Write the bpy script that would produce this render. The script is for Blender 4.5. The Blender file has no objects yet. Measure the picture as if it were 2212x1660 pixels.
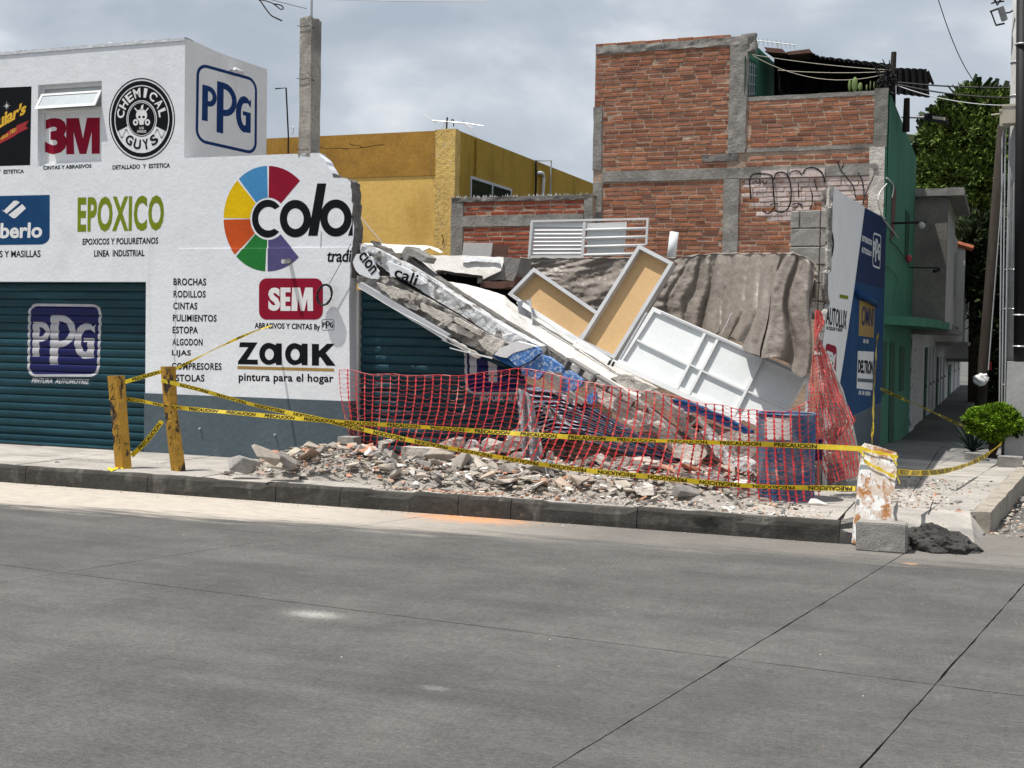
import bpy, bmesh, math, random
from math import sin, cos, pi, radians, sqrt
from mathutils import Vector, Matrix, noise
rng = random.Random(11)
sc = bpy.context.scene

# ------------------------------------------------------------------ camera, sky, sun, exposure
FOC, YAW, PIT, ROL, EYE = 2739.27, .368909, .0373548, .0177725, 1.75
Dv = Vector((-sin(YAW)*cos(PIT), cos(YAW)*cos(PIT), -sin(PIT)))
_r0 = Vector((cos(YAW), sin(YAW), 0)); _u0 = _r0.cross(Dv)
Rv = cos(ROL)*_r0 + sin(ROL)*_u0; Uv = -sin(ROL)*_r0 + cos(ROL)*_u0
cam_d = bpy.data.cameras.new('camera'); cam = bpy.data.objects.new('camera', cam_d)
sc.collection.objects.link(cam); sc.camera = cam
cam_d.sensor_width = 36; cam_d.lens = 36*FOC/2212; cam_d.clip_end = 2000; cam_d.clip_start = .05
m = Matrix.Identity(4)
for i in range(3):
    m[i][0] = Rv[i]; m[i][1] = Uv[i]; m[i][2] = -Dv[i]
m[2][3] = EYE
cam.matrix_world = m

SUN_DIR = Vector((.29, .22, -1)).normalized()          # the way the light travels
SUN_EL = math.asin(-SUN_DIR.z); SUN_AZ = math.atan2(-SUN_DIR.x, -SUN_DIR.y)
world = bpy.data.worlds.new('World'); sc.world = world; world.use_nodes = True
nt = world.node_tree; nt.nodes.clear(); N = nt.nodes.new; L = nt.links.new
out = N('ShaderNodeOutputWorld'); bg = N('ShaderNodeBackground'); bg.inputs[1].default_value = .1
sky = N('ShaderNodeTexSky'); sky.sky_type = 'NISHITA'; sky.sun_disc = False
sky.sun_elevation = SUN_EL; sky.sun_rotation = SUN_AZ; sky.air_density = 1.2; sky.dust_density = 2
tc = N('ShaderNodeTexCoord'); mp = N('ShaderNodeMapping'); mp.inputs['Scale'].default_value = (1, 1, 1.9)
mp.inputs['Location'].default_value = (.35, .2, .1)
n1 = N('ShaderNodeTexNoise'); n1.inputs['Scale'].default_value = 4.3; n1.inputs['Detail'].default_value = 10; n1.inputs['Roughness'].default_value = .52; n1.inputs['Distortion'].default_value = .25
r1 = N('ShaderNodeValToRGB')
e = r1.color_ramp.elements; e[0].position = .40; e[0].color = (3.95, 4.5, 5.2, 1); e[1].position = .63; e[1].color = (7.6, 7.75, 8.1, 1)
x = r1.color_ramp.elements.new(.51); x.color = (5.0, 5.55, 6.2, 1)
n2 = N('ShaderNodeTexNoise'); n2.inputs['Scale'].default_value = 1.7; n2.inputs['Detail'].default_value = 5; n2.inputs['Roughness'].default_value = .5
r2 = N('ShaderNodeValToRGB'); e = r2.color_ramp.elements; e[0].position = .40; e[0].color = (.82, .82, .82, 1); e[1].position = .62; e[1].color = (.96, .96, .96, 1)
mx = N('ShaderNodeMix'); mx.data_type = 'RGBA'
L(tc.outputs['Generated'], mp.inputs[0]); L(mp.outputs[0], n1.inputs['Vector']); L(mp.outputs[0], n2.inputs['Vector'])
L(n1.outputs[0], r1.inputs[0]); L(n2.outputs[0], r2.inputs[0]); L(r2.outputs[0], mx.inputs[0])
L(sky.outputs[0], mx.inputs[6]); L(r1.outputs[0], mx.inputs[7]); L(mx.outputs[2], bg.inputs[0]); L(bg.outputs[0], out.inputs[0])
sd = bpy.data.lights.new('sun', 'SUN'); sd.energy = 4.7; sd.angle = radians(.6); sd.color = (1, .955, .89)
sun = bpy.data.objects.new('sun', sd); sc.collection.objects.link(sun)
sun.rotation_euler = SUN_DIR.to_track_quat('-Z', 'Y').to_euler(); sun.location = (0, 0, 30)
sc.view_settings.view_transform = 'Standard'; sc.view_settings.look = 'None'; sc.view_settings.gamma = 1
sc.view_settings.use_curve_mapping = False; sc.view_settings.exposure = .16

# ------------------------------------------------------------------ where a sight line meets a real plane
O0 = Vector((0, 0, EYE))
def ray(u, v): return Dv*FOC + Rv*(u-1106) - Uv*(v-830)
def P(u, v, y):
    d = ray(u, v); return O0 + d*((y)/d.y)
def PX(u, v, x):
    d = ray(u, v); return O0 + d*(x/d.x)
def PZ(u, v, z):
    d = ray(u, v); return O0 + d*((z-EYE)/d.z)
def PN(u, v, p0, n):
    d = ray(u, v); return O0 + d*((p0-O0).dot(n)/d.dot(n))
# closer looks at the photograph, each with its own origin and scale
LOOK = {'a': (0, 0, 4.0), 'b': (0, 397.5, 3.002), 'c': (345.6, 0, 4.571), 'd': (345.6, 328.4, 4.571), 'e': (345.6, 587.6, 3.695),
        'f': (743.1, 466.6, 4.267), 'g': (743.1, 743.1, 4.267), 'h': (1175.2, 743.1, 3.657), 'i': (1088.7, 466.6, 3.2),
        'j': (915.9, 224.7, 4.267), 'k': (1261.5, 51.8, 4.267), 'l': (1555.3, 51.8, 3.202), 'm': (1693.6, 380.2, 3.431),
        'n': (1693.6, 777.7, 3.842), 'o': (1866.4, 483.9, 3.0987), 'p': (743.1, 518.4, 6.4), 'q': (1071.5, 777.7, 3.878),
        'r': (1952.8, 0, 4.803), 's': (1607.2, 328.4, 6.004), 't': (1710.9, 639.4, 3.842)}
def q(k, x, y):
    a, b, s = LOOK[k]; return (a+x/s, b+y/s)
def qs(k, pts): return [q(k, *p) for p in pts]

# ------------------------------------------------------------------ objects
WL = {}
def link(o): sc.collection.objects.link(o); return o
def tag(o, label=None, cat=None, group=None, kind=None):
    if label: o['label'] = label
    if cat: o['category'] = cat
    if group: o['group'] = group
    if kind: o['kind'] = kind
    return o
def place(o, loc, parent=None):
    loc = Vector(loc); WL[o.name] = loc
    if parent is not None:
        o.parent = parent; o.location = loc-WL[parent.name]
    else: o.location = loc
    return o
def thing(name, label, cat, loc, group=None, kind=None):
    o = link(bpy.data.objects.new(name, None)); o.empty_display_size = .2
    place(o, loc); return tag(o, label, cat, group, kind)
def mk(name, src, mat, parent=None, label=None, cat=None, group=None, kind=None, smooth=False, keep=None):
    """one mesh object; its origin is moved to the middle of its base"""
    if isinstance(src, bmesh.types.BMesh):
        me = bpy.data.meshes.new(name); src.to_mesh(me); src.free()
    else: me = src; me.name = name
    if len(me.vertices):
        xs = [v.co for v in me.vertices]
        lo = Vector([min(c[i] for c in xs) for i in range(3)]); hi = Vector([max(c[i] for c in xs) for i in range(3)])
        c = keep if keep is not None else Vector(((lo.x+hi.x)/2, (lo.y+hi.y)/2, lo.z))
    else: c = Vector((0, 0, 0))
    me.transform(Matrix.Translation(-c))
    if mat is not None and len(me.materials) == 0: me.materials.append(mat)
    if smooth: me.polygons.foreach_set('use_smooth', [True]*len(me.polygons))
    o = link(bpy.data.objects.new(name, me)); place(o, c, parent)
    return tag(o, label, cat, group, kind)
def inst(name, me, loc, parent=None, rot=(0, 0, 0), scale=(1, 1, 1)):
    o = link(bpy.data.objects.new(name, me)); place(o, loc, parent); o.rotation_euler = rot; o.scale = scale
    return o

# ------------------------------------------------------------------ shapes
def box(bm, x0, x1, y0, y1, z0, z1):
    vs = [bm.verts.new((x, y, z)) for z in (z0, z1) for y in (y0, y1) for x in (x0, x1)]
    for f in ((0, 2, 3, 1), (4, 5, 7, 6), (0, 1, 5, 4), (2, 6, 7, 3), (0, 4, 6, 2), (1, 3, 7, 5)): bm.faces.new([vs[i] for i in f])
    return vs
def boxes(*bs):
    bm = bmesh.new()
    for b in bs: box(bm, *b)
    return bm
def prism(bm, pts, vec):
    """polygon of 3D points pushed along vec"""
    vec = Vector(vec); a = [bm.verts.new(p) for p in pts]; b = [bm.verts.new(Vector(p)+vec) for p in pts]; n = len(a)
    bm.faces.new(a); bm.faces.new(b[::-1])
    for i in range(n): bm.faces.new((a[i], b[i], b[(i+1) % n], a[(i+1) % n]))
    bmesh.ops.recalc_face_normals(bm, faces=bm.faces)
    return bm
def prisms(*ps):
    bm = bmesh.new()
    for p, v in ps: prism(bm, p, v)
    return bm
def jag(pts, amp, step, r=None, closed=True):
    """break the edges of an outline up into an uneven line (points are Vectors on a plane y=const or any)"""
    r = r or rng; o = []; n = len(pts)
    for i in range(n if closed else n-1):
        a, b = Vector(pts[i]), Vector(pts[(i+1) % n]); k = max(1, int((b-a).length/step))
        d = (b-a); nn = Vector((-d.z, 0, d.x)).normalized() if d.length > 1e-6 else Vector((0, 0, 1))
        o.append(a)
        for j in range(1, k):
            o.append(a+d*((j+r.uniform(-.3, .3))/k)+nn*r.uniform(-amp, amp))
    if not closed: o.append(Vector(pts[-1]))
    return o
def tube(bm, pts, rad, n=6, caps=True):
    pts = [Vector(p) for p in pts]; rings = []
    rr = rad if isinstance(rad, (list, tuple)) else [rad]*len(pts)
    for i, p in enumerate(pts):
        t = (pts[min(i+1, len(pts)-1)]-pts[max(i-1, 0)]).normalized()
        a = t.cross(Vector((0, 0, 1))) if abs(t.z) < .95 else t.cross(Vector((1, 0, 0)))
        a.normalize(); b = t.cross(a)
        rings.append([bm.verts.new(p+rr[i]*(cos(2*pi*k/n)*a+sin(2*pi*k/n)*b)) for k in range(n)])
    for i in range(len(rings)-1):
        for k in range(n):
            bm.faces.new((rings[i][k], rings[i][(k+1) % n], rings[i+1][(k+1) % n], rings[i+1][k]))
    if caps: bm.faces.new(rings[0][::-1]); bm.faces.new(rings[-1])
    return bm
def sag(a, b, s, n=14):
    a, b = Vector(a), Vector(b)
    return [a.lerp(b, i/n)-Vector((0, 0, s*4*(i/n)*(1-i/n))) for i in range(n+1)]
def smooth_path(pts, k=6):
    pts = [Vector(p) for p in pts]; o = []
    for i in range(len(pts)-1):
        p0, p1, p2, p3 = pts[max(i-1, 0)], pts[i], pts[i+1], pts[min(i+2, len(pts)-1)]
        for j in range(k):
            t = j/k
            o.append(.5*((2*p1)+(p2-p0)*t+(2*p0-5*p1+4*p2-p3)*t*t+(3*p1-p0-3*p2+p3)*t**3))
    o.append(pts[-1]); return o
def grid_mesh(fn, nu, nv, thick=0, tvec=None):
    bm = bmesh.new(); g = [[bm.verts.new(fn(i/nu, j/nv)) for j in range(nv+1)] for i in range(nu+1)]
    for i in range(nu):
        for j in range(nv): bm.faces.new((g[i][j], g[i+1][j], g[i+1][j+1], g[i][j+1]))
    if thick:
        bmesh.ops.recalc_face_normals(bm, faces=bm.faces)
        bmesh.ops.solidify(bm, geom=bm.faces[:], thickness=thick)
    return bm
def hexa(bm, quad, off):
    off = Vector(off); return prism(bm, quad, off)
def subd_rough(bm, cuts, amp, scale=3, seed=0):
    bmesh.ops.triangulate(bm, faces=[f for f in bm.faces if len(f.verts) > 4])
    bmesh.ops.subdivide_edges(bm, edges=bm.edges[:], cuts=cuts, use_grid_fill=True)
    for v in bm.verts:
        v.co += noise.noise_vector(v.co*scale+Vector((seed, 0, 0)))*amp
    return bm

# ------------------------------------------------------------------ flat painted shapes: text and outlines filled like paint
def shape2d(loops):
    """filled outlines with holes -> (verts, faces) in 2D"""
    cu = bpy.data.curves.new('s', 'CURVE'); cu.dimensions = '2D'; cu.fill_mode = 'BOTH'
    for lp in loops:
        s = cu.splines.new('POLY'); s.points.add(len(lp)-1)
        for i, p in enumerate(lp): s.points[i].co = (p[0], p[1], 0, 1)
        s.use_cyclic_u = True
    o = bpy.data.objects.new('s', cu); me = bpy.data.meshes.new_from_object(o)
    r = ([(v.co.x, v.co.y) for v in me.vertices], [tuple(f.vertices) for f in me.polygons])
    bpy.data.objects.remove(o); bpy.data.curves.remove(cu); bpy.data.meshes.remove(me); return r
def text2d(s, bold=0, spacing=1, shear=0):
    cu = bpy.data.curves.new('t', 'FONT'); cu.body = s; cu.size = 1; cu.offset = bold; cu.space_character = spacing; cu.resolution_u = 3; cu.shear = shear
    o = bpy.data.objects.new('t', cu); me = bpy.data.meshes.new_from_object(o)
    vs = [(v.co.x, v.co.y) for v in me.vertices]; fs = [tuple(f.vertices) for f in me.polygons]
    bpy.data.objects.remove(o); bpy.data.curves.remove(cu); bpy.data.meshes.remove(me); return vs, fs
def norm2d(sh, box_=None):
    vs, fs = sh
    x0 = min(v[0] for v in vs); x1 = max(v[0] for v in vs); y0 = min(v[1] for v in vs); y1 = max(v[1] for v in vs)
    return [((v[0]-x0)/(x1-x0), (v[1]-y0)/(y1-y0)) for v in vs], fs
def merge2d(*shs):
    V, Fc = [], []
    for vs, fs in shs:
        n = len(V); V += vs; Fc += [tuple(i+n for i in f) for f in fs]
    return V, Fc
def bil(qd, s, t):
    """BL, BR, TR, TL"""
    return qd[0]*(1-s)*(1-t)+qd[1]*s*(1-t)+qd[2]*s*t+qd[3]*(1-s)*t
def decal(bm, sh, quad3, off=Vector((0, 0, 0))):
    vs, fs = sh; vv = [bm.verts.new(bil(quad3, s, t)+off) for s, t in vs]
    for f in fs:
        if len(set(f)) > 2:
            try: bm.faces.new([vv[i] for i in f])
            except ValueError: pass
    return bm
def circ(cx, cy, rx, ry=None, n=40, a0=0, a1=2*pi):
    ry = ry or rx; full = abs(a1-a0-2*pi) < 1e-6; k = n if full else n+1
    return [(cx+rx*cos(a0+(a1-a0)*i/n), cy+ry*sin(a0+(a1-a0)*i/n)) for i in range(k)]
def rrect(x0, y0, x1, y1, r, n=6, ry=None):
    ry = ry or r; o = []
    for cx, cy, a in ((x1-r, y1-ry, 0), (x0+r, y1-ry, pi/2), (x0+r, y0+ry, pi), (x1-r, y0+ry, 3*pi/2)):
        o += [(cx+r*cos(a+pi/2*i/n), cy+ry*sin(a+pi/2*i/n)) for i in range(n+1)]
    return o
def arcband(cx, cy, r0x, r0y, r1x, r1y, a0, a1, n=20):
    return circ(cx, cy, r1x, r1y, n, a0, a1)+circ(cx, cy, r0x, r0y, n, a0, a1)[::-1]
def arctext(s, cx, cy, r, h, a0, a1, bold=.02, inward=False):
    """letters standing along an arc; angles run along the reading direction"""
    V, Fc = [], []; n = len(s)
    for i, ch in enumerate(s):
        if ch == ' ': continue
        vs, fs = norm2d(text2d(ch, bold)); c = a0+(a1-a0)*(i+.5)/n; w = abs(a1-a0)/n*.82*(.45 if ch == 'I' else 1)
        k = len(V)
        for x_, y_ in vs:
            sgn = -1 if a1 < a0 else 1
            a = c+sgn*(x_-.5)*w; rr = r+(y_*h if not inward else -y_*h)
            V.append((cx+rr*cos(a), cy+rr*sin(a)))
        Fc += [tuple(j+k for j in f) for f in fs]
    return V, Fc
def wallq(px, pl='y', c=0):
    """four picture corners BL, BR, TR, TL on a wall plane"""
    return [P(u, v, c) if pl == 'y' else PX(u, v, c) for u, v in px]
# ------------------------------------------------------------------ materials
def _noise(nt, scale, detail=5, rough=.6, vec=None, dist=0):
    n = nt.nodes.new('ShaderNodeTexNoise'); n.inputs['Scale'].default_value = scale; n.inputs['Detail'].default_value = detail
    n.inputs['Roughness'].default_value = rough; n.inputs['Distortion'].default_value = dist
    if vec is not None: nt.links.new(vec, n.inputs['Vector'])
    return n
def _ramp(nt, fac, stops):
    r = nt.nodes.new('ShaderNodeValToRGB'); e = r.color_ramp.elements
    while len(e) < len(stops): e.new(.5)
    for i, (p, c) in enumerate(stops):
        e[i].position = p; e[i].color = (c if len(c) == 4 else (*c, 1)) if isinstance(c, tuple) else (c, c, c, 1)
    nt.links.new(fac, r.inputs[0]); return r
def _mix(nt, fac, a, b, mode='MIX'):
    m = nt.nodes.new('ShaderNodeMix'); m.data_type = 'RGBA'; m.blend_type = mode
    for s, v in ((0, fac), (6, a), (7, b)):
        if isinstance(v, (int, float)): m.inputs[s].default_value = v if s == 0 else (v, v, v, 1)
        elif isinstance(v, tuple): m.inputs[s].default_value = (*v, 1) if len(v) == 3 else v
        else: nt.links.new(v, m.inputs[s])
    return m.outputs[2]
def mat(name, col, rough=.85, var=.22, vs=2.5, bump=.25, bs=40, bd=.01, metal=0, stains=(), rand=None, vscale=(1, 1, 1), spec=.22, relief=None, trans=0):
    """world-position based: col varied by noise; stains = (colour, scale, lo, hi, vecscale) layers; rand = colours picked per piece"""
    m_ = bpy.data.materials.new(name); m_.use_nodes = True; nt = m_.node_tree; b = nt.nodes['Principled BSDF']
    geo = nt.nodes.new('ShaderNodeNewGeometry')
    mp = nt.nodes.new('ShaderNodeMapping'); mp.inputs['Scale'].default_value = vscale; nt.links.new(geo.outputs['Position'], mp.inputs[0]); vec = mp.outputs[0]
    base = tuple(col)
    if rand:
        oi = nt.nodes.new('ShaderNodeObjectInfo'); ad = nt.nodes.new('ShaderNodeMath'); ad.operation = 'ADD'
        nt.links.new(oi.outputs['Random'], ad.inputs[0]); nt.links.new(geo.outputs['Random Per Island'], ad.inputs[1])
        fr = nt.nodes.new('ShaderNodeMath'); fr.operation = 'FRACT'; nt.links.new(ad.outputs[0], fr.inputs[0])
        base = _ramp(nt, fr.outputs[0], [(i/max(1, len(rand)-1), c) for i, c in enumerate(rand)]).outputs[0]
    n = _noise(nt, vs, 6, .6, vec)
    v = _ramp(nt, n.outputs[0], [(.3, 1-var), (.7, 1+var)])
    c = _mix(nt, 1.0, base, v.outputs[0], 'MULTIPLY')
    n = _noise(nt, vs*9, 4, .7, vec)
    v = _ramp(nt, n.outputs[0], [(.35, 1-var*.6), (.65, 1+var*.6)])
    c = _mix(nt, 1.0, c, v.outputs[0], 'MULTIPLY')
    for st in stains:
        sc_, s_, lo, hi = st[:4]; vv = vec
        if len(st) > 4:
            mp2 = nt.nodes.new('ShaderNodeMapping'); mp2.inputs['Scale'].default_value = st[4]; nt.links.new(geo.outputs['Position'], mp2.inputs[0]); vv = mp2.outputs[0]
        n = _noise(nt, s_, 8, .62, vv, .3); r = _ramp(nt, n.outputs[0], [(lo, 0.0), (hi, 1.0)])
        c = _mix(nt, r.outputs[0], c, sc_)
    nt.links.new(c, b.inputs['Base Color'])
    b.inputs['Roughness'].default_value = rough; b.inputs['Metallic'].default_value = metal; b.inputs['Specular IOR Level'].default_value = spec
    if bump:
        n = _noise(nt, bs, 6, .65, vec); h = n.outputs[0]
        if relief:
            n2 = _noise(nt, relief[0], 4, .5, vec); mm = nt.nodes.new('ShaderNodeMath'); mm.operation = 'MULTIPLY_ADD'
            nt.links.new(n2.outputs[0], mm.inputs[0]); mm.inputs[1].default_value = relief[1]; nt.links.new(h, mm.inputs[2]); h = mm.outputs[0]
        bp = nt.nodes.new('ShaderNodeBump'); bp.inputs['Strength'].default_value = bump; bp.inputs['Distance'].default_value = bd
        nt.links.new(h, bp.inputs['Height']); nt.links.new(bp.outputs[0], b.inputs['Normal'])
    return m_
def band_mask(nt, pts_w, geo):
    pass
GREY = (.27, .26, .245)
M = dict(
 plaster=mat('white_plaster', (.74, .76, .79), .9, .045, 1.2, .35, 22, .012, relief=(4, 1.2), stains=[((.56, .58, .60), 1.1, .58, .9), ((.62, .62, .62), 2.2, .62, .8, (1, 1, .15))]),
 plaster_side=mat('white_side_plaster', (.80, .79, .78), .9, .05, 1.5, .3, 18, .012, stains=[((.5, .49, .47), 3, .58, .8, (1, 1, .12))]),
 patch=mat('skim_coat', (.72, .74, .77), .9, .05, 3, .9, 9, .03, stains=[((.4, .4, .4), 9, .66, .74)]),
 dado=mat('slate_blue_paint', (.085, .115, .135), .75, .12, 1.5, .5, 14, .015, stains=[((.15, .18, .2), 2, .58, .8)]),
 concrete=mat('concrete', GREY, .95, .25, 2, .6, 30, .015, stains=[((.14, .135, .125), 3, .55, .75)]),
 beamgrey=mat('cast_concrete', (.25, .235, .215), .95, .22, 3, .7, 22, .02, stains=[((.36, .34, .31), 4, .5, .7), ((.12, .11, .1), 7, .62, .75)]),
 column=mat('column_concrete', (.36, .33, .29), .95, .25, 3, .6, 25, .015, stains=[((.13, .12, .11), 12, .62, .68), ((.2, .19, .17), 1.2, .5, .6, (1, 1, .5))]),
 broken=mat('broken_masonry', (.27, .25, .23), .95, .35, 5, 1, 25, .04, stains=[((.52, .49, .45), 4, .5, .56), ((.08, .07, .06), 6, .60, .68)]),
 cement=mat('grey_cement_render', (.17, .16, .15), .95, .3, 4, .8, 30, .03, stains=[((.3, .28, .26), 5, .55, .7)]),
 creamy=mat('old_cream_render', (.56, .52, .47), .95, .2, 5, 1, 20, .03, stains=[((.2, .18, .16), 9, .58, .66), ((.33, .28, .24), 3, .55, .7)]),
 whitepaint=mat('white_paint', (.76, .76, .75), .7, .06, 4, .15, 30, .005, stains=[((.5, .48, .45), 6, .64, .74)]),
 flaky=mat('flaking_white_paint', (.66, .67, .68), .85, .1, 5, .9, 25, .03, stains=[((.25, .235, .22), 7, .53, .58), ((.5, .47, .43), 4, .55, .7)]),
 sunwhite=mat('white_roof_coating', (.66, .64, .61), .8, .08, 3, .5, 14, .02, stains=[((.48, .44, .39), 4, .54, .72), ((.25, .23, .21), 7, .66, .72)]),
 bluepaint=mat('bright_blue_paint', (.07, .20, .50), .7, .25, 14, .6, 60, .02, stains=[((.42, .5, .62), 28, .50, .60)]),
 bluedark=mat('blue_wall_paint', (.010, .052, .145), .7, .1, 1.5, .2, 20, .01, spec=.1, stains=[((.016, .07, .18), 2, .5, .7)]),
 navy=mat('navy_paint', (.008, .022, .085), .6, .12, 1.5, .15, 20, .01, spec=.1),
 navylogo=mat('logo_navy_paint', (.010, .04, .15), .75, .1, 3, .3, 14, .01, spec=.1),
 black=mat('black_paint', (.008, .009, .012), .8, .12, 4, .3, 14, .01, spec=.08),
 signwhite=mat('sign_white', (.74, .74, .74), .7, .05, 4, .2, 14, .01),
 shwhite=mat('shutter_white', (.42, .42, .45), .6, .12, 6, .1, 20, .005, stains=[((.12, .14, .2), 14, .66, .72, (.3, 1, 3))]),
 shnavy=mat('shutter_navy', (.005, .007, .075), .5, .15, 4, 0, spec=.25),
 maroon=mat('maroon_paint', (.25, .008, .028), .75, .1, 3, .25, 14, .01, spec=.1),
 red=mat('ribbon_red', (.36, .025, .03), .6, .1, 4, 0),
 gold=mat('ochre_paint', (.33, .21, .06), .7, .1, 4, 0),
 signyellow=mat('yellow_lettering', (.72, .43, .04), .6, .1, 4, 0),
 olive=mat('olive_green_paint', (.18, .23, .015), .75, .12, 4, .3, 14, .01, spec=.1),
 w_blue=mat('wheel_sky_blue', (.06, .25, .50), .75, .1, 3, .3, 14, .01, spec=.1), w_yel=mat('wheel_yellow', (.72, .47, .004), .75, .1, 3, .3, 14, .01, spec=.1),
 w_org=mat('wheel_orange', (.52, .08, .018), .75, .1, 3, .3, 14, .01, spec=.1), w_grn=mat('wheel_green', (.02, .17, .035), .75, .1, 3, .3, 14, .01, spec=.1),
 w_pur=mat('wheel_violet', (.085, .075, .19), .75, .1, 3, .3, 14, .01, spec=.1),
 teal=mat('teal_shutter_steel', (.014, .082, .115), .45, .14, 3, .12, 30, .004, spec=.5, stains=[((.035, .15, .19), 2, .5, .7, (.3, 1, 4))]),
 crumple=mat('crumpled_shutter_steel', (.06, .085, .125), .38, .35, 6, .3, 30, .01, spec=.6, metal=.3, stains=[((.25, .28, .33), 9, .60, .66, (.4, 1, 3)), ((.02, .02, .04), 3, .55, .65)]),
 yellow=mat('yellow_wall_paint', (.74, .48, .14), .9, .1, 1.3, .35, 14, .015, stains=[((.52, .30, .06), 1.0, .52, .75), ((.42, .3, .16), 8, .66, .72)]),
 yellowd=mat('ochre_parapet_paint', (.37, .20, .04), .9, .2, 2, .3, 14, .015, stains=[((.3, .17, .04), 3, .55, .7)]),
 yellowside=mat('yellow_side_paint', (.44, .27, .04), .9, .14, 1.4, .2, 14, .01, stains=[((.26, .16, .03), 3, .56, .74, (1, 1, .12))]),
 yellowcrack=mat('peeling_yellow_render', (.66, .45, .15), .95, .15, 5, .8, 14, .025, stains=[((.52, .44, .32), 6, .60, .70)]),
 mortar=mat('brick_mortar', (.42, .31, .235), .95, .25, 3, 1, 35, .02, stains=[((.26, .2, .17), 4, .56, .7)]),
 brick=mat('brick', (1, 1, 1), .9, .22, 6, .8, 60, .008, rand=[(.27, .108, .062), (.35, .15, .085), (.21, .085, .053), (.38, .185, .115), (.31, .125, .070), (.24, .11, .075), (.36, .14, .072), (.17, .08, .057)], stains=[((.16, .07, .05), 2.2, .6, .75)]),
 brickred=mat('red_brick', (1, 1, 1), .9, .2, 6, .8, 60, .008, rand=[(.29, .065, .035), (.34, .09, .05), (.24, .055, .035), (.36, .11, .065), (.29, .075, .04)]),
 green=mat('green_wall_paint', (.065, .20, .13), .85, .12, 1.5, .25, 18, .01, stains=[((.07, .24, .16), 2, .5, .75, (1, 1, .15)), ((.03, .13, .085), 3, .6, .75)]),
 greend=mat('dark_green_paint', (.015, .075, .04), .7, .15, 3, 0),
 greenmid=mat('green_ground_floor_paint', (.035, .15, .085), .8, .12, 2, .2, 18, .01),
 dark=mat('dark_cloth_and_cavity_shade', (.008, .008, .010), .95, .3, 3, .3, 15, .02),  # black of the cloth, also painted in for the shade of a cavity
 rust=mat('rusty_roof_sheet', (.022, .018, .017), .8, .4, 4, .5, 30, .01),
 glass=mat('window_glass', (.02, .022, .026), .08, .1, 1, 0, spec=.9),
 paleglass=mat('pale_window_glass', (.5, .54, .56), .15, .1, 1, 0, spec=.7),
 alum=mat('aluminium', (.55, .56, .57), .45, .08, 4, .05, 30, .002, metal=.3),
 whitemetal=mat('white_enamelled_steel', (.70, .71, .71), .45, .06, 4, .08, 30, .002, spec=.5, stains=[((.42, .38, .33), 8, .66, .76)]),
 greymetal=mat('grey_enamelled_steel', (.42, .43, .45), .5, .08, 4, .1, 30, .003),
 pvc=mat('white_pvc', (.74, .75, .76), .35, .05, 4, 0),
 mdf=mat('tan_hardboard', (.56, .37, .185), .7, .07, 2, .1, 60, .002, stains=[((.42, .27, .13), 2, .6, .8)]),
 sheet=mat('white_sheet_panel', (.70, .73, .73), .6, .05, 2, .1, 20, .003, stains=[((.4, .42, .43), 12, .68, .72, (1, 1, .5))]),
 tarp=mat('grey_plastic_tarp', (.25, .215, .185), .34, .15, 3, .7, 11, .026, spec=.6, stains=[((.33, .30, .27), 3, .55, .75)]),
 plastic=mat('dusty_clear_plastic', (.45, .47, .5), .3, .2, 6, 1, 25, .03, spec=.6),
 net=mat('orange_net', (.50, .026, .028), .45, .25, 8, 0, spec=.6, stains=[((.72, .26, .20), 5, .56, .66)]),  # pale pink patches are highlights put into the strand colour
 netdark=mat('orange_net_folded', (.62, .07, .065), .5, .25, 8, 0, spec=.5),
 tape=mat('yellow_tape', (.84, .68, .05), .35, .1, 3, 0, spec=.5),
 tapeblack=mat('tape_black_print', (.012, .012, .012), .4, .1, 3, 0),
 post=mat('yellow_post_paint', (.34, .19, .028), .7, .2, 4, .4, 30, .005, stains=[((.035, .025, .02), 5, .56, .60, (1.4, 1.4, .8)), ((.2, .18, .14), 3, .6, .7, (1, 1, .6))]),
 barrel=mat('blue_steel_drum', (.06, .17, .34), .55, .2, 5, .15, 30, .004, spec=.35, stains=[((.27, .33, .40), 2.6, .46, .66), ((.25, .12, .06), 11, .68, .74)]),
 paper=mat('weathered_paper_label', (.62, .62, .61), .85, .08, 6, .4, 20, .01, stains=[((.3, .3, .32), 9, .62, .72)]),
 boardrust=mat('rust_streaked_white_board', (.70, .70, .69), .8, .06, 5, .5, 30, .01, stains=[((.36, .16, .055), 7, .50, .58, (1, 1, .8)), ((.52, .45, .38), 5, .5, .6), ((.12, .12, .12), 26, .60, .66, (2, 1, .5))]),
 block=mat('concrete_block', (.30, .285, .265), .95, .18, 4, .9, 60, .01, stains=[((.42, .4, .37), 5, .6, .7)]),
 mortarheap=mat('dark_mortar_heap', (.07, .067, .063), .95, .3, 5, 1, 20, .04),
 road=None, kerb=None, walk=None,
 rubble=mat('rubble', (1, 1, 1), .95, .18, 9, .7, 45, .012, rand=[(.40, .36, .31), (.28, .255, .23), (.47, .42, .36), (.36, .32, .27), (.23, .215, .20), (.52, .47, .41), (.43, .32, .24), (.34, .30, .26), (.48, .43, .36)]),
 rubblebrick=mat('brick_rubble', (1, 1, 1), .95, .2, 9, .7, 45, .012, rand=[(.50, .22, .13), (.46, .28, .2), (.55, .36, .26), (.4, .18, .11)]),
 rubblegrey=mat('grey_rubble', (1, 1, 1), .95, .25, 9, .8, 45, .012, rand=[(.22, .21, .20), (.30, .28, .27), (.15, .145, .14), (.35, .33, .31)]),
 rubblewhite=mat('white_rubble', (1, 1, 1), .9, .1, 9, .5, 45, .01, rand=[(.68, .66, .62), (.6, .57, .52), (.74, .73, .71)]),
 leaf=mat('shrub_leaf', (.13, .24, .012), .6, .35, 6, 0, rand=[(.08, .16, .008), (.17, .30, .015), (.26, .42, .03), (.12, .23, .012)]),
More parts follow.
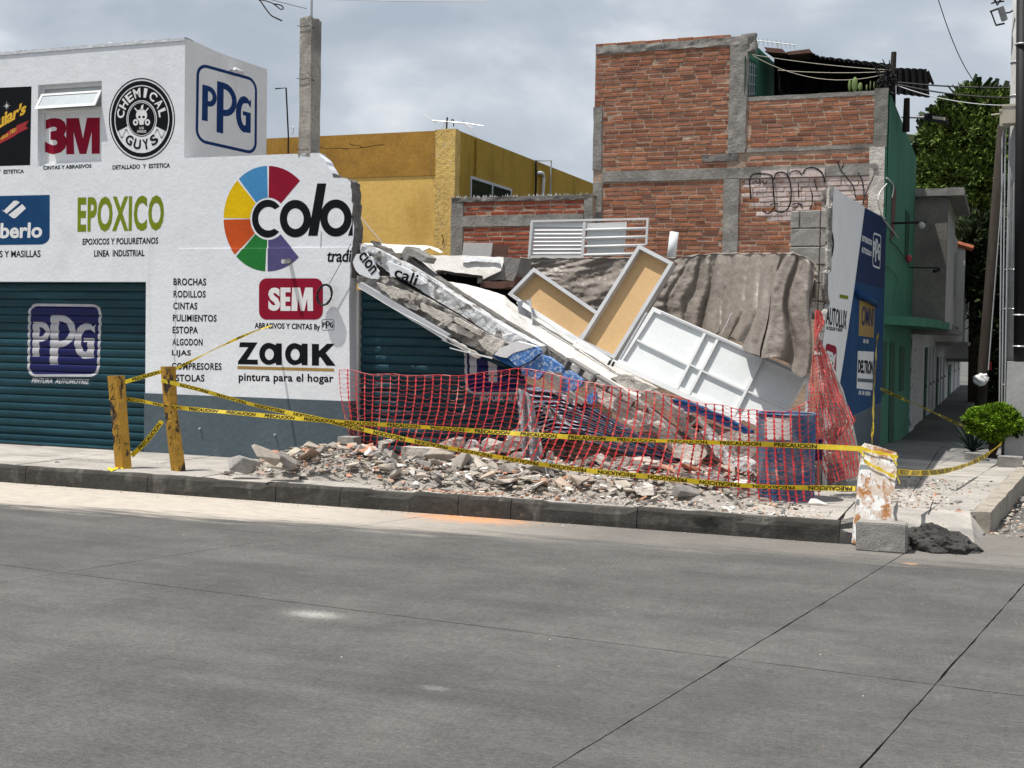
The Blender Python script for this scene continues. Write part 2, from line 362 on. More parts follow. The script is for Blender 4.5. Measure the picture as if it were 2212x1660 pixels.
 treeleaf=mat('tree_leaf', (.05, .09, .012), .6, .3, .6, 0, rand=[(.06, .105, .022), (.11, .165, .03), (.16, .22, .04), (.08, .125, .025)]),
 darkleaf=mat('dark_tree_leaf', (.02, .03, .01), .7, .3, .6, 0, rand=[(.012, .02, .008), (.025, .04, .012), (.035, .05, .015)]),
 agave=mat('agave_leaf', (.035, .055, .045), .6, .25, 4, 0),
 bark=mat('bark', (.07, .055, .04), .95, .3, 5, .8, 30, .02),
 wood=mat('weathered_wood_pole', (.035, .028, .023), .9, .3, 4, .7, 20, .01, vscale=(3, 3, .4)),
 pole=mat('spun_concrete_pole', (.38, .38, .37), .85, .12, 2, .3, 30, .006, stains=[((.27, .27, .27), 3, .55, .75, (1, 1, .3))]),
 rubberblack=mat('black_cable', (.012, .012, .013), .6, .2, 5, 0),
 beige=mat('beige_meter_box', (.46, .42, .34), .6, .08, 4, 0),
 housegrey=mat('grey_house_render', (.20, .185, .165), .95, .2, 1.5, .5, 16, .02, stains=[((.13, .12, .11), 1, .5, .7)]),
 housewhite=mat('off_white_house_paint', (.58, .57, .55), .9, .08, 1.5, .3, 16, .01, stains=[((.4, .39, .38), 2, .58, .75, (1, 1, .2))]),
 tile=mat('clay_roof_tile', (.34, .11, .06), .85, .25, 6, .3, 30, .01),
 cactus=mat('cactus_green', (.16, .22, .08), .7, .2, 6, 0),
 coil=mat('black_rubber_hose', (.02, .018, .018), .6, .2, 5, 0),
 pinkred=mat('red_lamp', (.45, .06, .08), .5, .1, 5, 0),
 bulb=mat('opal_bulb', (.42, .42, .40), .3, .05, 5, 0),
 brown=mat('brown_board', (.14, .075, .06), .85, .2, 5, .4, 30, .01),
 glassbits=mat('broken_bottle_glass', (.5, .52, .48), .15, .3, 12, 0, spec=.8),
 graf=mat('spray_paint_black', (.05, .04, .045), .8, .3, 9, 0),
 whitewash=mat('white_spray_wash', (.60, .50, .47), .9, .15, 6, .8, 50, .01, stains=[((.42, .25, .19), 7, .56, .66)]),
 dust=mat('rubble_dust', (.36, .33, .29), .95, .25, 6, 1, 50, .02, stains=[((.27, .25, .23), 5, .5, .62), ((.5, .3, .2), 2.2, .62, .7)]),
)
def ground_mats():
    # road: worn concrete, fine streaks along the street, pale dust by the kerb, a few spills
    m_ = mat('road_concrete', (.102, .099, .094), .88, .13, 1.1, .5, 90, .006, stains=[((.15, .148, .14), .8, .5, .8, (.35, 1.2, 1)), ((.078, .076, .075), 1.1, .50, .72, (.18, 1.1, 1)), ((.06, .058, .056), 6, .68, .76)])
    nt = m_.node_tree; b = nt.nodes['Principled BSDF']; c = b.inputs['Base Color'].links[0].from_socket
    geo = nt.nodes.new('ShaderNodeNewGeometry'); sp = nt.nodes.new('ShaderNodeSeparateXYZ'); nt.links.new(geo.outputs['Position'], sp.inputs[0])
    def vec(s, rz=0):
        k = nt.nodes.new('ShaderNodeMapping'); k.inputs['Scale'].default_value = s; k.inputs['Rotation'].default_value = (0, 0, rz); nt.links.new(geo.outputs['Position'], k.inputs[0]); return k.outputs[0]
    # speckle
    n = _noise(nt, 120, 3, .7, geo.outputs['Position']); r = _ramp(nt, n.outputs[0], [(.3, .70), (.7, 1.30)]); c = _mix(nt, 1.0, c, r.outputs[0], 'MULTIPLY')
    n = _noise(nt, 38, 5, .75, vec((.7, 1.4, 1))); r = _ramp(nt, n.outputs[0], [(.34, .74), (.66, 1.28)]); c = _mix(nt, 1.0, c, r.outputs[0], 'MULTIPLY')
    n = _noise(nt, 1.7, 9, .7, geo.outputs['Position']); r = _ramp(nt, n.outputs[0], [(.36, .86), (.66, 1.12)]); c = _mix(nt, 1.0, c, r.outputs[0], 'MULTIPLY')
    n = _noise(nt, 8, 10, .8, vec((.35, 2.0, 1))); r = _ramp(nt, n.outputs[0], [(.3, .90), (.72, 1.10)]); c = _mix(nt, 1.0, c, r.outputs[0], 'MULTIPLY')
    n = _noise(nt, 14, 6, .8, vec((.5, 1.6, 1))); r = _ramp(nt, n.outputs[0], [(.61, 0.0), (.72, .5)]); c = _mix(nt, r.outputs[0], c, (.30, .29, .27))
    # dust band along the kerb: y + noise
    def madd(a, mul, add):
        k = nt.nodes.new('ShaderNodeMath'); k.operation = 'MULTIPLY_ADD'
        nt.links.new(a, k.inputs[0])
        for i, v in ((1, mul), (2, add)):
            if isinstance(v, (int, float)): k.inputs[i].default_value = v
            else: nt.links.new(v, k.inputs[i])
        return k.outputs[0]
    n = _noise(nt, 2.6, 12, .76, vec((.30, 2.6, 1)))
    xs = madd(sp.outputs[0], .085, 0); ys = madd(sp.outputs[1], 1.0, xs)      # band narrows to the right
    ys = nt_sub = madd(sp.outputs[0], -.085, sp.outputs[1])
    t = madd(n.outputs[0], 1.9, ys)
    r = _ramp(nt, madd(t, 1.0, -11.02), [(.38, 0.0), (.80, 1.0)])
    xr = _ramp(nt, madd(sp.outputs[0], .2, 1.4), [(.15, 1.0), (.75, .22)])
    f = nt.nodes.new('ShaderNodeMath'); f.operation = 'MULTIPLY'; nt.links.new(r.outputs[0], f.inputs[0]); nt.links.new(xr.outputs[0], f.inputs[1])
    n = _noise(nt, 7, 8, .7, vec((.6, 2, 1))); r = _ramp(nt, n.outputs[0], [(.3, (.36, .33, .29)), (.7, (.54, .48, .41))]); c = _mix(nt, f.outputs[0], c, r.outputs[0])
    def blob(u, v, rx, ry, col, st, ns=9):
        nonlocal c
        p = PZ(u, v, 0); k = nt.nodes.new('ShaderNodeMapping'); k.inputs['Location'].default_value = (-p.x/rx, -p.y/ry, 0); k.inputs['Scale'].default_value = (1/rx, 1/ry, 0)
        nt.links.new(geo.outputs['Position'], k.inputs[0]); ln = nt.nodes.new('ShaderNodeVectorMath'); ln.operation = 'LENGTH'; nt.links.new(k.outputs[0], ln.inputs[0])
        n = _noise(nt, ns, 8, .75, geo.outputs['Position']); r = _ramp(nt, madd(n.outputs[0], 2.4, madd(ln.outputs['Value'], 1.0, -1.05)), [(.25, st), (1.0, 0.0)])
        c = _mix(nt, r.outputs[0], c, col)
    blob(1010, 1120, .95, .42, (.62, .29, .13), .95); blob(1090, 1105, .6, .12, (.55, .3, .16), .6)
    blob(680, 1328, .26, .14, (.42, .41, .38), .8, 40); blob(940, 1487, .12, .06, (.24, .23, .22), .5, 40); blob(1968, 1218, .09, .07, (.5, .3, .16), .8)
    blob(700, 1330, .6, .3, (.24, .23, .22), .3, 40)
    nt.links.new(c, b.inputs['Base Color'])
    # tined grooves
    w = nt.nodes.new('ShaderNodeTexWave'); w.inputs['Scale'].default_value = 9; w.inputs['Distortion'].default_value = .4; nt.links.new(vec((1, 1, 1), -.13), w.inputs['Vector'])
    bp = b.inputs['Normal'].links[0].from_node; h = bp.inputs['Height'].links[0].from_socket
    n = _noise(nt, .7, 4, .6, geo.outputs['Position']); rr = _ramp(nt, n.outputs[0], [(.45, 0.0), (.62, 1.2)])
    k = nt.nodes.new('ShaderNodeMath'); k.operation = 'MULTIPLY'; nt.links.new(w.outputs['Fac'], k.inputs[0]); nt.links.new(rr.outputs[0], k.inputs[1])
    nt.links.new(madd(k.outputs[0], .35, h), bp.inputs['Height'])
    ln_ = _ramp(nt, w.outputs['Fac'], [(.80, 0.0), (.93, 1.0)]); ms = _ramp(nt, _noise(nt, 1.3, 7, .7, vec((1.2, .7, 1))).outputs[0], [(.60, 0.0), (.72, .35)])
    f2 = nt.nodes.new('ShaderNodeMath'); f2.operation = 'MULTIPLY'; nt.links.new(ln_.outputs[0], f2.inputs[0]); nt.links.new(ms.outputs[0], f2.inputs[1])
    nt.links.new(_mix(nt, f2.outputs[0], c, (.24, .235, .22)), b.inputs['Base Color'])
    M['road'] = m_
    M['groundfar'] = mat('distant_ground', (.12, .118, .11), .95, .2, .3, 0)
    M['kerb'] = mat('kerb_concrete', (.052, .049, .044), .95, .3, 3, .6, 45, .010, vscale=(.8, 1, 1.2), stains=[((.12, .112, .10), 4, .54, .70, (1.2, 1, .6)), ((.02, .02, .018), 3, .6, .7), ((.17, .13, .09), 8, .68, .74)])
    M['kerbpale'] = mat('pale_kerb_concrete', (.34, .305, .255), .95, .2, 4, .6, 35, .01, stains=[((.2, .18, .15), 5, .55, .7)])
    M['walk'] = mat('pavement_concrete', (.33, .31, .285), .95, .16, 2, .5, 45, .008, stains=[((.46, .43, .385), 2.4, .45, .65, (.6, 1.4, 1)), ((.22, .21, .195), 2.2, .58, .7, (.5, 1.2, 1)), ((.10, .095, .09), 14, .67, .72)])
    M['walkshade'] = mat('side_pavement_concrete', (.20, .195, .19), .95, .16, 2, .5, 45, .008, stains=[((.10, .10, .10), 1.5, .5, .75)])  # darker copy of the pavement concrete, the side street's shade put into its colour
ground_mats()
# ------------------------------------------------------------------ ground, road, kerb, pavement
ZW = .18; YK = 11.27; YF = 13.5; XS = -1.75; YB = 20.3
def struct(name, bm, m, parent=None, **k): return mk(name, bm, m, parent, kind=None if parent else 'structure', **k)
struct('ground', boxes((-260, 260, -120, 420, -.4, -.06)), M['groundfar'])
road = struct('road', boxes((-40, 30, -6, 11.30, -.058, -.03), (-.4, 12, 11.31, 90, -.058, -.03)), M['kerb'])
XJ = [(-30, .28), (-18.5, .28), (-13.4, .28), (-8.28, .28), (-2.39, .152), (-1.285, .148), (2.6, .148), (7, .148), (26, 0)]
YJ = [-5, 1.4, 2.4, None, 11.285]
def yj(k, x): return 6.80-.077*x if k == 3 else YJ[k]
def xj(i, y): return XJ[i][0]+XJ[i][1]*y
for i in range(len(XJ)-1):
    for k in (2, 3):
        a, b2 = (k, k+1); g = .007
        pts = []
        for ii, kk, sx, sy in ((i, a, 1, 1), (i+1, a, -1, 1), (i+1, b2, -1, -1), (i, b2, 1, -1)):
            y = 6 if kk == 3 else YJ[kk]
            for _ in range(3):
                x_ = xj(ii, y); y = yj(kk, x_)
            pts.append(Vector((x_+sx*g*(.30 if ii in (4, 5) else .18), y+sy*g*.5, 0)))
        # slightly ragged joint edges
        rag = []
        for j in range(4):
            p0, p1 = pts[j], pts[(j+1) % 4]; n_ = int((p1-p0).length/.12)
            rag.append(p0)
            nn = Vector((-(p1-p0).y, (p1-p0).x, 0)).normalized()
            for s_ in range(1, n_): rag.append(p0.lerp(p1, s_/n_)+nn*abs(rng.gauss(0, .003)))
        bm = prisms(([Vector((p.x, p.y, -.028)) for p in rag], (0, 0, .028)))
        struct('road_slab', bm, M['road'], road)
bm = boxes((-30, 26, -5, 2.395, -.028, 0)); struct('road_slab', bm, M['road'], road)
bm = boxes((-.34, 3.6, 11.29, 12.4, -.028, 0), (-.1, 3.6, 12.4, 40, -.028, 0), (3.61, 12, 11.29, 40, -.028, 0), (.12, 12, 40.01, 90, -.028, 0)); struct('road_slab', bm, M['road'], road)

K0 = PZ(2138, 1152, 0); K1 = PZ(2212, 1060, 0); kd = (K1-K0).normalized()
def kx(y): return K0.x+(y-K0.y)*kd.x/kd.y
pave = struct('pavement', prisms(([Vector(p) for p in ((-30, 11.4, -.02), (-1.3, 11.4, -.02), (-1.0, 12.1, -.02), (kx(12.5)-.1, 12.6, -.02), (kx(34)-.1, 34, -.02), (-1.75, 34, -.02), (-1.75, 13.6, -.02), (-1.75, 21, -.02), (-30, 21, -.02))], (0, 0, ZW-.01))), M['cement'])
def slabpiece(pts, z0, z1, m, parent, nm, rough=.004, seed=0, cuts=3):
    bm = prisms(([Vector((p[0], p[1], z0)) for p in pts], (0, 0, z1-z0)))
    return struct(nm, bm, m, parent)
xs_ = [-30, -24, -18, -15.2, -13.4, -11.9, -10.5, -9.25, -8.0, -6.7, -5.4, -4.1, -2.9, -1.32]
for i in range(len(xs_)-1):
    for y0, y1 in ((11.415, 12.42), (12.43, 13.49)):
        z = ZW+rng.uniform(-.004, .004)
        slabpiece([(xs_[i]+.005, y0), (xs_[i+1]-.005, y0), (xs_[i+1]-.005, y1), (xs_[i]+.005, y1)], ZW-.011, z, M['walk'], pave, 'paving_slab')
# corner slabs and the side street pavement
slabpiece([(-1.31, 11.99), (-.60, 12.22), (-.62, 13.49), (-1.31, 13.49)], ZW-.011, ZW, M['walk'], pave, 'paving_slab')
slabpiece([(-.59, 12.23), (kx(12.6)-.17, 12.62), (kx(13.49)-.17, 13.49), (-.61, 13.49)], ZW-.011, ZW-.002, M['walk'], pave, 'paving_slab')
ys_ = [13.5, 14.9, 16.4, 18, 19.8, 21.8, 24, 27, 30, 34]
for i in range(len(ys_)-1):
    a, b2 = ys_[i]+.006, ys_[i+1]-.006
    mm = M['walk'] if a < 17.5 else M['walkshade']  # slabs beyond the shadow edge get the copy with shade in its colour
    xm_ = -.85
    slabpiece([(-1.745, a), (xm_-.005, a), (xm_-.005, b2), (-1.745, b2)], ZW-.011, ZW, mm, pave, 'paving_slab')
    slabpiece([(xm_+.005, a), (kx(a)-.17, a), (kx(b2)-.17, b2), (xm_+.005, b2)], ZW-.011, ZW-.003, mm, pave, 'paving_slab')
# worn ramp at the corner
bm = bmesh.new()
rp = [PZ(1925, 1163, 0), PZ(2105, 1172, 0), PZ(2128, 1150, 0), Vector((kx(12.6)-.18, 12.60, ZW-.002)), Vector((-.60, 12.21, ZW)), Vector((-1.31, 11.98, ZW)), Vector((-1.29, 11.35, .10))]
prism(bm, [p+Vector((0, 0, -.0)) for p in rp], (0, 0, -.12)); bmesh.ops.triangulate(bm, faces=bm.faces)
struct('pavement_ramp', bm, M['walk'], pave)
# kerb stones along the street
kerb = struct('kerb', boxes((-30, -1.30, 11.31, 11.40, -.03, .12)), M['cement'])
kxs = [-30, -26, -22, -18, -15.5, -13.3, -11.6, -10.2, -8.55, -6.95, -6.2, -4.9, -4.35, -3.1, -1.28]
for i in range(len(kxs)-1):
    a, b2 = kxs[i]+.004, kxs[i+1]-.004
    bm = bmesh.new(); n_ = max(2, int((b2-a)/.09))
    prof = [(YK, -.03), (YK+.002, .05), (YK+.006, .12), (YK+.012, .165), (YK+.032, .19), (YK+.08, .196), (YK+.138, .19)]
    rows = []
    for j in range(n_+1):
        x_ = a+(b2-a)*j/n_; row = []
        for y_, z_ in prof:
            d = noise.noise_vector(Vector((x_*4, y_*6, z_*9)))*.009+noise.noise_vector(Vector((x_*17, y_*20, z_*20)))*.004
            if noise.noise(Vector((x_*1.7, 3.3, 0))) > .32 and z_ > .14: d += Vector((0, .018, -.022))
            row.append(bm.verts.new((x_ if j in (0, n_) else x_+d.x, y_+d.y, z_+(d.z if z_ > 0 else 0))))
        rows.append(row)
    for j in range(n_):
        for k in range(len(prof)-1): bm.faces.new((rows[j][k], rows[j+1][k], rows[j+1][k+1], rows[j][k+1]))
    bm.faces.new(rows[0][::-1]); bm.faces.new(rows[-1])
    struct('kerb_stone', bm, M['kerb'], kerb)
# side street kerb
yy = [K0.y, K0.y+1.5, K0.y+3, K0.y+5, 21, 25, 30, 34]
for i in range(len(yy)-1):
    a, b2 = yy[i]+.004, yy[i+1]-.004
    bm = prisms(([Vector((kx(a)-.16, a, -.03)), Vector((kx(a), a, -.03)), Vector((kx(b2), b2, -.03)), Vector((kx(b2)-.16, b2, -.03))], (0, 0, ZW+.04)))
    subd_rough(bm, 3, .012, 6)
    struct('kerb_stone', bm, M['kerbpale'], kerb)

# ------------------------------------------------------------------ roller shutters
SP = .108
PROF = [(0, 0), (.012, .010), (.03, .017), (.055, .019), (.08, .015), (.097, .006), (.104, -.004)]
def shutter(parent, x0, x1, z0, z1, y, m, clip=None):
    n_ = int((z1-z0)/SP)+1
    base = None; res = []
    for i in range(n_):
        zb = z0+i*SP
        if clip:
            xe = clip(zb+SP*.5)
            if xe <= x0+.02: continue
        else: xe = x1
        bm = bmesh.new(); a = []; b2 = []
        for dz, dy in PROF:
            xr = xe if not clip else min(x1, clip(zb+dz))
            a.append(bm.verts.new((x0, y-dy, zb+dz))); b2.append(bm.verts.new((max(x0+.01, xr), y-dy, zb+dz)))
        a.append(bm.verts.new((x0, y+.006, zb+SP-.001))); b2.append(bm.verts.new((max(x0+.01, min(x1, clip(zb+SP)) if clip else xe), y+.006, zb+SP-.001)))
        for k in range(len(a)-1): bm.faces.new((a[k], b2[k], b2[k+1], a[k+1]))
        bmesh.ops.solidify(bm, geom=bm.faces[:], thickness=-.002)
        res.append(mk('shutter_slat', bm, m, parent))
    return res
def shutter_surf(z, z0, y):
    t = (z-z0) % SP; pr = PROF+[(SP, -.006)]
    for k in range(len(pr)-1):
        if pr[k][0] <= t <= pr[k+1][0]:
            f = (t-pr[k][0])/(pr[k+1][0]-pr[k][0]); return y-(pr[k][1]*(1-f)+pr[k+1][1]*f)
    return y
def drape_on_shutter(bm, z0, y, lo, hi):
    z = z0
    while z < hi+.1:
        for dz, _ in PROF:
            if lo <= z+dz <= hi:
                bmesh.ops.bisect_plane(bm, geom=bm.verts[:]+bm.edges[:]+bm.faces[:], plane_co=(0, 0, z+dz), plane_no=(0, 0, 1))
        z += SP
    for v in bm.verts: v.co.y = shutter_surf(v.co.z, z0, y)-.0015
    return bm

# ------------------------------------------------------------------ lettering shapes
def ppg_letters():
    def Pl(x0, x1, xr, top, bot, bb, th):
        r = (top-bb)/2; cy = (top+bb)/2; rx = min(r, (xr-x1)*.95)
        o = [(x0, bot), (x1, bot), (x1, bb), (xr-rx, bb)]+circ(xr-rx, cy, rx, r, 10, -pi/2, pi/2)[1:]+[(x0, top)]
        h = [(x1, bb+th), (xr-rx, bb+th)]+circ(xr-rx, cy, rx-th, r-th, 10, -pi/2, pi/2)[1:]+[(x1, top-th)]
        return shape2d([o, h])
    a = Pl(.067, .163, .31, .75, .28, .48, .07); b_ = Pl(.313, .427, .66, .848, .167, .405, .085)
    cx, cy = .80, .495; o = circ(cx, cy, .155, .245, 22, radians(52), radians(300)); i_ = circ(cx, cy, .062, .15, 22, radians(52), radians(295))
    g = shape2d([[(.925, .73), (.915, .60)]+[(.86, .655)]+i_[3:]+[(.825, .345), (.825, .48), (.77, .48), (.77, .535), (.917, .535), (.917, .262), (.80, .25)]+o[::-1][1:]])
    return a, b_, g
PPG = ppg_letters()
def ppg(frame=True): return merge2d(*PPG)
def ppg_frame(r=.15, w=.045): return shape2d([rrect(0, 0, 1, 1, r), rrect(w, w, 1-w, 1-w, r-w)])
def in01(sh, x0, y0, x1, y1):
    return [(x0+(x1-x0)*x_, y0+(y1-y0)*y_) for x_, y_ in sh[0]], sh[1]
def T(s, bold=.02, sp=1, shear=0): return norm2d(text2d(s, bold, sp, shear))

# ------------------------------------------------------------------ the white paint shop
shop = thing('paint_shop', 'white two-storey paint shop covered in painted signs, its right end torn away', 'building', (-10, YF, ZW))
xc = P(400, 83, YF).x; ztop = P(400, 83, YF).z; dx0 = -15.2; dx1 = P(314, 800, YF).x; dz1 = P(316, 609, YF).z
w00 = P(82, 184, YF); w11 = P(219, 354, YF)
wx0, wx1, wz0, wz1 = w00.x, w11.x, w11.z, w00.z
ys0, ys1 = YF, YF+.2
def topedge(x): return ztop+noise.noise(Vector((x*3, 0, 0)))*.012
bm = boxes((-20, dx0, ys0, ys1, ZW, dz1), (dx1, xc, ys0, ys1, P(350, 853, YF).z, dz1), (-20, wx0, ys0, ys1, dz1, ztop), (wx0, wx1, ys0, ys1, dz1, wz0), (wx0, wx1, ys0, ys1, wz1, ztop), (wx1, xc, ys0, ys1, dz1, ztop))
bmesh.ops.remove_doubles(bm, verts=bm.verts, dist=1e-4)
mk('front_wall', bm, M['plaster'], shop)
# uneven skim along the top edge
bm = bmesh.new(); n_ = 70; rows = []
for i in range(n_+1):
    x_ = -13.5+(xc+13.5)*i/n_; h_ = .018+.016*noise.noise(Vector((x_*5, 1, 0)))+.01*rng.random()
    rows.append([bm.verts.new((x_, ys0-.012, ztop-.03)), bm.verts.new((x_, ys0-.016, ztop+h_*.5)), bm.verts.new((x_, ys0+.05, ztop+h_)), bm.verts.new((x_, ys1+.01, ztop+.005))])
for i in range(n_):
    for k in range(3): bm.faces.new((rows[i][k], rows[i+1][k], rows[i+1][k+1], rows[i][k+1]))
mk('parapet_cap', bm, M['patch'], shop)
zd = P(350, 853, YF).z; zd2 = P(757, 865, YF).z
xw = P(757, 900, YF).x
# return side wall of the upper floor
ysd = PX(577, 150, xc).y
s = [PX(u, v, xc) for u, v in ((400, 83), (430, 94), (463, 110), (500, 124), (577, 150), (577, 340))]+[Vector((xc, ysd, 3.0)), Vector((xc, YF+.2, 3.0)), Vector((xc, YF+.2, ztop))]
s = [p+Vector((.002, 0, 0)) for p in [Vector((xc, YF+.001, ztop))]+[p for p in s[1:5]]+[Vector((xc, ysd, 3.95)), Vector((xc, YF+.001, 3.95))]]
mk('side_wall', prisms((s, (-.0015, 0, 0))), M['plaster_side'], shop)
mk('side_wall_core', boxes((xc-.2, xc, YF+.2, ysd-.151, 3.0, ztop-.03)), M['plaster_side'], shop)
mk('roof', boxes((-20, xc-.2, YF+.2, ysd, 4.9, 5.1)), M['plaster_side'], shop)
mk('back_wall', boxes((-20, xc-.2, ysd-.15, ysd, 3.0, ztop-.02)), M['plaster_side'], shop)
# mid wall up to the torn edge
zl = P(560, 537, YF).z
def rough_edge(ps, k=4, amp=.018): return jag([P(*p, YF) for p in ps], amp, .05, closed=False)
brk = qs('d', [(1560, 10), (1572, 30), (1610, 60), (1640, 95), (1650, 130), (1680, 175), (1700, 215), (1710, 255), (1760, 262), (1850, 268), (1885, 300), (1880, 340), (1895, 430), (1905, 520), (1898, 600), (1908, 700), (1912, 830), (1900, 940)])
bp_ = rough_edge(brk)
zlow = P(757, 537, YF).z
up = [P(388, 342, YF)]
tops = [P(u, v, YF) for u, v in ((420, 341), (470, 339), (530, 337), (600, 334), (660, 332))]
poly = [Vector((xc+.001, YF, zl)), Vector((xc+.001, YF, up[0].z))]+tops+bp_+[Vector((P(760, 545, YF).x, YF, zl))]
mk('front_wall_torn_end', prisms((poly, (0, .17, 0))), M['plaster'], shop)
# lower band, a finger proud, with its little ledge
br2 = jag([Vector((P(760, 540, YF).x, YF-.014, zl)), Vector((P(757, 600, YF).x, YF-.014, P(757, 600, YF).z)), Vector((P(755, 645, YF).x, YF-.014, P(755, 645, YF).z))], .01, .06, closed=False)
poly = [Vector((xc-.09, YF-.014, zd)), Vector((xc-.09, YF-.014, zl-.03)), Vector((xc-.06, YF-.014, zl-.0))]+br2+[Vector((xw, YF-.014, zd))]
mk('lower_front_wall', prisms((poly, (0, .18, 0))), M['plaster'], shop)
# raw masonry seen in the thickness of the torn edge
bm = bmesh.new(); e_ = bp_[6:]+[Vector((P(757, 560, YF).x, YF, P(757, 560, YF).z)), Vector((P(756, 600, YF).x, YF, P(757, 600, YF).z))]
rows = []
for p in e_:
    row = []
    for j in range(5):
        d = noise.noise_vector(p*9+Vector((j*3, 0, 0)))*.022
        row.append(bm.verts.new(p+Vector((.003+abs(d.x)*(1.3 if 0 < j < 4 else .3)+.006*j, .002+j*.045, d.z))))
    rows.append(row)
for i in range(len(rows)-1):
    for j in range(4): bm.faces.new((rows[i][j], rows[i][j+1], rows[i+1][j+1], rows[i+1][j]))
mk('torn_masonry_edge', bm, M['cement'], shop, label='raw grey masonry showing in the torn wall edge')
# painted dado
poly = [Vector((dx1, YF-.004, ZW)), Vector((dx1, YF-.004, P(317, 849, YF).z)), Vector((xw, YF-.018, zd2)), Vector((xw, YF-.018, ZW))]
mk('dado', boxes((dx1, xw, YF-.018, ys1, ZW, (zd+zd2)/2)), M['dado'], shop, label='slate blue painted lower wall')
# jamb of the second door opening
yj_ = PX(785, 760, xw).y
mk('door_jamb', boxes((xw-.28, xw+.001, YF+.17, yj_, ZW, P(757, 625, YF).z)), M['whitepaint'], shop)
# column left standing on the wall top, with its steel rod
cb = P(640, 330, YF); ct = P(649, 38, YF)
cr = P(667, 330, YF)
bm = bmesh.new(); cw = (P(668, 200, YF)-P(643, 200, YF)).x
cx0 = P(646, 200, YF).x
vs_ = box(bm, cx0, cx0+cw, YF+.0, YF+.24, P(650, 331, YF).z-.05, ct.z)
subd_rough(bm, 9, .010, 8)
for v in bm.verts:
    if v.co.z > ct.z-.03: v.co.z += rng.uniform(-.03, .02)
col_ = mk('column', bm, M['column'], shop, label='bare concrete column standing up from the wall')
rp_ = Vector((cx0+cw*.62, YF+.1, ct.z-.1)); bm = bmesh.new(); tube(bm, [rp_, rp_+Vector((0, 0, 1.2))], .016, 8)
rod = mk('steel_rod', bm, M['greymetal'], col_)
for zz in (.12, .75, 1.6):
    bm = bmesh.new(); z_ = ct.z-zz; tube(bm, [Vector((cx0-.03, YF-.012, z_+.02)), Vector((cx0+.05, YF-.014, z_)), Vector((cx0+cw*.8, YF-.014, z_+.012)), Vector((cx0+cw+.02, YF+.05, z_-.01))], .004, 5)
    mk('tie_wire', bm, M['rust'], col_)
# first shutter
shz0 = ZW+.02; shy = YF+.17
sh1 = thing('x', 'x', 'x', (-12.5, shy, ZW)); sh1.name = 'roller_shutter'; WL['roller_shutter'] = WL['x']
for k_ in ('label', 'category'): del sh1[k_]
sh1.parent = shop; sh1.location = WL['roller_shutter']-WL[shop.name]
shutter(sh1, dx0, dx1, shz0, dz1+.02, shy, M['teal'])
mk('shutter_backing', boxes((dx0, dx1, shy+.03, shy+.06, ZW, dz1+.2)), M['dark'], sh1)
mk('bottom_rail', boxes((dx0, dx1, shy-.02, shy+.02, ZW+.002, ZW+.03)), M['teal'], sh1)
def shutter_decal(name, sh, quad, m, parent, y=shy, z0=shz0, label=None, clips=()):
    q3 = [P(u, v, y-.012) for u, v in quad]; bm = bmesh.new(); decal(bm, sh, q3)
    bmesh.ops.triangulate(bm, faces=bm.faces)
    for A_, B_ in clips:
        d_ = B_-A_; bmesh.ops.bisect_plane(bm, geom=bm.verts[:]+bm.edges[:]+bm.faces[:], plane_co=A_, plane_no=Vector((-d_.z, 0, d_.x)), clear_outer=True)
    drape_on_shutter(bm, z0, y, min(p.z for p in q3)-.1, max(p.z for p in q3)+.1)
    return mk(name, bm, m, parent, label=label)
Q1 = qs('b', [(178, 1252), (645, 1252), (662, 782), (186, 776)])
shutter_decal('painted_sign', shape2d([rrect(.02, .02, .98, .98, .13)]), Q1, M['shnavy'], sh1)
def lift(o, d=-.0015): o.location.y += d; WL[o.name].y += d; return o
lift(shutter_decal('painted_sign', merge2d(*PPG, ppg_frame(.13, .035)), Q1, M['shwhite'], sh1, label='white PPG letters in a rounded frame'))
lift(shutter_decal('painted_lettering', in01(T('PINTURA  AUTOMOTRIZ', .03), 0, 0, 1, 1), qs('b', [(208, 1292), (578, 1300), (580, 1268), (210, 1258)]), M['shwhite'], sh1))
# window with an open top sash and the 3M panel below
win = mk('window', boxes((wx0, wx0+.05, YF+.06, YF+.12, wz0, wz1), (wx1-.05, wx1, YF+.06, YF+.12, wz0, wz1), (wx0+.05, wx1-.05, YF+.06, YF+.12, wz1-.05, wz1), (wx0+.05, wx1-.05, YF+.06, YF+.12, wz0, wz0+.04)), M['whitemetal'], shop)
wm = P(150, 238, YF).z
mk('blank_panel', boxes((wx0+.05, wx1-.05, YF+.085, YF+.1, wz0+.04, wm)), M['signwhite'], win)
mk('window_frame', boxes((wx0+.05, wx1-.05, YF+.06, YF+.11, wm, wm+.035)), M['whitemetal'], win)
mk('glass_pane', boxes((wx0+.05, wx1-.05, YF+.1, YF+.105, wm+.035, wz1-.05)), M['paleglass'], win)
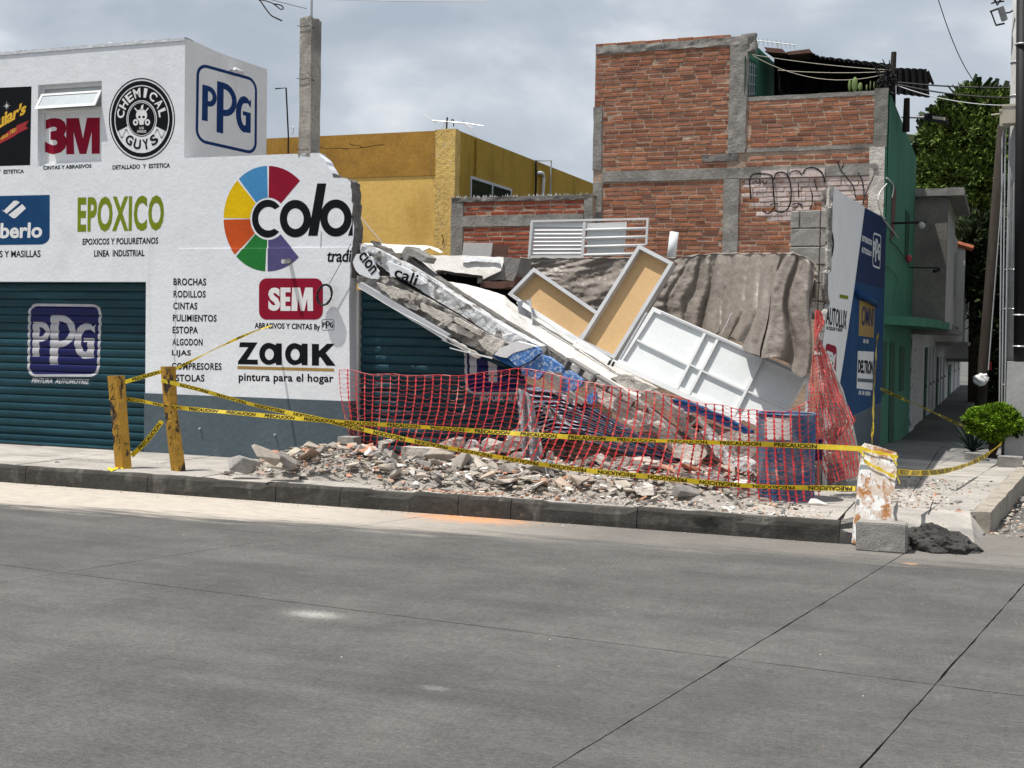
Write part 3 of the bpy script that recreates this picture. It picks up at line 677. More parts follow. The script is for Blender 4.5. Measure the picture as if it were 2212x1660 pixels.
# tilted sash
bm = bmesh.new(); a_ = Vector((wx0+.03, YF+.05, wz1-.11)); b_ = Vector((wx1-.03, YF+.05, wz1-.11)); dn = Vector((0, -.13, -(wz1-wm-.13)))
t_ = Vector((0, -.02, .0)); f_ = .04
def sash(bm, a_, b_, dn, f_, t_):
    w_ = (b_-a_).normalized()*f_; d_ = dn.normalized()*f_
    for qd in ([a_, b_, b_+d_, a_+d_], [a_+dn-d_, b_+dn-d_, b_+dn, a_+dn], [a_+d_, a_+w_+d_, a_+w_+dn-d_, a_+dn-d_], [b_-w_+d_, b_+d_, b_+dn-d_, b_-w_+dn-d_]): prism(bm, qd, t_)
sash(bm, a_, b_, dn, f_, t_); ss = mk('window_sash', bm, M['whitemetal'], win)
bm = bmesh.new(); i_ = Vector((.04, -.01, 0)); prism(bm, [a_+i_+dn*.06, b_+Vector((-.04, -.01, 0))+dn*.06, b_+Vector((-.04, -.01, 0))+dn*.94, a_+i_+dn*.94], (0, .004, 0))
mk('glass_pane', bm, M['paleglass'], win)

# painted signs -------------------------------------------------
def sign(name, sh, quad, m, label=None, y=YF-.0016, parent=shop, ledge=False):
    bm = bmesh.new(); decal(bm, sh, [P(u, v, y) for u, v in quad])
    if ledge:
        bmesh.ops.triangulate(bm, faces=bm.faces)
        bmesh.ops.bisect_plane(bm, geom=bm.verts[:]+bm.edges[:]+bm.faces[:], plane_co=(0, 0, zl-.001), plane_no=(0, 0, 1))
        fs_ = [f for f in bm.faces if f.calc_center_median().z < zl-.001]
        r_ = bmesh.ops.split(bm, geom=fs_)
        for v in {v for g in r_['geom'] if isinstance(g, bmesh.types.BMFace) for v in g.verts}: v.co.y -= .014
    return mk(name, bm, m, parent, label=label)
full = shape2d([[(0, 0), (1, 0), (1, 1), (0, 1)]])
ylow = YF-.014-.0016
# dark sign at the left edge, cut by the frame
sign('painted_sign', full, [(-90, 362), (65, 357), (68, 187), (-90, 194)], M['black'], 'black sign panel with yellow script and a red ribbon')
sign('painted_lettering', T('uiar\'s', .035, .95), qs('a', [(-20, 1120), (215, 985), (240, 870), (-20, 985)]), M['signyellow'], y=YF-.003)
sign('painted_lettering', shape2d([[(-.1, 0), (.0, .28), (.45, .62), (.6, .62), (.62, .72), (1, .8), (.9, .55), (1, .42), (.66, .30), (.5, .2)]]), qs('a', [(-20, 1260), (245, 1180), (248, 1010), (-20, 1080)]), M['red'], y=YF-.003)
sign('painted_lettering', T('since 1901', .02), qs('a', [(8, 1215), (140, 1140), (140, 1100), (8, 1175)]), M['signyellow'], y=YF-.0045)
st_ = [(.5+.5*(1 if i % 2 == 0 else .22)*(1 if i % 4 == 0 else .7)*sin(i*pi/8), .5+.5*(1 if i % 2 == 0 else .22)*(1 if i % 4 == 0 else .7)*cos(i*pi/8)) for i in range(16)]
sign('painted_lettering', shape2d([st_]), qs('a', [(22, 965), (95, 958), (95, 870), (22, 875)]), M['signwhite'], y=YF-.003)
sign('painted_lettering', T('Y  ESTETICA', .03, 1), qs('a', [(-22, 1506), (207, 1498), (207, 1464), (-22, 1470)]), M['black'])
sign('painted_lettering', T('CINTAS Y ABRASIVOS', .03, 1), qs('a', [(372, 1470), (790, 1452), (790, 1418), (372, 1436)]), M['black'])
sign('painted_lettering', T('DETALLADO  Y  ESTETICA', .03, 1), qs('a', [(972, 1468), (1470, 1450), (1470, 1410), (972, 1430)]), M['black'])
# 3M on the panel behind the wall face
for s_, x0_, x1_ in (('3', 388, 578), ('M', 572, 862)):
    sh_ = T(s_, .05)
    if s_ == 'M': sh_ = shape2d([[(0, 0), (0, 1), (.38, 1), (.5, .42), (.62, 1), (1, 1), (1, 0), (.76, 0), (.76, .62), (.6, 0), (.4, 0), (.22, .62), (.24, 0)]])
    mk('painted_lettering', decal(bmesh.new(), sh_, [P(*q('a', x_, y_), YF+.083) for x_, y_ in ((x0_, 1335), (x1_, 1330), (x1_, 1018), (x0_, 1024))]), M['maroon'], win)
# round badge
cq = qs('a', [(940, 1385), (1512, 1385), (1512, 675), (940, 675)])
B = shape2d
sign('painted_sign', merge2d(B([circ(.5, .5, .5), circ(.5, .5, .485)]), B([circ(.5, .5, .465), circ(.5, .5, .415)]),
     B([arcband(.5, .5, .23, .23, .40, .40, radians(-22), radians(202), 30)]), B([circ(.5, .5, .215)])), cq, M['black'], 'round black and white badge with lettering around a skull')
sign('painted_lettering', arctext('CHEMICAL', .5, .5, .265, .115, radians(180), radians(2), .03), cq, M['signwhite'], y=YF-.003)
sign('painted_lettering', arctext('GUYS', .5, .5, .375, .125, radians(222), radians(318), .03, True), cq, M['black'], y=YF-.003)
skull = [shape2d([circ(.5, .545, .085, .075, 20), circ(.468, .525, .02, .017, 10), circ(.532, .525, .02, .017, 10)]), shape2d([[(.46, .49), (.54, .49), (.53, .43), (.47, .43)]]), shape2d([circ(.41, .46, .04, n=14), circ(.41, .46, .017, n=10)]), shape2d([circ(.59, .46, .04, n=14), circ(.59, .46, .017, n=10)]),
         shape2d([[(.39, .63), (.43, .67), (.40, .64), (.47, .58), (.45, .57)]]), shape2d([[(.61, .63), (.57, .67), (.60, .64), (.53, .58), (.55, .57)]]), shape2d([[(.48, .61), (.52, .61), (.53, .68), (.50, .665)]]), shape2d([circ(.5, .5, .205), circ(.5, .5, .198)])]
sign('painted_lettering', merge2d(*skull), cq, M['signwhite'], y=YF-.003)
sign('painted_lettering', merge2d(in01(T('LOS', .02), .465, .375, .535, .405), in01(T('ANGELES', .02), .43, .335, .57, .365)), cq, M['signwhite'], y=YF-.003)
for sgn in (1, -1):
    cv = [(.5+sgn*(.2+.15*t), .33+.05*sin(t*7)) for t in [i/14 for i in range(15)]]
    sign('painted_lettering', shape2d([cv+[(x_, y_-.014) for x_, y_ in cv[::-1]]]), cq, M['black'], y=YF-.003)
# blue tag and texts
bq = qs('b', [(-60, 397), (322, 393), (322, 72), (-60, 80)])
sign('painted_sign', shape2d([[(0, 0)]+circ(.84, .17, .16, .17, 8, -pi/2, 0)+[(1, 1), (0, 1)]]), bq, M['bluedark'], 'blue tag sign with white lettering')
sign('painted_lettering', T('berlo', .03), qs('b', [(0, 355), (272, 350), (276, 250), (4, 255)]), M['signwhite'], y=YF-.003)
sign('painted_lettering', merge2d(shape2d([[(0, .5), (.05, .42), (.5, 1), (.62, 1), (.75, .9), (.2, .28), (.02, .5)]]), shape2d([[(.28, .22), (.42, .06), (.52, 0), (.6, .06), (1, .55), (.85, .8)]])), qs('b', [(12, 228), (168, 222), (168, 108), (12, 112)]), M['signwhite'], y=YF-.003)
sign('painted_lettering', T('S Y MASILLAS', .02), qs('b', [(-2, 478), (263, 476), (263, 430), (-2, 434)]), M['black'])
sign('painted_lettering', T('EPOXICO', .035, 1.08), qs('b', [(502, 315), (1062, 303), (1065, 72), (504, 86)]), M['olive'], 'tall olive green lettering')
sign('painted_lettering', T('EPOXICOS Y POLIURETANOS', .03, 1.05), qs('b', [(535, 397), (1025, 390), (1027, 347), (536, 356)]), M['black'])
sign('painted_lettering', T('LINEA  INDUSTRIAL', .03, 1.05), qs('b', [(610, 474), (937, 470), (937, 427), (611, 430)]), M['black'])
for w_, x0_, x1_, yb_, yt_ in (('BROCHAS', 1125, 1337, 659, 612), ('RODILLOS', 1125, 1334, 738, 692), ('CINTAS', 1123, 1280, 815, 769), ('PULIMIENTOS', 1121, 1405, 893, 848), ('ESTOPA', 1119, 1284, 971, 925), ('ALGODON', 1117, 1314, 1049, 1004), ('LIJAS', 1115, 1238, 1124, 1078), ('COMPRESORES', 1113, 1437, 1206, 1160), ('PISTOLAS', 1100, 1326, 1282, 1236)):
    k_ = .012*(x1_-x0_)
    sign('painted_lettering', T(w_, .028, 1.08), qs('b', [(x0_, yb_), (x1_, yb_+k_*.6), (x1_, yt_+k_*.6), (x0_, yt_)]), M['black'], y=ylow)
# wall logo on the side face
sq = qs('c', [(350, 1400), (955, 1535), (960, 782), (362, 615)])
sqq = [PX(u, v, xc+.0035) for u, v in sq]
bm = bmesh.new(); decal(bm, merge2d(*[([(.03+.94*x_, .02+.96*y_) for x_, y_ in s[0]], s[1]) for s in PPG], ppg_frame(.16, .04)), sqq)
mk('painted_sign', bm, M['navylogo'], shop, label='navy PPG letters in a rounded frame on the side face')
# colour wheel
wc = q('d', 1075, 660); sx_ = (1075-628)/4.571; sy_ = (1180-138)/2/4.571
wq = [(wc[0]-sx_, wc[1]+sy_), (wc[0]+sx_, wc[1]+sy_), (wc[0]+sx_, wc[1]-sy_), (wc[0]-sx_, wc[1]-sy_)]
seg = [('w_red', 46, 89, 'maroon'), ('b', 91.5, 131, 'w_blue'), ('y', 133.5, 179, 'w_yel'), ('o', 181, 223, 'w_org'), ('g', 225.5, 267, 'w_grn'), ('p', 270, 313, 'w_pur')]
for nme, a0_, a1_, mm in seg:
    sign('painted_colour_wedge', shape2d([arcband(.5, .5, .20, .20, .5, .5, radians(a0_), radians(a1_), 16)]), wq, M[mm], ledge=True, label={'maroon': 'dark red', 'w_blue': 'sky blue', 'w_yel': 'yellow', 'w_org': 'orange', 'w_grn': 'green', 'w_pur': 'violet'}[mm]+' wedge of the painted colour wheel')
def dq(x0_, y0_, x1_, y1_): return qs('d', [(x0_, y1_), (x1_, y1_), (x1_, y0_), (x0_, y0_)])
cC = circ(.55, .5, .55, .5, 30, radians(40), radians(317)); cI = circ(.58, .5, .36, .31, 30, radians(52), radians(303))
sign('painted_lettering', shape2d([cC+cI[::-1]]), dq(908, 472, 1190, 848), M['black'], 'large black rounded lettering')
oo = shape2d([circ(.5, .5, .5, n=36), circ(.5, .5, .265, .275, n=30)])
sign('painted_lettering', oo, dq(1182, 474, 1492, 846), M['black'])
sign('painted_lettering', shape2d([[(0, 0), (.52, 0), (1, 1), (.5, 1)]]), dq(1462, 312, 1642, 830), M['black'])
sign('painted_lettering', oo, dq(1582, 470, 1893, 838), M['black'])
sign('painted_lettering', shape2d([[(0, 0), (1, 0), (1, 1), (.8, .5)]]), dq(1856, 600, 1903, 828), M['black'])
sign('painted_lettering', T('tradi', .02, .95, .15), dq(1650, 965, 1893, 1090), M['black'], y=ylow)
# SEM label
def eq(x0_, y0_, x1_, y1_, k=0): return qs('e', [(x0_, y1_), (x1_, y1_+k), (x1_, y0_+k), (x0_, y0_)])
sign('painted_sign', shape2d([rrect(0, 0, 1, 1, .12, ry=.2)]), eq(790, 52, 1300, 382), M['maroon'], 'dark red rounded label with white lettering', y=ylow)
Sx = T('S', .05); Ex = shape2d([[(0, 0), (1, 0), (1, .2), (.5, .2), (.5, .4), (.95, .4), (.95, .6), (.5, .6), (.5, .8), (1, .8), (1, 1), (0, 1)]])
Mx = shape2d([[(0, 0), (.04, 1), (.4, 1), (.52, .5), (.64, 1), (.98, 1), (1, 0), (.75, 0), (.73, .55), (.6, .0), (.44, 0), (.3, .55), (.27, 0)]])
sign('painted_lettering', merge2d(in01(Sx, 0, 0, .27, 1), in01(Ex, .275, 0, .5, 1), in01(Mx, .52, 0, 1, 1)), eq(864, 126, 1222, 312), M['signwhite'], y=ylow-.0015)
sign('painted_lettering', T('ABRASIVOS Y CINTAS By', .03), eq(755, 405, 1278, 464, 12), M['black'], y=ylow)
sign('painted_lettering', merge2d(*PPG, ppg_frame(.16, .04)), eq(1290, 380, 1390, 468), M['black'], y=ylow)
# zaak
zz_ = shape2d([[(0, 0), (1, 0), (.98, .22), (.45, .22), (.98, 1), (.98, 1), (.1, 1), (.06, .78), (.52, .78), (0, .12)]])
aa_ = shape2d([[(1, 0), (1, .98), (.74, .98), (.74, .9)]+circ(.42, .5, .42, .5, 24, radians(68), radians(292))+[(.74, .1), (.74, 0)], circ(.45, .48, .2, .26, 20)])
kk_ = shape2d([[(0, 0), (.3, 0), (.3, .35), (.36, .4), (.62, 0), (1, 0), (.58, .58), (.96, 1), (.64, 1), (.3, .66), (.3, .98), (0, .98)]])
for sh_, x0_, x1_, yo in ((zz_, 622, 782, 0), (aa_, 792, 972, 4), (aa_, 998, 1178, 6), (kk_, 1212, 1402, 10)):
    sign('painted_lettering', sh_, eq(x0_, 562+yo, x1_, 738+yo, 2), M['black'], y=ylow)
sign('painted_lettering', full, eq(618, 752, 1390, 776, 20), M['gold'], 'ochre underline stroke', y=ylow)
sign('painted_lettering', T('pintura para el hogar', .025, 1.05), eq(628, 806, 1386, 890, 12), M['black'], y=ylow)
# spout and camera
p_ = P(*q('d', 1290, 1075), YF); bm = bmesh.new(); tube(bm, [p_+Vector((0, .02, 0)), p_+Vector((-.01, -.16, -.02))], .028, 12, False)
bmesh.ops.solidify(bm, geom=bm.faces[:], thickness=.004); mk('rain_spout', bm, M['pvc'], shop, smooth=True)
p_ = PX(*q('a', 1990, 610), xc); bm = bmesh.new(); tube(bm, [p_, p_+Vector((.09, .0, .0))], .014, 8); tube(bm, [p_+Vector((.08, -.02, 0)), p_+Vector((.10, .13, -.01))], .03, 12); mk('security_camera', bm, M['whitemetal'], shop, smooth=True)
for u, v in ((*q('e', 323, 1250),), (*q('e', 922, 1300),)):
    p_ = P(u, v, YF-.02); bm = bmesh.new(); tube(bm, [p_, p_+Vector((0, -.03, 0))], .012, 8); mk('wall_bolt', bm, M['alum'], shop)
# hairline cable stuck down the wall
bm = bmesh.new(); tube(bm, [P(*q('d', x_, y_), YF-.006) for x_, y_ in ((1590, 780), (1585, 900), (1575, 1100), (1570, 1160))], .004, 4); mk('wall_wire', bm, M['alum'], shop)
# ------------------------------------------------------------------ loose, uneven bricks
def brick_variants(n, w, h, d, m):
    o = []
    for i in range(n):
        r = random.Random(100+i); bm = bmesh.new(); vs = box(bm, -w/2, w/2, 0, d, 0, h)
        bmesh.ops.bevel(bm, geom=bm.edges[:], offset=.006, segments=1, affect='EDGES')
        for v in bm.verts: v.co += Vector((r.uniform(-.006, .006), r.uniform(-.003, .003), r.uniform(-.004, .004)))
        me = bpy.data.meshes.new('brick'); bm.to_mesh(me); bm.free(); me.materials.append(m); o.append(me)
    return o
BV = brick_variants(8, .238, .056, .06, M['brick']); BVR = brick_variants(5, .238, .052, .06, M['brickred']); BVW = brick_variants(5, .240, .060, .06, M['whitewash'])
class Wall:
    def __init__(s, parent, y, limit): s.parent = parent; s.y = y; s.n = 0; s.limit = limit; s.bm = bmesh.new(); s.bw = bmesh.new(); s.any = False; s.anyw = False; s.r = random.Random(5)
    def fill(s, x0, x1, z0, z1, var, pitch_z=.0745, pitch_x=.256, alt=None, altv=None, skip=None):
        rows = max(1, int(round((z1-z0)/pitch_z))); pz = (z1-z0)/rows
        for k in range(rows-1, -1, -1):
            z = z0+k*pz+(pz-.057)/2; x = x0-(s.r.random()*pitch_x)
            while x < x1:
                L_ = pitch_x*s.r.uniform(.93, 1.07); a, b2 = max(x, x0), min(x+L_-.013, x1)
                if b2-a > .05:
                    cx = (a+b2)/2; wob = .006*noise.noise(Vector((cx*1.3, z*3, 1)))+s.r.uniform(-.003, .003)
                    if not (skip and skip(cx, z)):
                        wsh = alt and alt(cx, z); me = s.r.choice(altv if wsh else var)
                        loc = Vector((cx, s.y-.007+s.r.uniform(-.005, .005), z+wob)); rot = (s.r.uniform(-.04, .04), s.r.uniform(-.026, .026), s.r.uniform(-.025, .025)); scl = ((b2-a)/.238, 1, s.r.uniform(.92, 1.06))
                        if s.n < s.limit: inst('brick', me, loc, s.parent, rot, scl)
                        else:
                            tb_m = s.bw if wsh else s.bm; n0 = len(tb_m.verts); tb_m.from_mesh(me); tb_m.verts.ensure_lookup_table()
                            mx_ = Matrix.Translation(loc) @ Matrix.Rotation(rot[1], 4, 'Y') @ Matrix.Diagonal((*scl, 1))
                            for v in tb_m.verts[n0:]: v.co = mx_ @ v.co
                            if wsh: s.anyw = True
                            else: s.any = True
                        s.n += 1
                x += L_
    def close(s, m):
        if s.any: mk('bricks', s.bm, m, s.parent, kind='stuff')
        if s.anyw: mk('whitewashed_bricks', s.bw, M['whitewash'], s.parent, kind='stuff')
def rough_box(name, parent, b, m, amp=.012, cuts=7, scale=5, **k):
    bm = bmesh.new(); box(bm, *b); subd_rough(bm, cuts, amp, scale, rng.random()*50); return mk(name, bm, m, parent, **k)

# ------------------------------------------------------------------ the unplastered brick house on the corner
bh = thing('brick_house', 'tall bare brick house with a green side wall and white graffiti outlines', 'house', (-4, YB, ZW))
xl = P(1283, 300, YB).x; xm1 = P(1575, 300, YB).x-.02; xm2 = P(1603, 300, YB).x; xr = -1.75
zt = 6.60; zp = 5.60; zb2 = P(1400, 371, YB).z; zb1 = P(1400, 392, YB).z
mk('mortar_wall', boxes((xl, xm2, YB, YB+.15, .0, zt), (xm2, xr, YB, YB+.15, 0, zp)), M['mortar'], bh)
colr0 = P(1888, 260, YB).x
rough_box('concrete_column', bh, (xl-.01, xl+.14, YB-.02, YB+.13, P(1290, 355, YB).z-.1, P(1290, 232, YB).z), M['beamgrey'])
rough_box('concrete_column', bh, (xl+.005, xl+.16, YB-.018, YB+.13, 2.5, zb1+.0), M['beamgrey'])
rough_box('concrete_column', bh, (xm1+.01, xm2+.06, YB-.03, YB+.13, zb2+.25, zt-.02), M['beamgrey'], .016, 14, 7)
rough_box('concrete_column', bh, (xm1-.04, xm2-.03, YB-.028, YB+.13, 2.5, zb1-.01), M['beamgrey'], .014, 12, 7)
rough_box('concrete_column', bh, (colr0, xr-.004, YB-.02, YB+.1, P(1900, 318, YB).z, zp+.06), M['column'], .012, 9, 7)
rough_box('ring_beam', bh, (xl+.17, xr-.12, YB-.026, YB+.12, zb1, zb2+.01), M['beamgrey'], .012, 24, 5)
rough_box('mortar_patch', bh, (xm2+.07, xr-.05, YB-.016, YB+.1, P(1750, 325, YB).z, P(1750, 336, YB).z+.13), M['beamgrey'], .014, 14, 7)
rough_box('mortar_patch', bh, (P(1516, 340, YB).x, xm2-.05, YB-.018, YB+.1, P(1516, 350, YB).z, P(1516, 336, YB).z), M['cement'], .014, 6, 9)
rough_box('mortar_cap', bh, (xl+.0, xm1+.2, YB-.022, YB+.14, zt-.14, zt-.02), M['beamgrey'], .03, 20, 9)
rough_box('mortar_cap', bh, (xm1+.2, xm2+.18, YB-.02, YB+.14, zt-.25, zt+.03), M['beamgrey'], .03, 9, 9)
rough_box('mortar_cap', bh, (xm2+.05, colr0, YB-.01, YB+.15, zp-.04, zp+.025), M['beamgrey'], .006, 14, 9)
rough_box('render_patch', bh, (P(1877, 400, YB).x, xr-.03, YB-.03, YB+.1, 3.0, P(1890, 318, YB).z), M['creamy'], .012, 12, 6)
BW = Wall(bh, YB, 300)
gr_c = [q('s', x_, y_) for x_, y_ in ((230, 480), (480, 480), (330, 690), (700, 480), (880, 500), (560, 700), (800, 660), (1000, 350), (1250, 350), (1150, 500), (1400, 450))]
gr_w = [(P(u, v, YB).x, P(u, v, YB).z) for u, v in gr_c]
def washed(x_, z_): return any(((x_-a)/.22)**2+((z_-b2)/.30)**2 < 1 for a, b2 in gr_w) and rng.random() < .95
def holes(x_, z_): return z_ > zt-.30 and noise.noise(Vector((x_*4, z_*3, 5))) > .42
BW.fill(xm2+.08, colr0, P(1750, 318, YB).z+.02, zp-.04, BV)
BW.fill(xl+.01, xm1, P(1290, 232, YB).z, zt-.15, BV, skip=holes)
BW.fill(xl+.16, xm1, zb2+.02, P(1290, 232, YB).z, BV)
BW.fill(xl+.0, xm1+.0, zt-.03, zt+.04, BV)
BW.fill(xm2+.07, colr0+.05, zb2+.02, P(1750, 336, YB).z+.03, BV)
BW.fill(xl+.17, xm1-.06, 2.75, zb1-.01, BV)
BW.fill(xm2-.02, P(1880, 400, YB).x, 2.9, zb1-.01, BV, alt=washed, altv=BVW)
BW.close(M['brick'])
for a_, b2 in (((230, 250), (560, 330)), ((600, 230), (1050, 320))):
    A_, B_ = P(*q('s', *a_), YB), P(*q('s', *b2), YB); rough_box('sprayed_wash', bh, (A_.x, B_.x, YB-.040, YB-.0, min(A_.z, B_.z), max(A_.z, B_.z)), M['whitewash'], .006, 8, 6)
# graffiti outlines sprayed over the bricks
def spray(pts, w=.011):
    ps = smooth_path([P(*q('s', *p), YB-.046) for p in pts], 5); bm = bmesh.new(); r = []
    for i, p in enumerate(ps):
        t = (ps[min(i+1, len(ps)-1)]-ps[max(i-1, 0)]).normalized(); nn = Vector((-t.z, 0, t.x))*w*rng.uniform(.7, 1.2)
        p = p+Vector((0, rng.uniform(-.002, .002), 0)); r.append((bm.verts.new(p+nn), bm.verts.new(p-nn)))
    for i in range(len(r)-1): bm.faces.new((r[i][0], r[i+1][0], r[i+1][1], r[i][1]))
    bmesh.ops.solidify(bm, geom=bm.faces[:], thickness=.004)
    mk('graffiti_stroke', bm, M['graf'], bh)
for st_ in ([(90, 620), (80, 480), (75, 350), (130, 290), (250, 285), (340, 300), (370, 350), (380, 480), (390, 610), (400, 700), (360, 770), (300, 800), (230, 750)],
            [(390, 360), (410, 290), (480, 265), (550, 290), (590, 370), (610, 500), (605, 640), (560, 750), (480, 785), (400, 760)],
            [(580, 290), (640, 250), (710, 255), (750, 300)], [(760, 290), (800, 225), (880, 205), (960, 230), (1020, 290), (1050, 400)],
            [(705, 400), (710, 600)], [(860, 470), (885, 560), (880, 680), (850, 750)], [(910, 360), (950, 500)], [(340, 690), (400, 670), (440, 680)], [(620, 680), (700, 670), (760, 690)], [(640, 760), (700, 700), (720, 680), (760, 740)],
            [(1210, 120), (1260, 240), (1360, 370), (1420, 460), (1450, 600)], [(1300, 150), (1270, 220)], [(1480, 270), (1540, 400), (1560, 600)], [(110, 400), (150, 380), (190, 410)], [(200, 350), (210, 430)], [(240, 370), (260, 420), (300, 380)]):
    spray(st_, .012 if len(st_) > 5 else .009)
# green side wall
sy = [(YB, zp+.02), (22.3, 5.6), (24.3, 5.56), (27.0, 5.5)]
mk('side_wall', prisms(([Vector((XS, YB-.01, -.4)), Vector((XS, YB-.01, zp+.03))]+[Vector((XS, a, b2)) for a, b2 in sy[1:]]+[Vector((XS, 27, -.4))], (-.14, 0, 0))), M['green'], bh, label='green painted side wall')
gz = PX(1908, 690, XS).z; gy0 = PX(1912, 690, XS).y; 
# canopy slab over the side doors
c0, c1, c2 = PX(1908, 693, XS), P(1960, 671, 23.0), P(2012, 712, 26.4)
cz = c0.z
bm = prisms(([Vector((XS, 20.35, cz-.06)), Vector((-1.38, 21.2, cz-.06)), Vector((-1.10, 23.5, cz-.06)), Vector((-1.02, 26.95, cz-.06)), Vector((XS, 26.95, cz-.06))], (0, 0, .14)))
mk('canopy', bm, M['green'], bh)
def side_open(name, px, m, dep=.02, parent=bh, x=XS):
    p3 = [PX(u, v, x) for u, v in px]; bm = prisms(([p+Vector((.004, 0, 0)) for p in p3], (.008, 0, 0))); return mk(name, bm, m, parent)
side_open('window', qs('o', [(100, 1145), (140, 1145), (150, 788), (118, 788)]), M['greend'])
side_open('door', qs('o', [(160, 1470), (195, 1475), (205, 795), (172, 790)]), M['greend'])
side_open('window', qs('o', [(235, 1120), (262, 1118), (270, 822), (238, 818)]), M['greend'])
side_open('window', qs('m', [(785, 480), (812, 440), (828, 100), (800, 60)]), M['brown'])
w_ = side_open('window', qs('m', [(893, 600), (915, 600), (930, 290), (900, 250)]), M['greend'])
# upstairs terrace: green return wall with a grille door
xg = xm2+.02
gp = [Vector((xg, YB+.1, zt+.05)), Vector((xg, 22.1, 6.75)), Vector((xg, 23.6, 6.9)), Vector((xg, 23.6, 4.5)), Vector((xg, YB+.1, 4.5))]
gp = [PX(1602, 76, xg), PX(1640, 105, xg), PX(1675, 138, xg), PX(1675, 215, xg), PX(1602, 215, xg)]
for p in gp[3:]: p.z = 5.0
gp[0].y = gp[4].y = YB+.02
mk('terrace_wall', prisms((gp, (-.15, 0, 0))), M['green'], bh)
dpx = [(1607, 214), (1630, 210), (1632, 135), (1608, 122)]
d3 = [PX(u, v, xg) for u, v in dpx]; dr = mk('door', prisms(([p+Vector((.004, 0, 0)) for p in d3], (.01, 0, 0))), M['greend'], bh)
bm = bmesh.new()
for s_ in (.2, .4, .6, .8): tube(bm, [bil(d3, s_, .05)+Vector((.02, 0, 0)), bil(d3, s_, .92)+Vector((.02, 0, 0))], .010, 5)
for t_ in (.1, .35, .6, .85): tube(bm, [bil(d3, .05, t_)+Vector((.02, 0, 0)), bil(d3, .95, t_)+Vector((.02, 0, 0))], .010, 5)
mk('grille', bm, M['greymetal'], dr)
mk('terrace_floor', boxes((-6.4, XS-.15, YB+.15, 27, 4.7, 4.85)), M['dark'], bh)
# dark lean-to on the terrace
lt = thing('terrace_lean_to', 'dark sheet-roofed lean-to with hanging black cloth on the brick house terrace', 'shelter', (-3, 22, 4.85))
def ppoly(px, y): return [P(u, v, y) for u, v in px]
def sheetpoly(name, pts, parent, m, th=(0, .02, 0), **k): return mk(name, prisms((pts, th)), m, parent, **k)
bm = grid_mesh(lambda s, t: P(1672+s*262, 112+s*28+t*(110-s*20), 22.6)+Vector((0, .10*sin(s*37)*t+.05*sin(s*90), 0)), 60, 10, .01)
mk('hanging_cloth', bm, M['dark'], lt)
# corrugated roof sheets running back
def corr(a, b2, back, n=24, amp=.02):
    def f(s, t): p = a.lerp(b2, s)+back*t; return p+Vector((0, 0, amp*sin(s*n*pi)))
    return grid_mesh(f, n*4, 2, .006)
mk('roof_sheet', corr(P(1652, 112, 21.6), P(1765, 118, 21.4), Vector((0, 2.0, .18))), M['rust'], lt)
mk('roof_sheet', corr(P(1745, 120, 21.5), P(1900, 142, 21.3), Vector((0, 2.0, .14)), 30), M['rust'], lt)
mk('roof_sheet', corr(P(1890, 148, 21.0), P(2006, 152, 21.0), Vector((0, 1.6, .1)), 20), M['rust'], lt)
bm = grid_mesh(lambda s, t: P(1936+s*(66+t*7), 147+s*3+t*(56+6*s), 20.95)+Vector((0, .03*sin(s*30), 0)), 30, 6, .01); mk('loose_sheet', bm, M['dark'], lt)
mk('roof_board', prisms(([P(1650, 102, 21.4), P(1690, 106, 21.4), P(1700, 116, 21.4), P(1658, 113, 21.4)], (0, .3, 0))), M['brown'], lt)
mk('roof_board', prisms(([P(1700, 112, 21.3), P(1748, 106, 21.3), P(1755, 114, 21.3), P(1702, 119, 21.3)], (0, .5, 0))), M['brown'], lt)
for (u0, v0), (u1, v1), r_ in (((1931, 113), (1927, 195), .05), ((1959, 213), (1957, 285), .06)):
    bm = bmesh.new(); y_ = 20.5 if u0 < 1940 else 22; tube(bm, [P(u1, v1, y_), P(u0, v0, y_)], [r_, r_*.8], 8); mk('wooden_post', bm, M['wood'], lt)
bm = bmesh.new()
for k in range(26):
    a_ = P(1915+rng.gauss(0, 9), 150+rng.uniform(-12, 45), 20.4); ps = [a_+Vector((rng.gauss(0, .07), rng.gauss(0, .05), rng.gauss(0, .09))) for _ in range(4)]
    tube(bm, smooth_path(ps, 4), .008, 4)
mk('cable_tangle', bm, M['rubberblack'], lt)
for i, (a_, b2, s_) in enumerate((((1622, 118), (1925, 152), .03), ((1625, 120), (1915, 160), .22), ((1680, 152), (1920, 155), .03))):
    bm = bmesh.new(); tube(bm, sag(P(*a_, 20.6), P(*b2, 20.5), s_), .005, 5); mk('clothes_line', bm, M['beige'], lt)
ct_ = thing('potted_cactus', 'green prickly pear cactus on the terrace parapet', 'plant', P(1845, 198, 20.5))
for u, v, h_, w_ in ((1846, 200, .24, .10), (1858, 198, .14, .07), (1835, 199, .2, .05), (1880, 196, .15, .022), (1888, 195, .13, .022), (1895, 195, .11, .022), (1872, 197, .10, .03)):
    p_ = P(u, v, 20.5); bm = bmesh.new(); bmesh.ops.create_icosphere(bm, subdivisions=2, radius=.5)
    for v_ in bm.verts: v_.co = Vector((v_.co.x*w_, v_.co.y*.05, (v_.co.z+.5)*h_))+p_
    mk('cactus_pad', bm, M['cactus'], ct_, smooth=True)
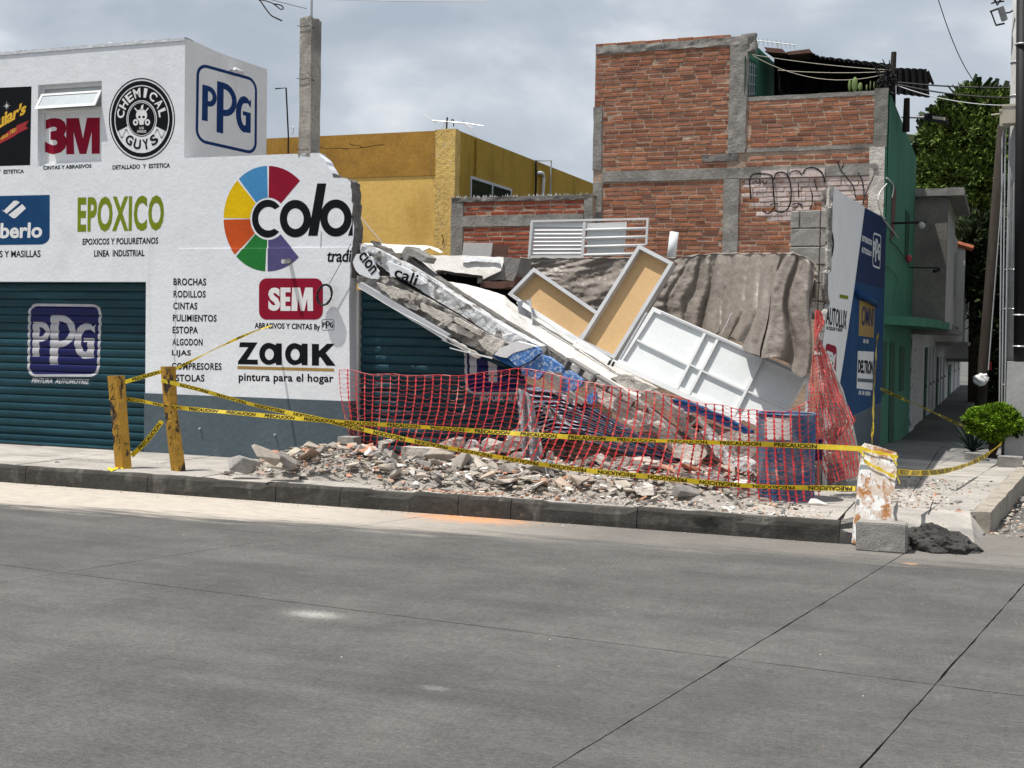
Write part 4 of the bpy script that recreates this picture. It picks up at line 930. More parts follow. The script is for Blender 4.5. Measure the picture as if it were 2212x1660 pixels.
# roof antenna of fine rods
an = thing('tv_antenna', 'faint rooftop television antenna above the green terrace wall', 'antenna', P(1660, 110, 22.5))
bm = bmesh.new(); tube(bm, [P(1635, 88, 22.5), P(1720, 98, 22.5)], .008, 5); mk('boom', bm, M['alum'], an)
for k in range(9):
    u = 1638+k*9.6; v = 89+k*1.1; bm = bmesh.new(); tube(bm, [P(u, v-8+k*.3, 22.5), P(u+2, v+9, 22.5)], .006, 4); mk('antenna_rod', bm, M['alum'], an)
bm = bmesh.new(); tube(bm, [P(1680, 93, 22.5), P(1680, 130, 22.5)], .012, 5); mk('mast', bm, M['alum'], an)

# ------------------------------------------------------------------ low brick boundary wall with broken glass on top
bw = thing('boundary_wall', 'low red brick wall topped with broken glass beside the yellow building', 'wall', (-7.7, YB-.2, 2.5))
yw = YB-.25; wl = P(975, 500, yw).x; wc1 = P(1000, 500, yw).x; wr0 = P(1262, 450, yw).x; wr = P(1281, 450, yw).x
wt = P(1100, 428, yw).z; wbt = P(1100, 466, yw).z; wbb = P(1100, 489, yw).z
mk('mortar_wall', boxes((wl, wr, yw, yw+.14, 0, wt-.02)), M['mortar'], bw)
rough_box('concrete_column', bw, (wl, wc1, yw-.02, yw+.12, 2.4, wt-.02), M['beamgrey'], .01, 9)
rough_box('concrete_column', bw, (wr0, wr, yw-.02, yw+.12, wbb-.1, wt-.01), M['beamgrey'], .012, 7)
rough_box('ring_beam', bw, (wc1, wr0-.005, yw-.022, yw+.12, wbb, wbt), M['beamgrey'], .008, 14)
rough_box('mortar_cap', bw, (wl, wr, yw-.03, yw+.17, wt-.05, wt+.02), M['cement'], .02, 20, 12)
W2 = Wall(bw, yw, 300)
W2.fill(wc1+.01, wr0-.01, wbt+.01, wt-.05, BVR); W2.fill(wc1+.01, wr0+.1, 2.9, wbb-.01, BVR); W2.close(M['brickred'])
bm = bmesh.new()
for i in range(190):
    x_ = rng.uniform(wl, wr); p_ = Vector((x_, yw+rng.uniform(0, .14), wt+.0)); h_ = rng.uniform(.02, .085); a_ = rng.uniform(0, 3); d = Vector((cos(a_), sin(a_), 0))*rng.uniform(.012, .035)
    t_ = p_+Vector((rng.gauss(0, .015), 0, h_)); e_ = Vector((-d.y, d.x, 0))*.15
    vs_ = [bm.verts.new(c) for c in (p_-d, p_+d, p_+e_, t_)]
    for f in ((0, 1, 3), (1, 2, 3), (2, 0, 3)): bm.faces.new([vs_[j] for j in f])
mk('broken_glass', bm, M['glassbits'], bw, kind='stuff')

# ------------------------------------------------------------------ yellow building
yb = thing('yellow_building', 'flat-roofed yellow building with a cracked front and an ochre parapet band', 'building', (-11, YB+.1, 0))
yy0 = YB+.05; yxc = P(983, 400, yy0).x; yzt = P(983, 280, yy0).z; yzb = P(700, 345, yy0).z; 
xq = P(940, 400, yy0).x
mk('front_wall', boxes((-13.6, xq, yy0, yy0+.2, 0, yzb-.35)), M['yellow'], yb)
bm = bmesh.new(); box(bm, -13.6, xq, yy0-.015, yy0+.2, yzb-.35, yzt-.01)
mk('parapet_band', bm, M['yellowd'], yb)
bm = bmesh.new(); box(bm, xq, yxc, yy0-.02, yy0+.2, 0, yzt+.01); subd_rough(bm, 20, .012, 9); mk('corner_render', bm, M['yellowcrack'], yb, label='peeling cracked yellow corner')
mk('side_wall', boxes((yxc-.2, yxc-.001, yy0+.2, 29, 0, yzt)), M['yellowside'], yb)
mk('roof', boxes((-13.6, yxc-.2, yy0+.2, 29, yzt-.4, yzt-.3)), M['yellowd'], yb)
# cracks
def crack(px, y, w=.006, m='dark', parent=yb):
    ps = []
    for i in range(len(px)-1):
        a, b2 = P(*px[i], y), P(*px[i+1], y)
        for k in range(4): ps.append(a.lerp(b2, k/4)+Vector((rng.gauss(0, .008), 0, rng.gauss(0, .008))))
    ps.append(P(*px[-1], y)); bm = bmesh.new(); r = []
    for i, p in enumerate(ps):
        t = (ps[min(i+1, len(ps)-1)]-ps[max(i-1, 0)]).normalized(); nn = Vector((-t.z, 0, t.x))*w*rng.uniform(.3, 1); r.append((bm.verts.new(p+nn), bm.verts.new(p-nn)))
    for i in range(len(r)-1): bm.faces.new((r[i][0], r[i+1][0], r[i+1][1], r[i][1]))
    return mk('wall_crack', bm, M[m], parent)
crack(qs('c', [(1540, 1440), (1600, 1460), (1750, 1470), (1900, 1470), (2100, 1440), (2212, 1425)]), yy0-.017)
crack(qs('c', [(1870, 1425), (1950, 1440), (2000, 1455)]), yy0-.017)
crack(qs('j', [(100, 260), (190, 250), (110, 330), (95, 440), (60, 520), (60, 620), (90, 750), (148, 800), (140, 870), (120, 930), (150, 1050)]), yy0-.034, .004, 'cement')
crack(qs('j', [(165, 1210), (175, 1250), (165, 1300)]), yy0-.034, .01)
# window on the side
wy0, wy1 = PX(1016, 380, yxc).y, PX(1105, 407, yxc).y; wzt = PX(1016, 380, yxc).z; wzb_ = 3.9
wn = mk('window', boxes((yxc-.04, yxc+.012, wy0, wy0+.05, wzb_, wzt), (yxc-.04, yxc+.012, wy1-.05, wy1, wzb_, wzt), (yxc-.04, yxc+.012, wy0+.05, wy1-.05, wzt-.05, wzt), (yxc-.04, yxc+.012, (wy0+wy1)/2, (wy0+wy1)/2+.05, wzb_, wzt-.05)), M['alum'], yb)
mk('glass_pane', boxes((yxc-.03, yxc+.004, wy0+.05, (wy0+wy1)/2, wzb_, wzt-.05), (yxc-.03, yxc+.004, (wy0+wy1)/2+.05, wy1-.05, wzb_, wzt-.05)), M['glass'], wn)
def side_tube(px, r, m, off=.05, n=8, name='pipe'):
    bm = bmesh.new(); tube(bm, smooth_path([PX(*p, yxc+off) for p in px], 4), r, n); return mk(name, bm, m, yb, smooth=True)
side_tube(qs('j', [(1045, 640), (1080, 636), (1102, 665), (1098, 760), (1095, 860)]), .035, M['pvc'], name='vent_pipe')
side_tube(qs('j', [(1030, 520), (1032, 700), (1028, 860)]), .022, M['rust'], name='drain_pipe')
bm = bmesh.new(); tube(bm, [PX(*q('j', 1045, 526), yxc+.05), PX(*q('j', 1172, 524), yxc+.05), PX(*q('j', 1165, 860), yxc+.05)], .018, 6); mk('pipe', bm, M['alum'], yb)
bm = bmesh.new(); tube(bm, [PX(*q('j', 483, 325), yxc+.02), PX(*q('j', 478, 660), yxc+.02)], .02, 6); mk('pipe', bm, M['yellowside'], yb)
bm = bmesh.new(); tube(bm, [P(*q('c', 1140, 878), YB-.4), P(*q('c', 1245, 870), YB-.4), P(*q('c', 1268, 1350), YB-.4), P(*q('c', 1266, 1520), YB-.4)], .014, 6); mk('bent_pipe', bm, M['rust'], yb)
bm = bmesh.new(); tube(bm, smooth_path([P(*q('c', *p), YB+.1) for p in ((1305, 1335), (1322, 1275), (1310, 1258), (1296, 1270))], 4), .010, 6); mk('hook', bm, M['alum'], yb)
an = thing('tv_antenna', 'television antenna with a thin boom and slanting rods on the yellow roof', 'antenna', P(975, 282, 21))
for nm_, a_, b2, r_ in (('mast', (215, 125), (208, 235), .016), ('boom', (80, 155), (365, 178), .011), ('antenna_rod', (0, 105), (85, 160), .007), ('antenna_rod', (95, 160), (170, 230), .006), ('antenna_rod', (195, 170), (172, 225), .006), ('antenna_rod', (365, 175), (550, 205), .007), ('antenna_rod', (365, 175), (480, 300), .007), ('antenna_rod', (365, 178), (450, 222), .006), ('antenna_rod', (368, 140), (355, 190), .006)):
    bm = bmesh.new(); tube(bm, [P(*q('j', *a_), 21), P(*q('j', *b2), 21)], r_, 5); mk(nm_, bm, M['alum'] if nm_ != 'mast' else M['rust'], an)
bm = bmesh.new(); tube(bm, smooth_path([P(*q('j', *p), 21.05) for p in ((272, 210), (272, 155), (258, 145), (252, 160))], 3), .010, 5); mk('hook', bm, M['rust'], an)
# building filling the gap at the left of the yellow front
# ------------------------------------------------------------------ houses further up the side street
def zs(y): return ZW-.05*max(0, y-20)
for o in list(pave.children)+[c for c in kerb.children]:
    pass
def hbox(b): return boxes(b)
gh = thing('grey_house', 'unpainted grey rendered house with an overhanging upper floor past the green wall', 'house', (XS, 29, zs(29)))
a_ = P(1981, 410, 27.02); b2 = P(2049, 410, 27.02); gx = b2.x; gzt = P(2020, 425, 27.02).z; gzb = P(2040, 712, 27.02).z
mk('upper_wall', boxes((XS-.2, gx, 27.02, 27.2, gzb, gzt)), M['housegrey'], gh)
mk('overhang', boxes((XS-.2, gx+.0, 27.2, 31.2, gzb, gzt)), M['housewhite'], gh)
rough_box('roof_slab', gh, (XS-.2, gx+.3, 26.9, 31.3, gzt, gzt+.16), M['concrete'], .015, 6)
mk('floor_slab', boxes((XS-.2, gx+.22, 26.9, 31.3, gzb-.09, gzb)), M['concrete'], gh)
mk('ground_floor_wall', boxes((XS-.2, XS-.02, 27.1, 31.2, -1.2, gzb-.09)), M['housewhite'], gh)
wh = [None]*0
def far_house(y0, y1, xo, zb_, zt_, label, m='housewhite', gz_=None, cat='house'):
    h = thing('street_house', label, cat, (XS, (y0+y1)/2, zs(y0)))
    mk('ground_floor_wall', boxes((XS-.3, XS-.01, y0, y1, -1.6, zb_-.1)), M[m], h)
    mk('upper_wall', boxes((XS-.3, xo, y0+.01, y1, zb_, zt_)), M[m], h)
    mk('floor_slab', boxes((XS-.3, xo+.08, y0-.03, y1, zb_-.1, zb_)), M['concrete'], h)
    k = (y1-y0)
    for f in (.25, .62):
        w = mk('window', boxes((xo+.003, xo+.03, y0+k*f, y0+k*(f+.16), zb_+.8, zb_+1.9)), M['greymetal'], h)
        mk('glass_pane', boxes((xo+.031, xo+.035, y0+k*f+.08, y0+k*(f+.16)-.08, zb_+.88, zb_+1.82)), M['glass'], w)
    for f in (.15, .5, .8):
        d = mk('door', boxes((XS-.008, XS+.02, y0+k*f, y0+k*(f+.13), zs(y0+k*f)-.02, zs(y0)+2.05)), M['greend'] if f == .15 else M['greymetal'], h)
        mk('handle', boxes((XS+.021, XS+.05, y0+k*f+.1, y0+k*f+.14, .7, .76)), M['rust'], d)
    return h
gx2 = PX(2100, 600, -1.2)
h1 = far_house(31.3, 37, -1.25, P(2075, 700, 31.3).z, P(2090, 480, 31.3).z, 'off-white house with an overhanging upper floor behind the leaning wooden pole')
h2 = far_house(37.1, 44, -1.05, P(2110, 740, 37).z, P(2115, 530, 37).z, 'pale two-storey house with clay tiles along its roof edge far up the street')
bm = bmesh.new()
for i in range(24):
    y_ = 37.1+i*.28; tube(bm, [Vector((-1.5, y_, h2.location.z+5.0)), Vector((-.85, y_, h2.location.z+4.8))], .09, 6)
for v in bm.verts: v.co.z += P(2115, 530, 37).z-(h2.location.z+4.9)+.02
mk('roof_tiles', bm, M['tile'], h2)
h3 = far_house(44.1, 60, -.9, P(2130, 790, 44).z+.2, P(2130, 700, 44).z+.6, 'farthest low grey-white house at the end of the side street', 'housewhite')
# graffitied door pier of the grey house, electricity meters, ledge
mk('door_pier', boxes((XS-.05, XS+.02, 27.02, 28.4, -.5, gzb-.1)), M['flaky'], gh)
mk('steel_rod', tube(bmesh.new(), [PX(*q('m', 795, 352), XS)+Vector((0, 0, 0)), P(*q('m', 1050, 345), PX(*q('m', 795, 352), XS).y)], .02, 6), M['rubberblack'], bh)
pb_ = P(*q('m', 1020, 368), PX(*q('m', 795, 352), XS).y); bm = bmesh.new(); bmesh.ops.create_icosphere(bm, subdivisions=2, radius=.062)
for v in bm.verts: v.co += pb_
bl = mk('wall_lamp', bm, M['bulb'], bh, smooth=True)
yl_ = PX(*q('m', 930, 680), XS).y
mk('steel_rod', tube(bmesh.new(), [PX(*q('m', 930, 680), XS), P(*q('m', 1155, 683), yl_)], .015, 6), M['rubberblack'], bh)
p_ = P(*q('m', 1135, 703), yl_); bm = bmesh.new(); tube(bm, [p_+Vector((.03, 0, .02)), p_+Vector((-.05, -.1, -.02))], .035, 8); mk('security_camera', bm, M['rubberblack'], bh)
p_ = PX(*q('m', 925, 615), XS+.06); bm = bmesh.new(); bmesh.ops.create_icosphere(bm, subdivisions=2, radius=.06)
for v in bm.verts: v.co = Vector((v.co.x, v.co.y, v.co.z*1.3))+p_
mk('red_lamp', bm, M['pinkred'], bh, smooth=True)
def wire(name, pts, r, m, label, cat='cable', group=None, n=5, parent=None):
    bm = bmesh.new(); tube(bm, pts, r, n)
    return mk(name, bm, m, parent, label=label if not parent else None, cat=cat if not parent else None, group=group)
for pts_, r_, mm in (([(760, 15), (810, 70), (800, 160)], .012, 'whitemetal'), ([(760, 60), (700, 150), (720, 290), (800, 400), (845, 460)], .012, 'housewhite'), ([(665, 0), (600, 150), (590, 210)], .008, 'rubberblack'), ([(780, 470), (860, 560), (940, 680)], .008, 'rubberblack'), ([(745, 660), (830, 740), (820, 930)], .008, 'green')):
    bm = bmesh.new(); tube(bm, smooth_path([PX(*q('m', *p), XS+.03) for p in pts_], 5), r_, 5); mk('loose_cable', bm, M[mm], bh)
# street lamp arm on the green wall
sl = thing('street_lamp', 'flat street lamp on a horizontal arm above the green wall', 'street lamp', PX(*q('l', 1255, 645), XS))
yl_ = PX(*q('l', 1255, 645), XS).y
mk('arm', tube(bmesh.new(), [PX(*q('l', 1255, 645), XS), P(*q('l', 1420, 648), yl_)], .022, 8), M['greymetal'], sl)
a_, b2 = P(*q('l', 1415, 648), yl_), P(*q('l', 1575, 668), yl_)
bm = bmesh.new(); prism(bm, [a_+Vector((0, -.12, .05)), P(*q('l', 1470, 640), yl_)+Vector((0, -.15, .02)), b2+Vector((0, -.15, .03)), b2+Vector((0, -.15, -.05)), P(*q('l', 1465, 668), yl_)+Vector((0, -.15, 0)), a_+Vector((0, -.12, -.03))], (0, .3, 0)); mk('lamp_housing', bm, M['rubberblack'], sl)
bm = prisms(([P(*q('l', x_, y_), yl_)+Vector((0, -.16, 0)) for x_, y_ in ((1470, 648), (1560, 658), (1562, 680), (1475, 668))], (0, .32, 0))); mk('lamp_glass', bm, M['beige'], sl)

# ------------------------------------------------------------------ poles
def gzat(y): return zs(y)
pl = thing('utility_pole', 'tall tapering grey concrete utility pole with a beige meter box', 'pole', (.16, 19.4, ZW-.02))
p0 = P(2186, 985, 19.4); p1 = P(2204, -120, 19.4)
bm = bmesh.new(); tube(bm, [Vector((p0.x, 19.4, .1)), p1], [.145, .085], 20); mk('shaft', bm, M['pole'], pl, smooth=True)
for k, (u, v, w_, h_) in enumerate(((2184, 250, .22, .26), (2171, 258, .14, .23))):
    p_ = P(u, v, 19.1+k*.05); bm = boxes((p_.x-w_/2, p_.x+w_/2, p_.y-.1, p_.y+.1, p_.z-h_/2, p_.z+h_/2)); bmesh.ops.bevel(bm, geom=bm.edges[:], offset=.012, segments=2, affect='EDGES'); mk('meter_box', bm, M['beige'], pl)
    mk('meter_box_lid', boxes((p_.x-w_/2-.01, p_.x+w_/2+.01, p_.y-.11, p_.y+.11, p_.z+h_/2-.02, p_.z+h_/2+.012)), M['beige'], pl)
mk('steel_bracket', tube(bmesh.new(), [P(2141, 249, 19.1), P(2171, 245, 19.1)], .012, 6), M['beige'], pl)
for u_ in (2164, 2169, 2175):
    bm = bmesh.new(); tube(bm, [P(u_-6, 960, 19.22), P(u_+1+(u_-2164)*.4, 300, 19.22), P(u_+6, 265, 19.2)], .011, 6); mk('cable_conduit', bm, M['greymetal'], pl)
for v_ in (133, 205, 580, 665, 830):
    p_ = p0.lerp(p1, (985-v_)/(1105)); bm = bmesh.new(); r_ = .145-.06*(985-v_)/1105+.006
    ring = [p_+Vector((r_*cos(t*pi/8), r_*sin(t*pi/8), 0)) for t in range(17)]; tube(bm, ring, .008, 5, False); mk('steel_band', bm, M['alum'], pl)
# cutout fuse hanging by the pole top
fu = thing('fuse_cutout', 'grey ribbed fuse cutout hanging beside the pole top', 'insulator', P(2155, 40, 19.3))
def rp2(pts, r_, m, nm, sm=False, y=19.3):
    bm = bmesh.new(); tube(bm, [P(*q('r', *p), y) for p in pts], r_, 8); return mk(nm, bm, M[m], fu, smooth=sm)
rp2([(890, 125), (980, 90)], .014, 'rubberblack', 'bracket'); rp2([(905, 130), (955, 265)], .010, 'rubberblack', 'fuse_tube'); rp2([(950, 265), (1045, 245)], .014, 'rubberblack', 'bracket')
rp2([(1040, 140), (1100, 130), (1130, 110)], .012, 'rubberblack', 'bracket')
bm = bmesh.new(); a_, b2 = P(*q('r', 1000, 75), 19.3), P(*q('r', 1045, 215), 19.3); n_ = 13
tube(bm, [a_.lerp(b2, i/(n_*2)) for i in range(n_*2+1)], [.05 if i % 2 else .033 for i in range(n_*2+1)], 10); mk('ceramic_insulator', bm, M['greymetal'], fu)
rp2([(905, 40), (940, 25), (1040, 15)], .012, 'rubberblack', 'bracket'); rp2([(940, 0), (970, 55), (1000, 0)], .016, 'rubberblack', 'clamp')
# dark pole at the frame edge
dp = thing('dark_pole', 'thick black pole at the right edge of the picture', 'pole', (.3, 19.3, ZW-.02))
a_, b2 = P(2203, 812, 19.0), P(2209, -80, 19.0)
bm = bmesh.new(); tube(bm, [a_+Vector((0, 0, 0)), b2], [.085, .075], 16); mk('sleeve', bm, M['rubberblack'], dp, smooth=True)
bm = bmesh.new(); box(bm, P(2172, 900, 18.9).x, P(2216, 900, 18.9).x+.1, 18.85, 19.2, ZW-.05, P(2190, 782, 18.9).z); mk('concrete_base', bm, M['pole'], dp)
for v_ in (95, 680, 748):
    p_ = a_.lerp(b2, (812-v_)/892); ring = [p_+Vector((.09*cos(t*pi/8), .09*sin(t*pi/8), 0)) for t in range(17)]; bm = bmesh.new(); tube(bm, ring, .01, 5, False); mk('steel_band', bm, M['alum'], dp)
wp = thing('wooden_pole', 'dark leaning wooden pole in front of the pale houses', 'pole', P(2118, 870, 26))
bm = bmesh.new(); a_ = P(2118, 880, 26); b2 = P(2163, 270, 26); tube(bm, [a_+(a_-b2)*.08, a_, b2], [.115, .11, .07], 14); mk('shaft', bm, M['wood'], wp, smooth=True)
mk('guy_cable', tube(bmesh.new(), [P(2168, 375, 25.8), P(2135, 800, 25.8)], .012, 5), M['alum'], wp)
# cables overhead
OG = 'overhead cables'
yc_ = 20.4
wire('overhead_cable', sag(P(1935, 178, yc_), P(2230, 190, 19.4), .03), .012, M['rubberblack'], 'upper dark cable from the terrace post to the pole', group=OG)
wire('overhead_cable', sag(P(1935, 182, yc_), P(2220, 212, 19.4), .06), .012, M['rubberblack'], 'middle dark cable from the terrace post to the pole, sagging lower', group=OG)
wire('overhead_cable', sag(P(1935, 184, yc_), P(2200, 228, 19.4), .09), .007, M['greymetal'], 'lowest thin grey cable from the terrace post past the tree', group=OG)
wire('overhead_cable', sag(P(2024, -10, 17), P(2137, 202, 20), .25), .006, M['rubberblack'], 'single thin cable slanting down across the sky at the right', group=OG)
wire('overhead_cable', sag(P(560, -6, 13.6), P(1060, 4, 13.6), .015), .005, M['greymetal'], 'thin grey wire crossing the very top of the sky by the column', group=OG)
wire('overhead_cable', [P(575, -3, 13.6), P(640, 14, 13.6), P(662, 19, 13.6)], .004, M['rubberblack'], 'short wire tied to the steel rod of the column', group=OG)
dc = [(950, -5), (985, 5), (1050, 95), (1100, 155), (1150, 182), (1205, 208)]
wire('dangling_cable', smooth_path([P(*q('c', *p), 13.6) for p in dc], 5), .009, M['rubberblack'], 'black cut cable end dangling at the top left of the column', group=OG)
wire('dangling_cable', smooth_path([P(*q('c', *p), 13.55) for p in ((970, -4), (1060, 15), (1120, 40), (1190, 92), (1218, 85), (1195, 55), (1125, 40))], 5), .008, M['rubberblack'], 'black looped cable end beside the cut cable', group=OG)

# ------------------------------------------------------------------ plants
def leaves(blobs, n, size, m, seed=1, flat=.0, shell=.55, tuft=1):
    r = random.Random(seed); V = []; Fc = []
    tot = sum(b2[3]*b2[4]*b2[5] for b2 in blobs)**1.0
    for cx, cy, cz, rx, ry, rz in blobs:
        k = int(n*(rx*ry*rz)/tot)
        for _ in range(k):
            while True:
                d = Vector((r.gauss(0, 1), r.gauss(0, 1), r.gauss(0, 1)))
                if d.length > .1: break
            d.normalize(); rad = shell+(1-shell)*r.random()
            nz = 1+.30*noise.noise(Vector((d.x*2.5+cx, d.y*2.5, d.z*2.5+cz)))
            p = Vector((cx+d.x*rx*rad*nz, cy+d.y*ry*rad*nz, cz+d.z*rz*rad*nz))
            for _t in range(tuft):
                a = (d+Vector((r.gauss(0, .6), r.gauss(0, .6), r.gauss(0, .5)+.25))).normalized(); b_ = a.cross(Vector((r.gauss(0, 1), r.gauss(0, 1), r.gauss(0, 1)))).normalized()
                s = size*r.uniform(.6, 1.4); i = len(V)
                V += [p-b_*s*.22, p+b_*s*.22, p+a*s+b_*s*.1, p+a*s-b_*s*.1]; Fc.append((i, i+1, i+2, i+3))
    me = bpy.data.meshes.new('leaves'); me.from_pydata([tuple(v) for v in V], [], Fc); me.materials.append(m); return me
yt = 43
def blob(u, v, r_, y=yt, f=1): p = P(u, v, y); return (p.x, p.y, p.z, r_, r_*1.1, r_*f)
tr = thing('large_tree', 'large dense green tree rising behind the grey house', 'tree', P(2110, 820, yt))
cr_ = [blob(2050, 255, .62), (*blob(2098, 232, .72),), blob(2150, 245, .75), blob(2190, 232, .6), blob(2025, 300, .65), blob(2080, 300, .95), blob(2145, 310, 1.0), blob(2015, 355, .6), blob(2060, 380, 1.0), blob(2005, 410, .55), blob(2120, 390, 1.1), blob(2180, 370, .9), blob(2200, 300, .7), blob(2030, 440, .9), blob(2000, 460, .5), blob(2090, 460, 1.1), blob(2160, 460, 1.1)]
mk('crown', leaves(cr_, 80000, .14, M['treeleaf'], 3, shell=.55), None, tr)
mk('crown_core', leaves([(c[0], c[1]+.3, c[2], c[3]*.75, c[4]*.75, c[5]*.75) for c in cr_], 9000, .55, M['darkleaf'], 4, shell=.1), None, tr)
bm = bmesh.new(); tube(bm, [P(2110, 900, yt), P(2112, 600, yt), P(2100, 400, yt)], [.3, .25, .12], 10); mk('trunk', bm, M['bark'], tr)
for a_ in ((2060, 380), (2150, 330), (2020, 430), (2180, 400)):
    bm = bmesh.new(); tube(bm, [P(2112, 560, yt), P(a_[0]*.5+2112*.5, a_[1]*.5+260, yt), P(*a_, yt)], [.14, .1, .04], 7); mk('limb', bm, M['bark'], tr)
tr = thing('shaded_tree', 'dark shaded tree mass between the wooden pole and the concrete pole', 'tree', P(2160, 880, 36))
cr_ = [blob(2110, 520, .75, 38), blob(2150, 530, .8, 38), blob(2190, 520, .8, 38), blob(2120, 600, .7, 38), blob(2165, 610, .9, 38), blob(2195, 640, .8, 38), blob(2155, 690, .7, 38), blob(2185, 730, .8, 38), blob(2165, 790, .6, 38), blob(2205, 800, .6, 38), blob(2205, 860, .6, 38), blob(2160, 850, .5, 38)]
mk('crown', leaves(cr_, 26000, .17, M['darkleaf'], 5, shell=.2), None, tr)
bm = bmesh.new(); tube(bm, [P(2165, 960, 38), P(2165, 600, 38)], [.25, .12], 8); mk('trunk', bm, M['bark'], tr)
# trees along the far side of the side street, mostly outside the frame; their crowns close off the sky there
for i, (x_, y_, r_) in enumerate(((4.9, 24, 2.9), (5.4, 30, 3.3), (5.4, 38, 3.2))):
    tr = thing('street_tree', ['nearest', 'middle', 'farthest'][i]+' dark street tree of the row across the side street', 'tree', (x_, y_, 0), 'trees across the side street')
    bl_ = [(x_, y_, 5.2, r_, r_, 2.6), (x_-.9, y_-1, 4.2, r_*.6, r_*.6, 1.5), (x_-.5, y_+1, 6.6, r_*.6, r_*.6, 1.4)]
    mk('crown', leaves(bl_, 9000, .38, M['treeleaf'], 20+i, shell=.35), None, tr)
    bm = bmesh.new(); tube(bm, [Vector((x_, y_, -.6)), Vector((x_, y_, 4.5))], [.22, .12], 10); mk('trunk', bm, M['bark'], tr)
tr = thing('overhanging_tree', 'dark tree canopy arching over the far side street behind the concrete pole', 'tree', (3.4, 35, 0))
mk('crown', leaves([(2.4, 33, 5.2, 2.6, 3.4, 1.1), (3.4, 38, 5.8, 2.8, 4.0, 1.4), (2.4, 42, 6.4, 2.6, 3.5, 1.3), (1.8, 47, 6.8, 2.6, 3, 1.5)], 30000, .24, M['darkleaf'], 41, shell=.2), None, tr)
bm = bmesh.new(); tube(bm, [Vector((3.9, 35, -.6)), Vector((3.8, 35, 4)), Vector((3.0, 35, 5.5))], [.28, .2, .1], 10); mk('trunk', bm, M['bark'], tr)
# round clipped shrub
bs_ = thing('ball_shrub', 'bright green clipped ball shrub on a short trunk by the poles', 'shrub', PZ(2145, 985, ZW))
yb_ = 19.0; c_ = P(2152, 913, yb_)
bl_ = [(c_.x, yb_, c_.z, .40, .36, .235), (c_.x-.22, yb_, c_.z+.03, .2, .25, .16), (c_.x+.24, yb_, c_.z-.02, .2, .25, .17), (c_.x+.05, yb_-.1, c_.z+.12, .24, .25, .15)]
mk('foliage', leaves(bl_, 30000, .030, M['leaf'], 7, shell=.80), None, bs_)
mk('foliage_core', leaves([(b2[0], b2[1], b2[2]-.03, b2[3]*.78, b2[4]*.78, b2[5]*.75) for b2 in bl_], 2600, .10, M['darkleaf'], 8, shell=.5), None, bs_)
for a_, b2 in (((2142, 985), (2150, 935)), ((2143, 985), (2165, 940)), ((2141, 985), (2135, 930))):
    bm = bmesh.new(); p0_, p1_ = P(*a_, yb_), P(*b2, yb_); tube(bm, [Vector((p0_.x, p0_.y, ZW-.02)), p0_.lerp(p1_, .5)+Vector((.01, 0, 0)), p1_], [.03, .025, .015], 7); mk('trunk', bm, M['bark'], bs_)
ag = thing('agave', 'dark green spiky agave beside the ball shrub in the shade', 'plant', PZ(2105, 975, ZW))
c_ = PZ(2100, 968, ZW); c_.y = min(c_.y, 20.5); c_ = P(2100, 965, 19.8); c_.z = ZW
for i in range(34):
    a_ = i*2.4+rng.uniform(-.3, .3); el = radians(rng.uniform(18, 75)); ln = rng.uniform(.35, .62); d = Vector((cos(a_)*cos(el), sin(a_)*cos(el), sin(el))); sd_ = Vector((-sin(a_), cos(a_), 0))
    bm = bmesh.new(); r = []
    for k in range(6):
        t = k/5; p = c_+d*ln*t+Vector((0, 0, -.06*t*t)); w_ = .035*(1-t)**.7*(.6+.8*t if t < .4 else 1); r.append((bm.verts.new(p-sd_*w_+Vector((0, 0, w_*.3))), bm.verts.new(p-Vector((0, 0, w_*.3))), bm.verts.new(p+sd_*w_+Vector((0, 0, w_*.3)))))
    for k in range(5):
        for j in range(2): bm.faces.new((r[k][j], r[k+1][j], r[k+1][j+1], r[k][j+1]))
    mk('agave_leaf', bm, M['agave'], ag)
for (u, v, w_, h_) in ((2108, 985, .28, .09), (2182, 1000, .3, .13)):
    p_ = PZ(u, v+10, ZW); rough_box('planter_stone', None, (p_.x-w_/2, p_.x+w_/2, p_.y, p_.y+.3, ZW-.01, ZW+h_), M['concrete'], .02, 4, label='low concrete edging stone %s' % ('left of the ball shrub trunk' if u < 2150 else 'under the concrete pole base'), cat='stone')
# clutter at the far end: red sign, white bag on the pole
mk('red_sign', boxes((P(2128, 790, 30).x, P(2142, 790, 30).x, 30, 30.03, P(2135, 800, 30).z, P(2135, 782, 30).z)), M['red'], None, label='small red sign in the dark behind the leaning wooden pole', cat='sign')
bm = bmesh.new(); bmesh.ops.create_icosphere(bm, subdivisions=3, radius=.13)
p_ = P(2120, 820, 25.8)
for v in bm.verts: v.co = Vector((v.co.x*1.1, v.co.y*.6, v.co.z*.85))*(1+.4*noise.noise(v.co*14))+p_
mk('plastic_bag', bm, M['signwhite'], None, label='crumpled white plastic bag tied round the wooden pole', cat='bag')
# the side street falls away beyond the corner house
for o in list(bpy.data.objects):
    if o.type == 'MESH' and o.name.startswith(('paving_slab', 'kerb_stone', 'pavement', 'road_slab', 'road')):
        w0 = WL[o.name]
        if o.data.users > 1: continue
        for v in o.data.vertices:
            y_ = v.co.y+w0.y
            if y_ > 20 and v.co.x+w0.x > -1.8: v.co.z -= .05*(min(y_, 60)-20)
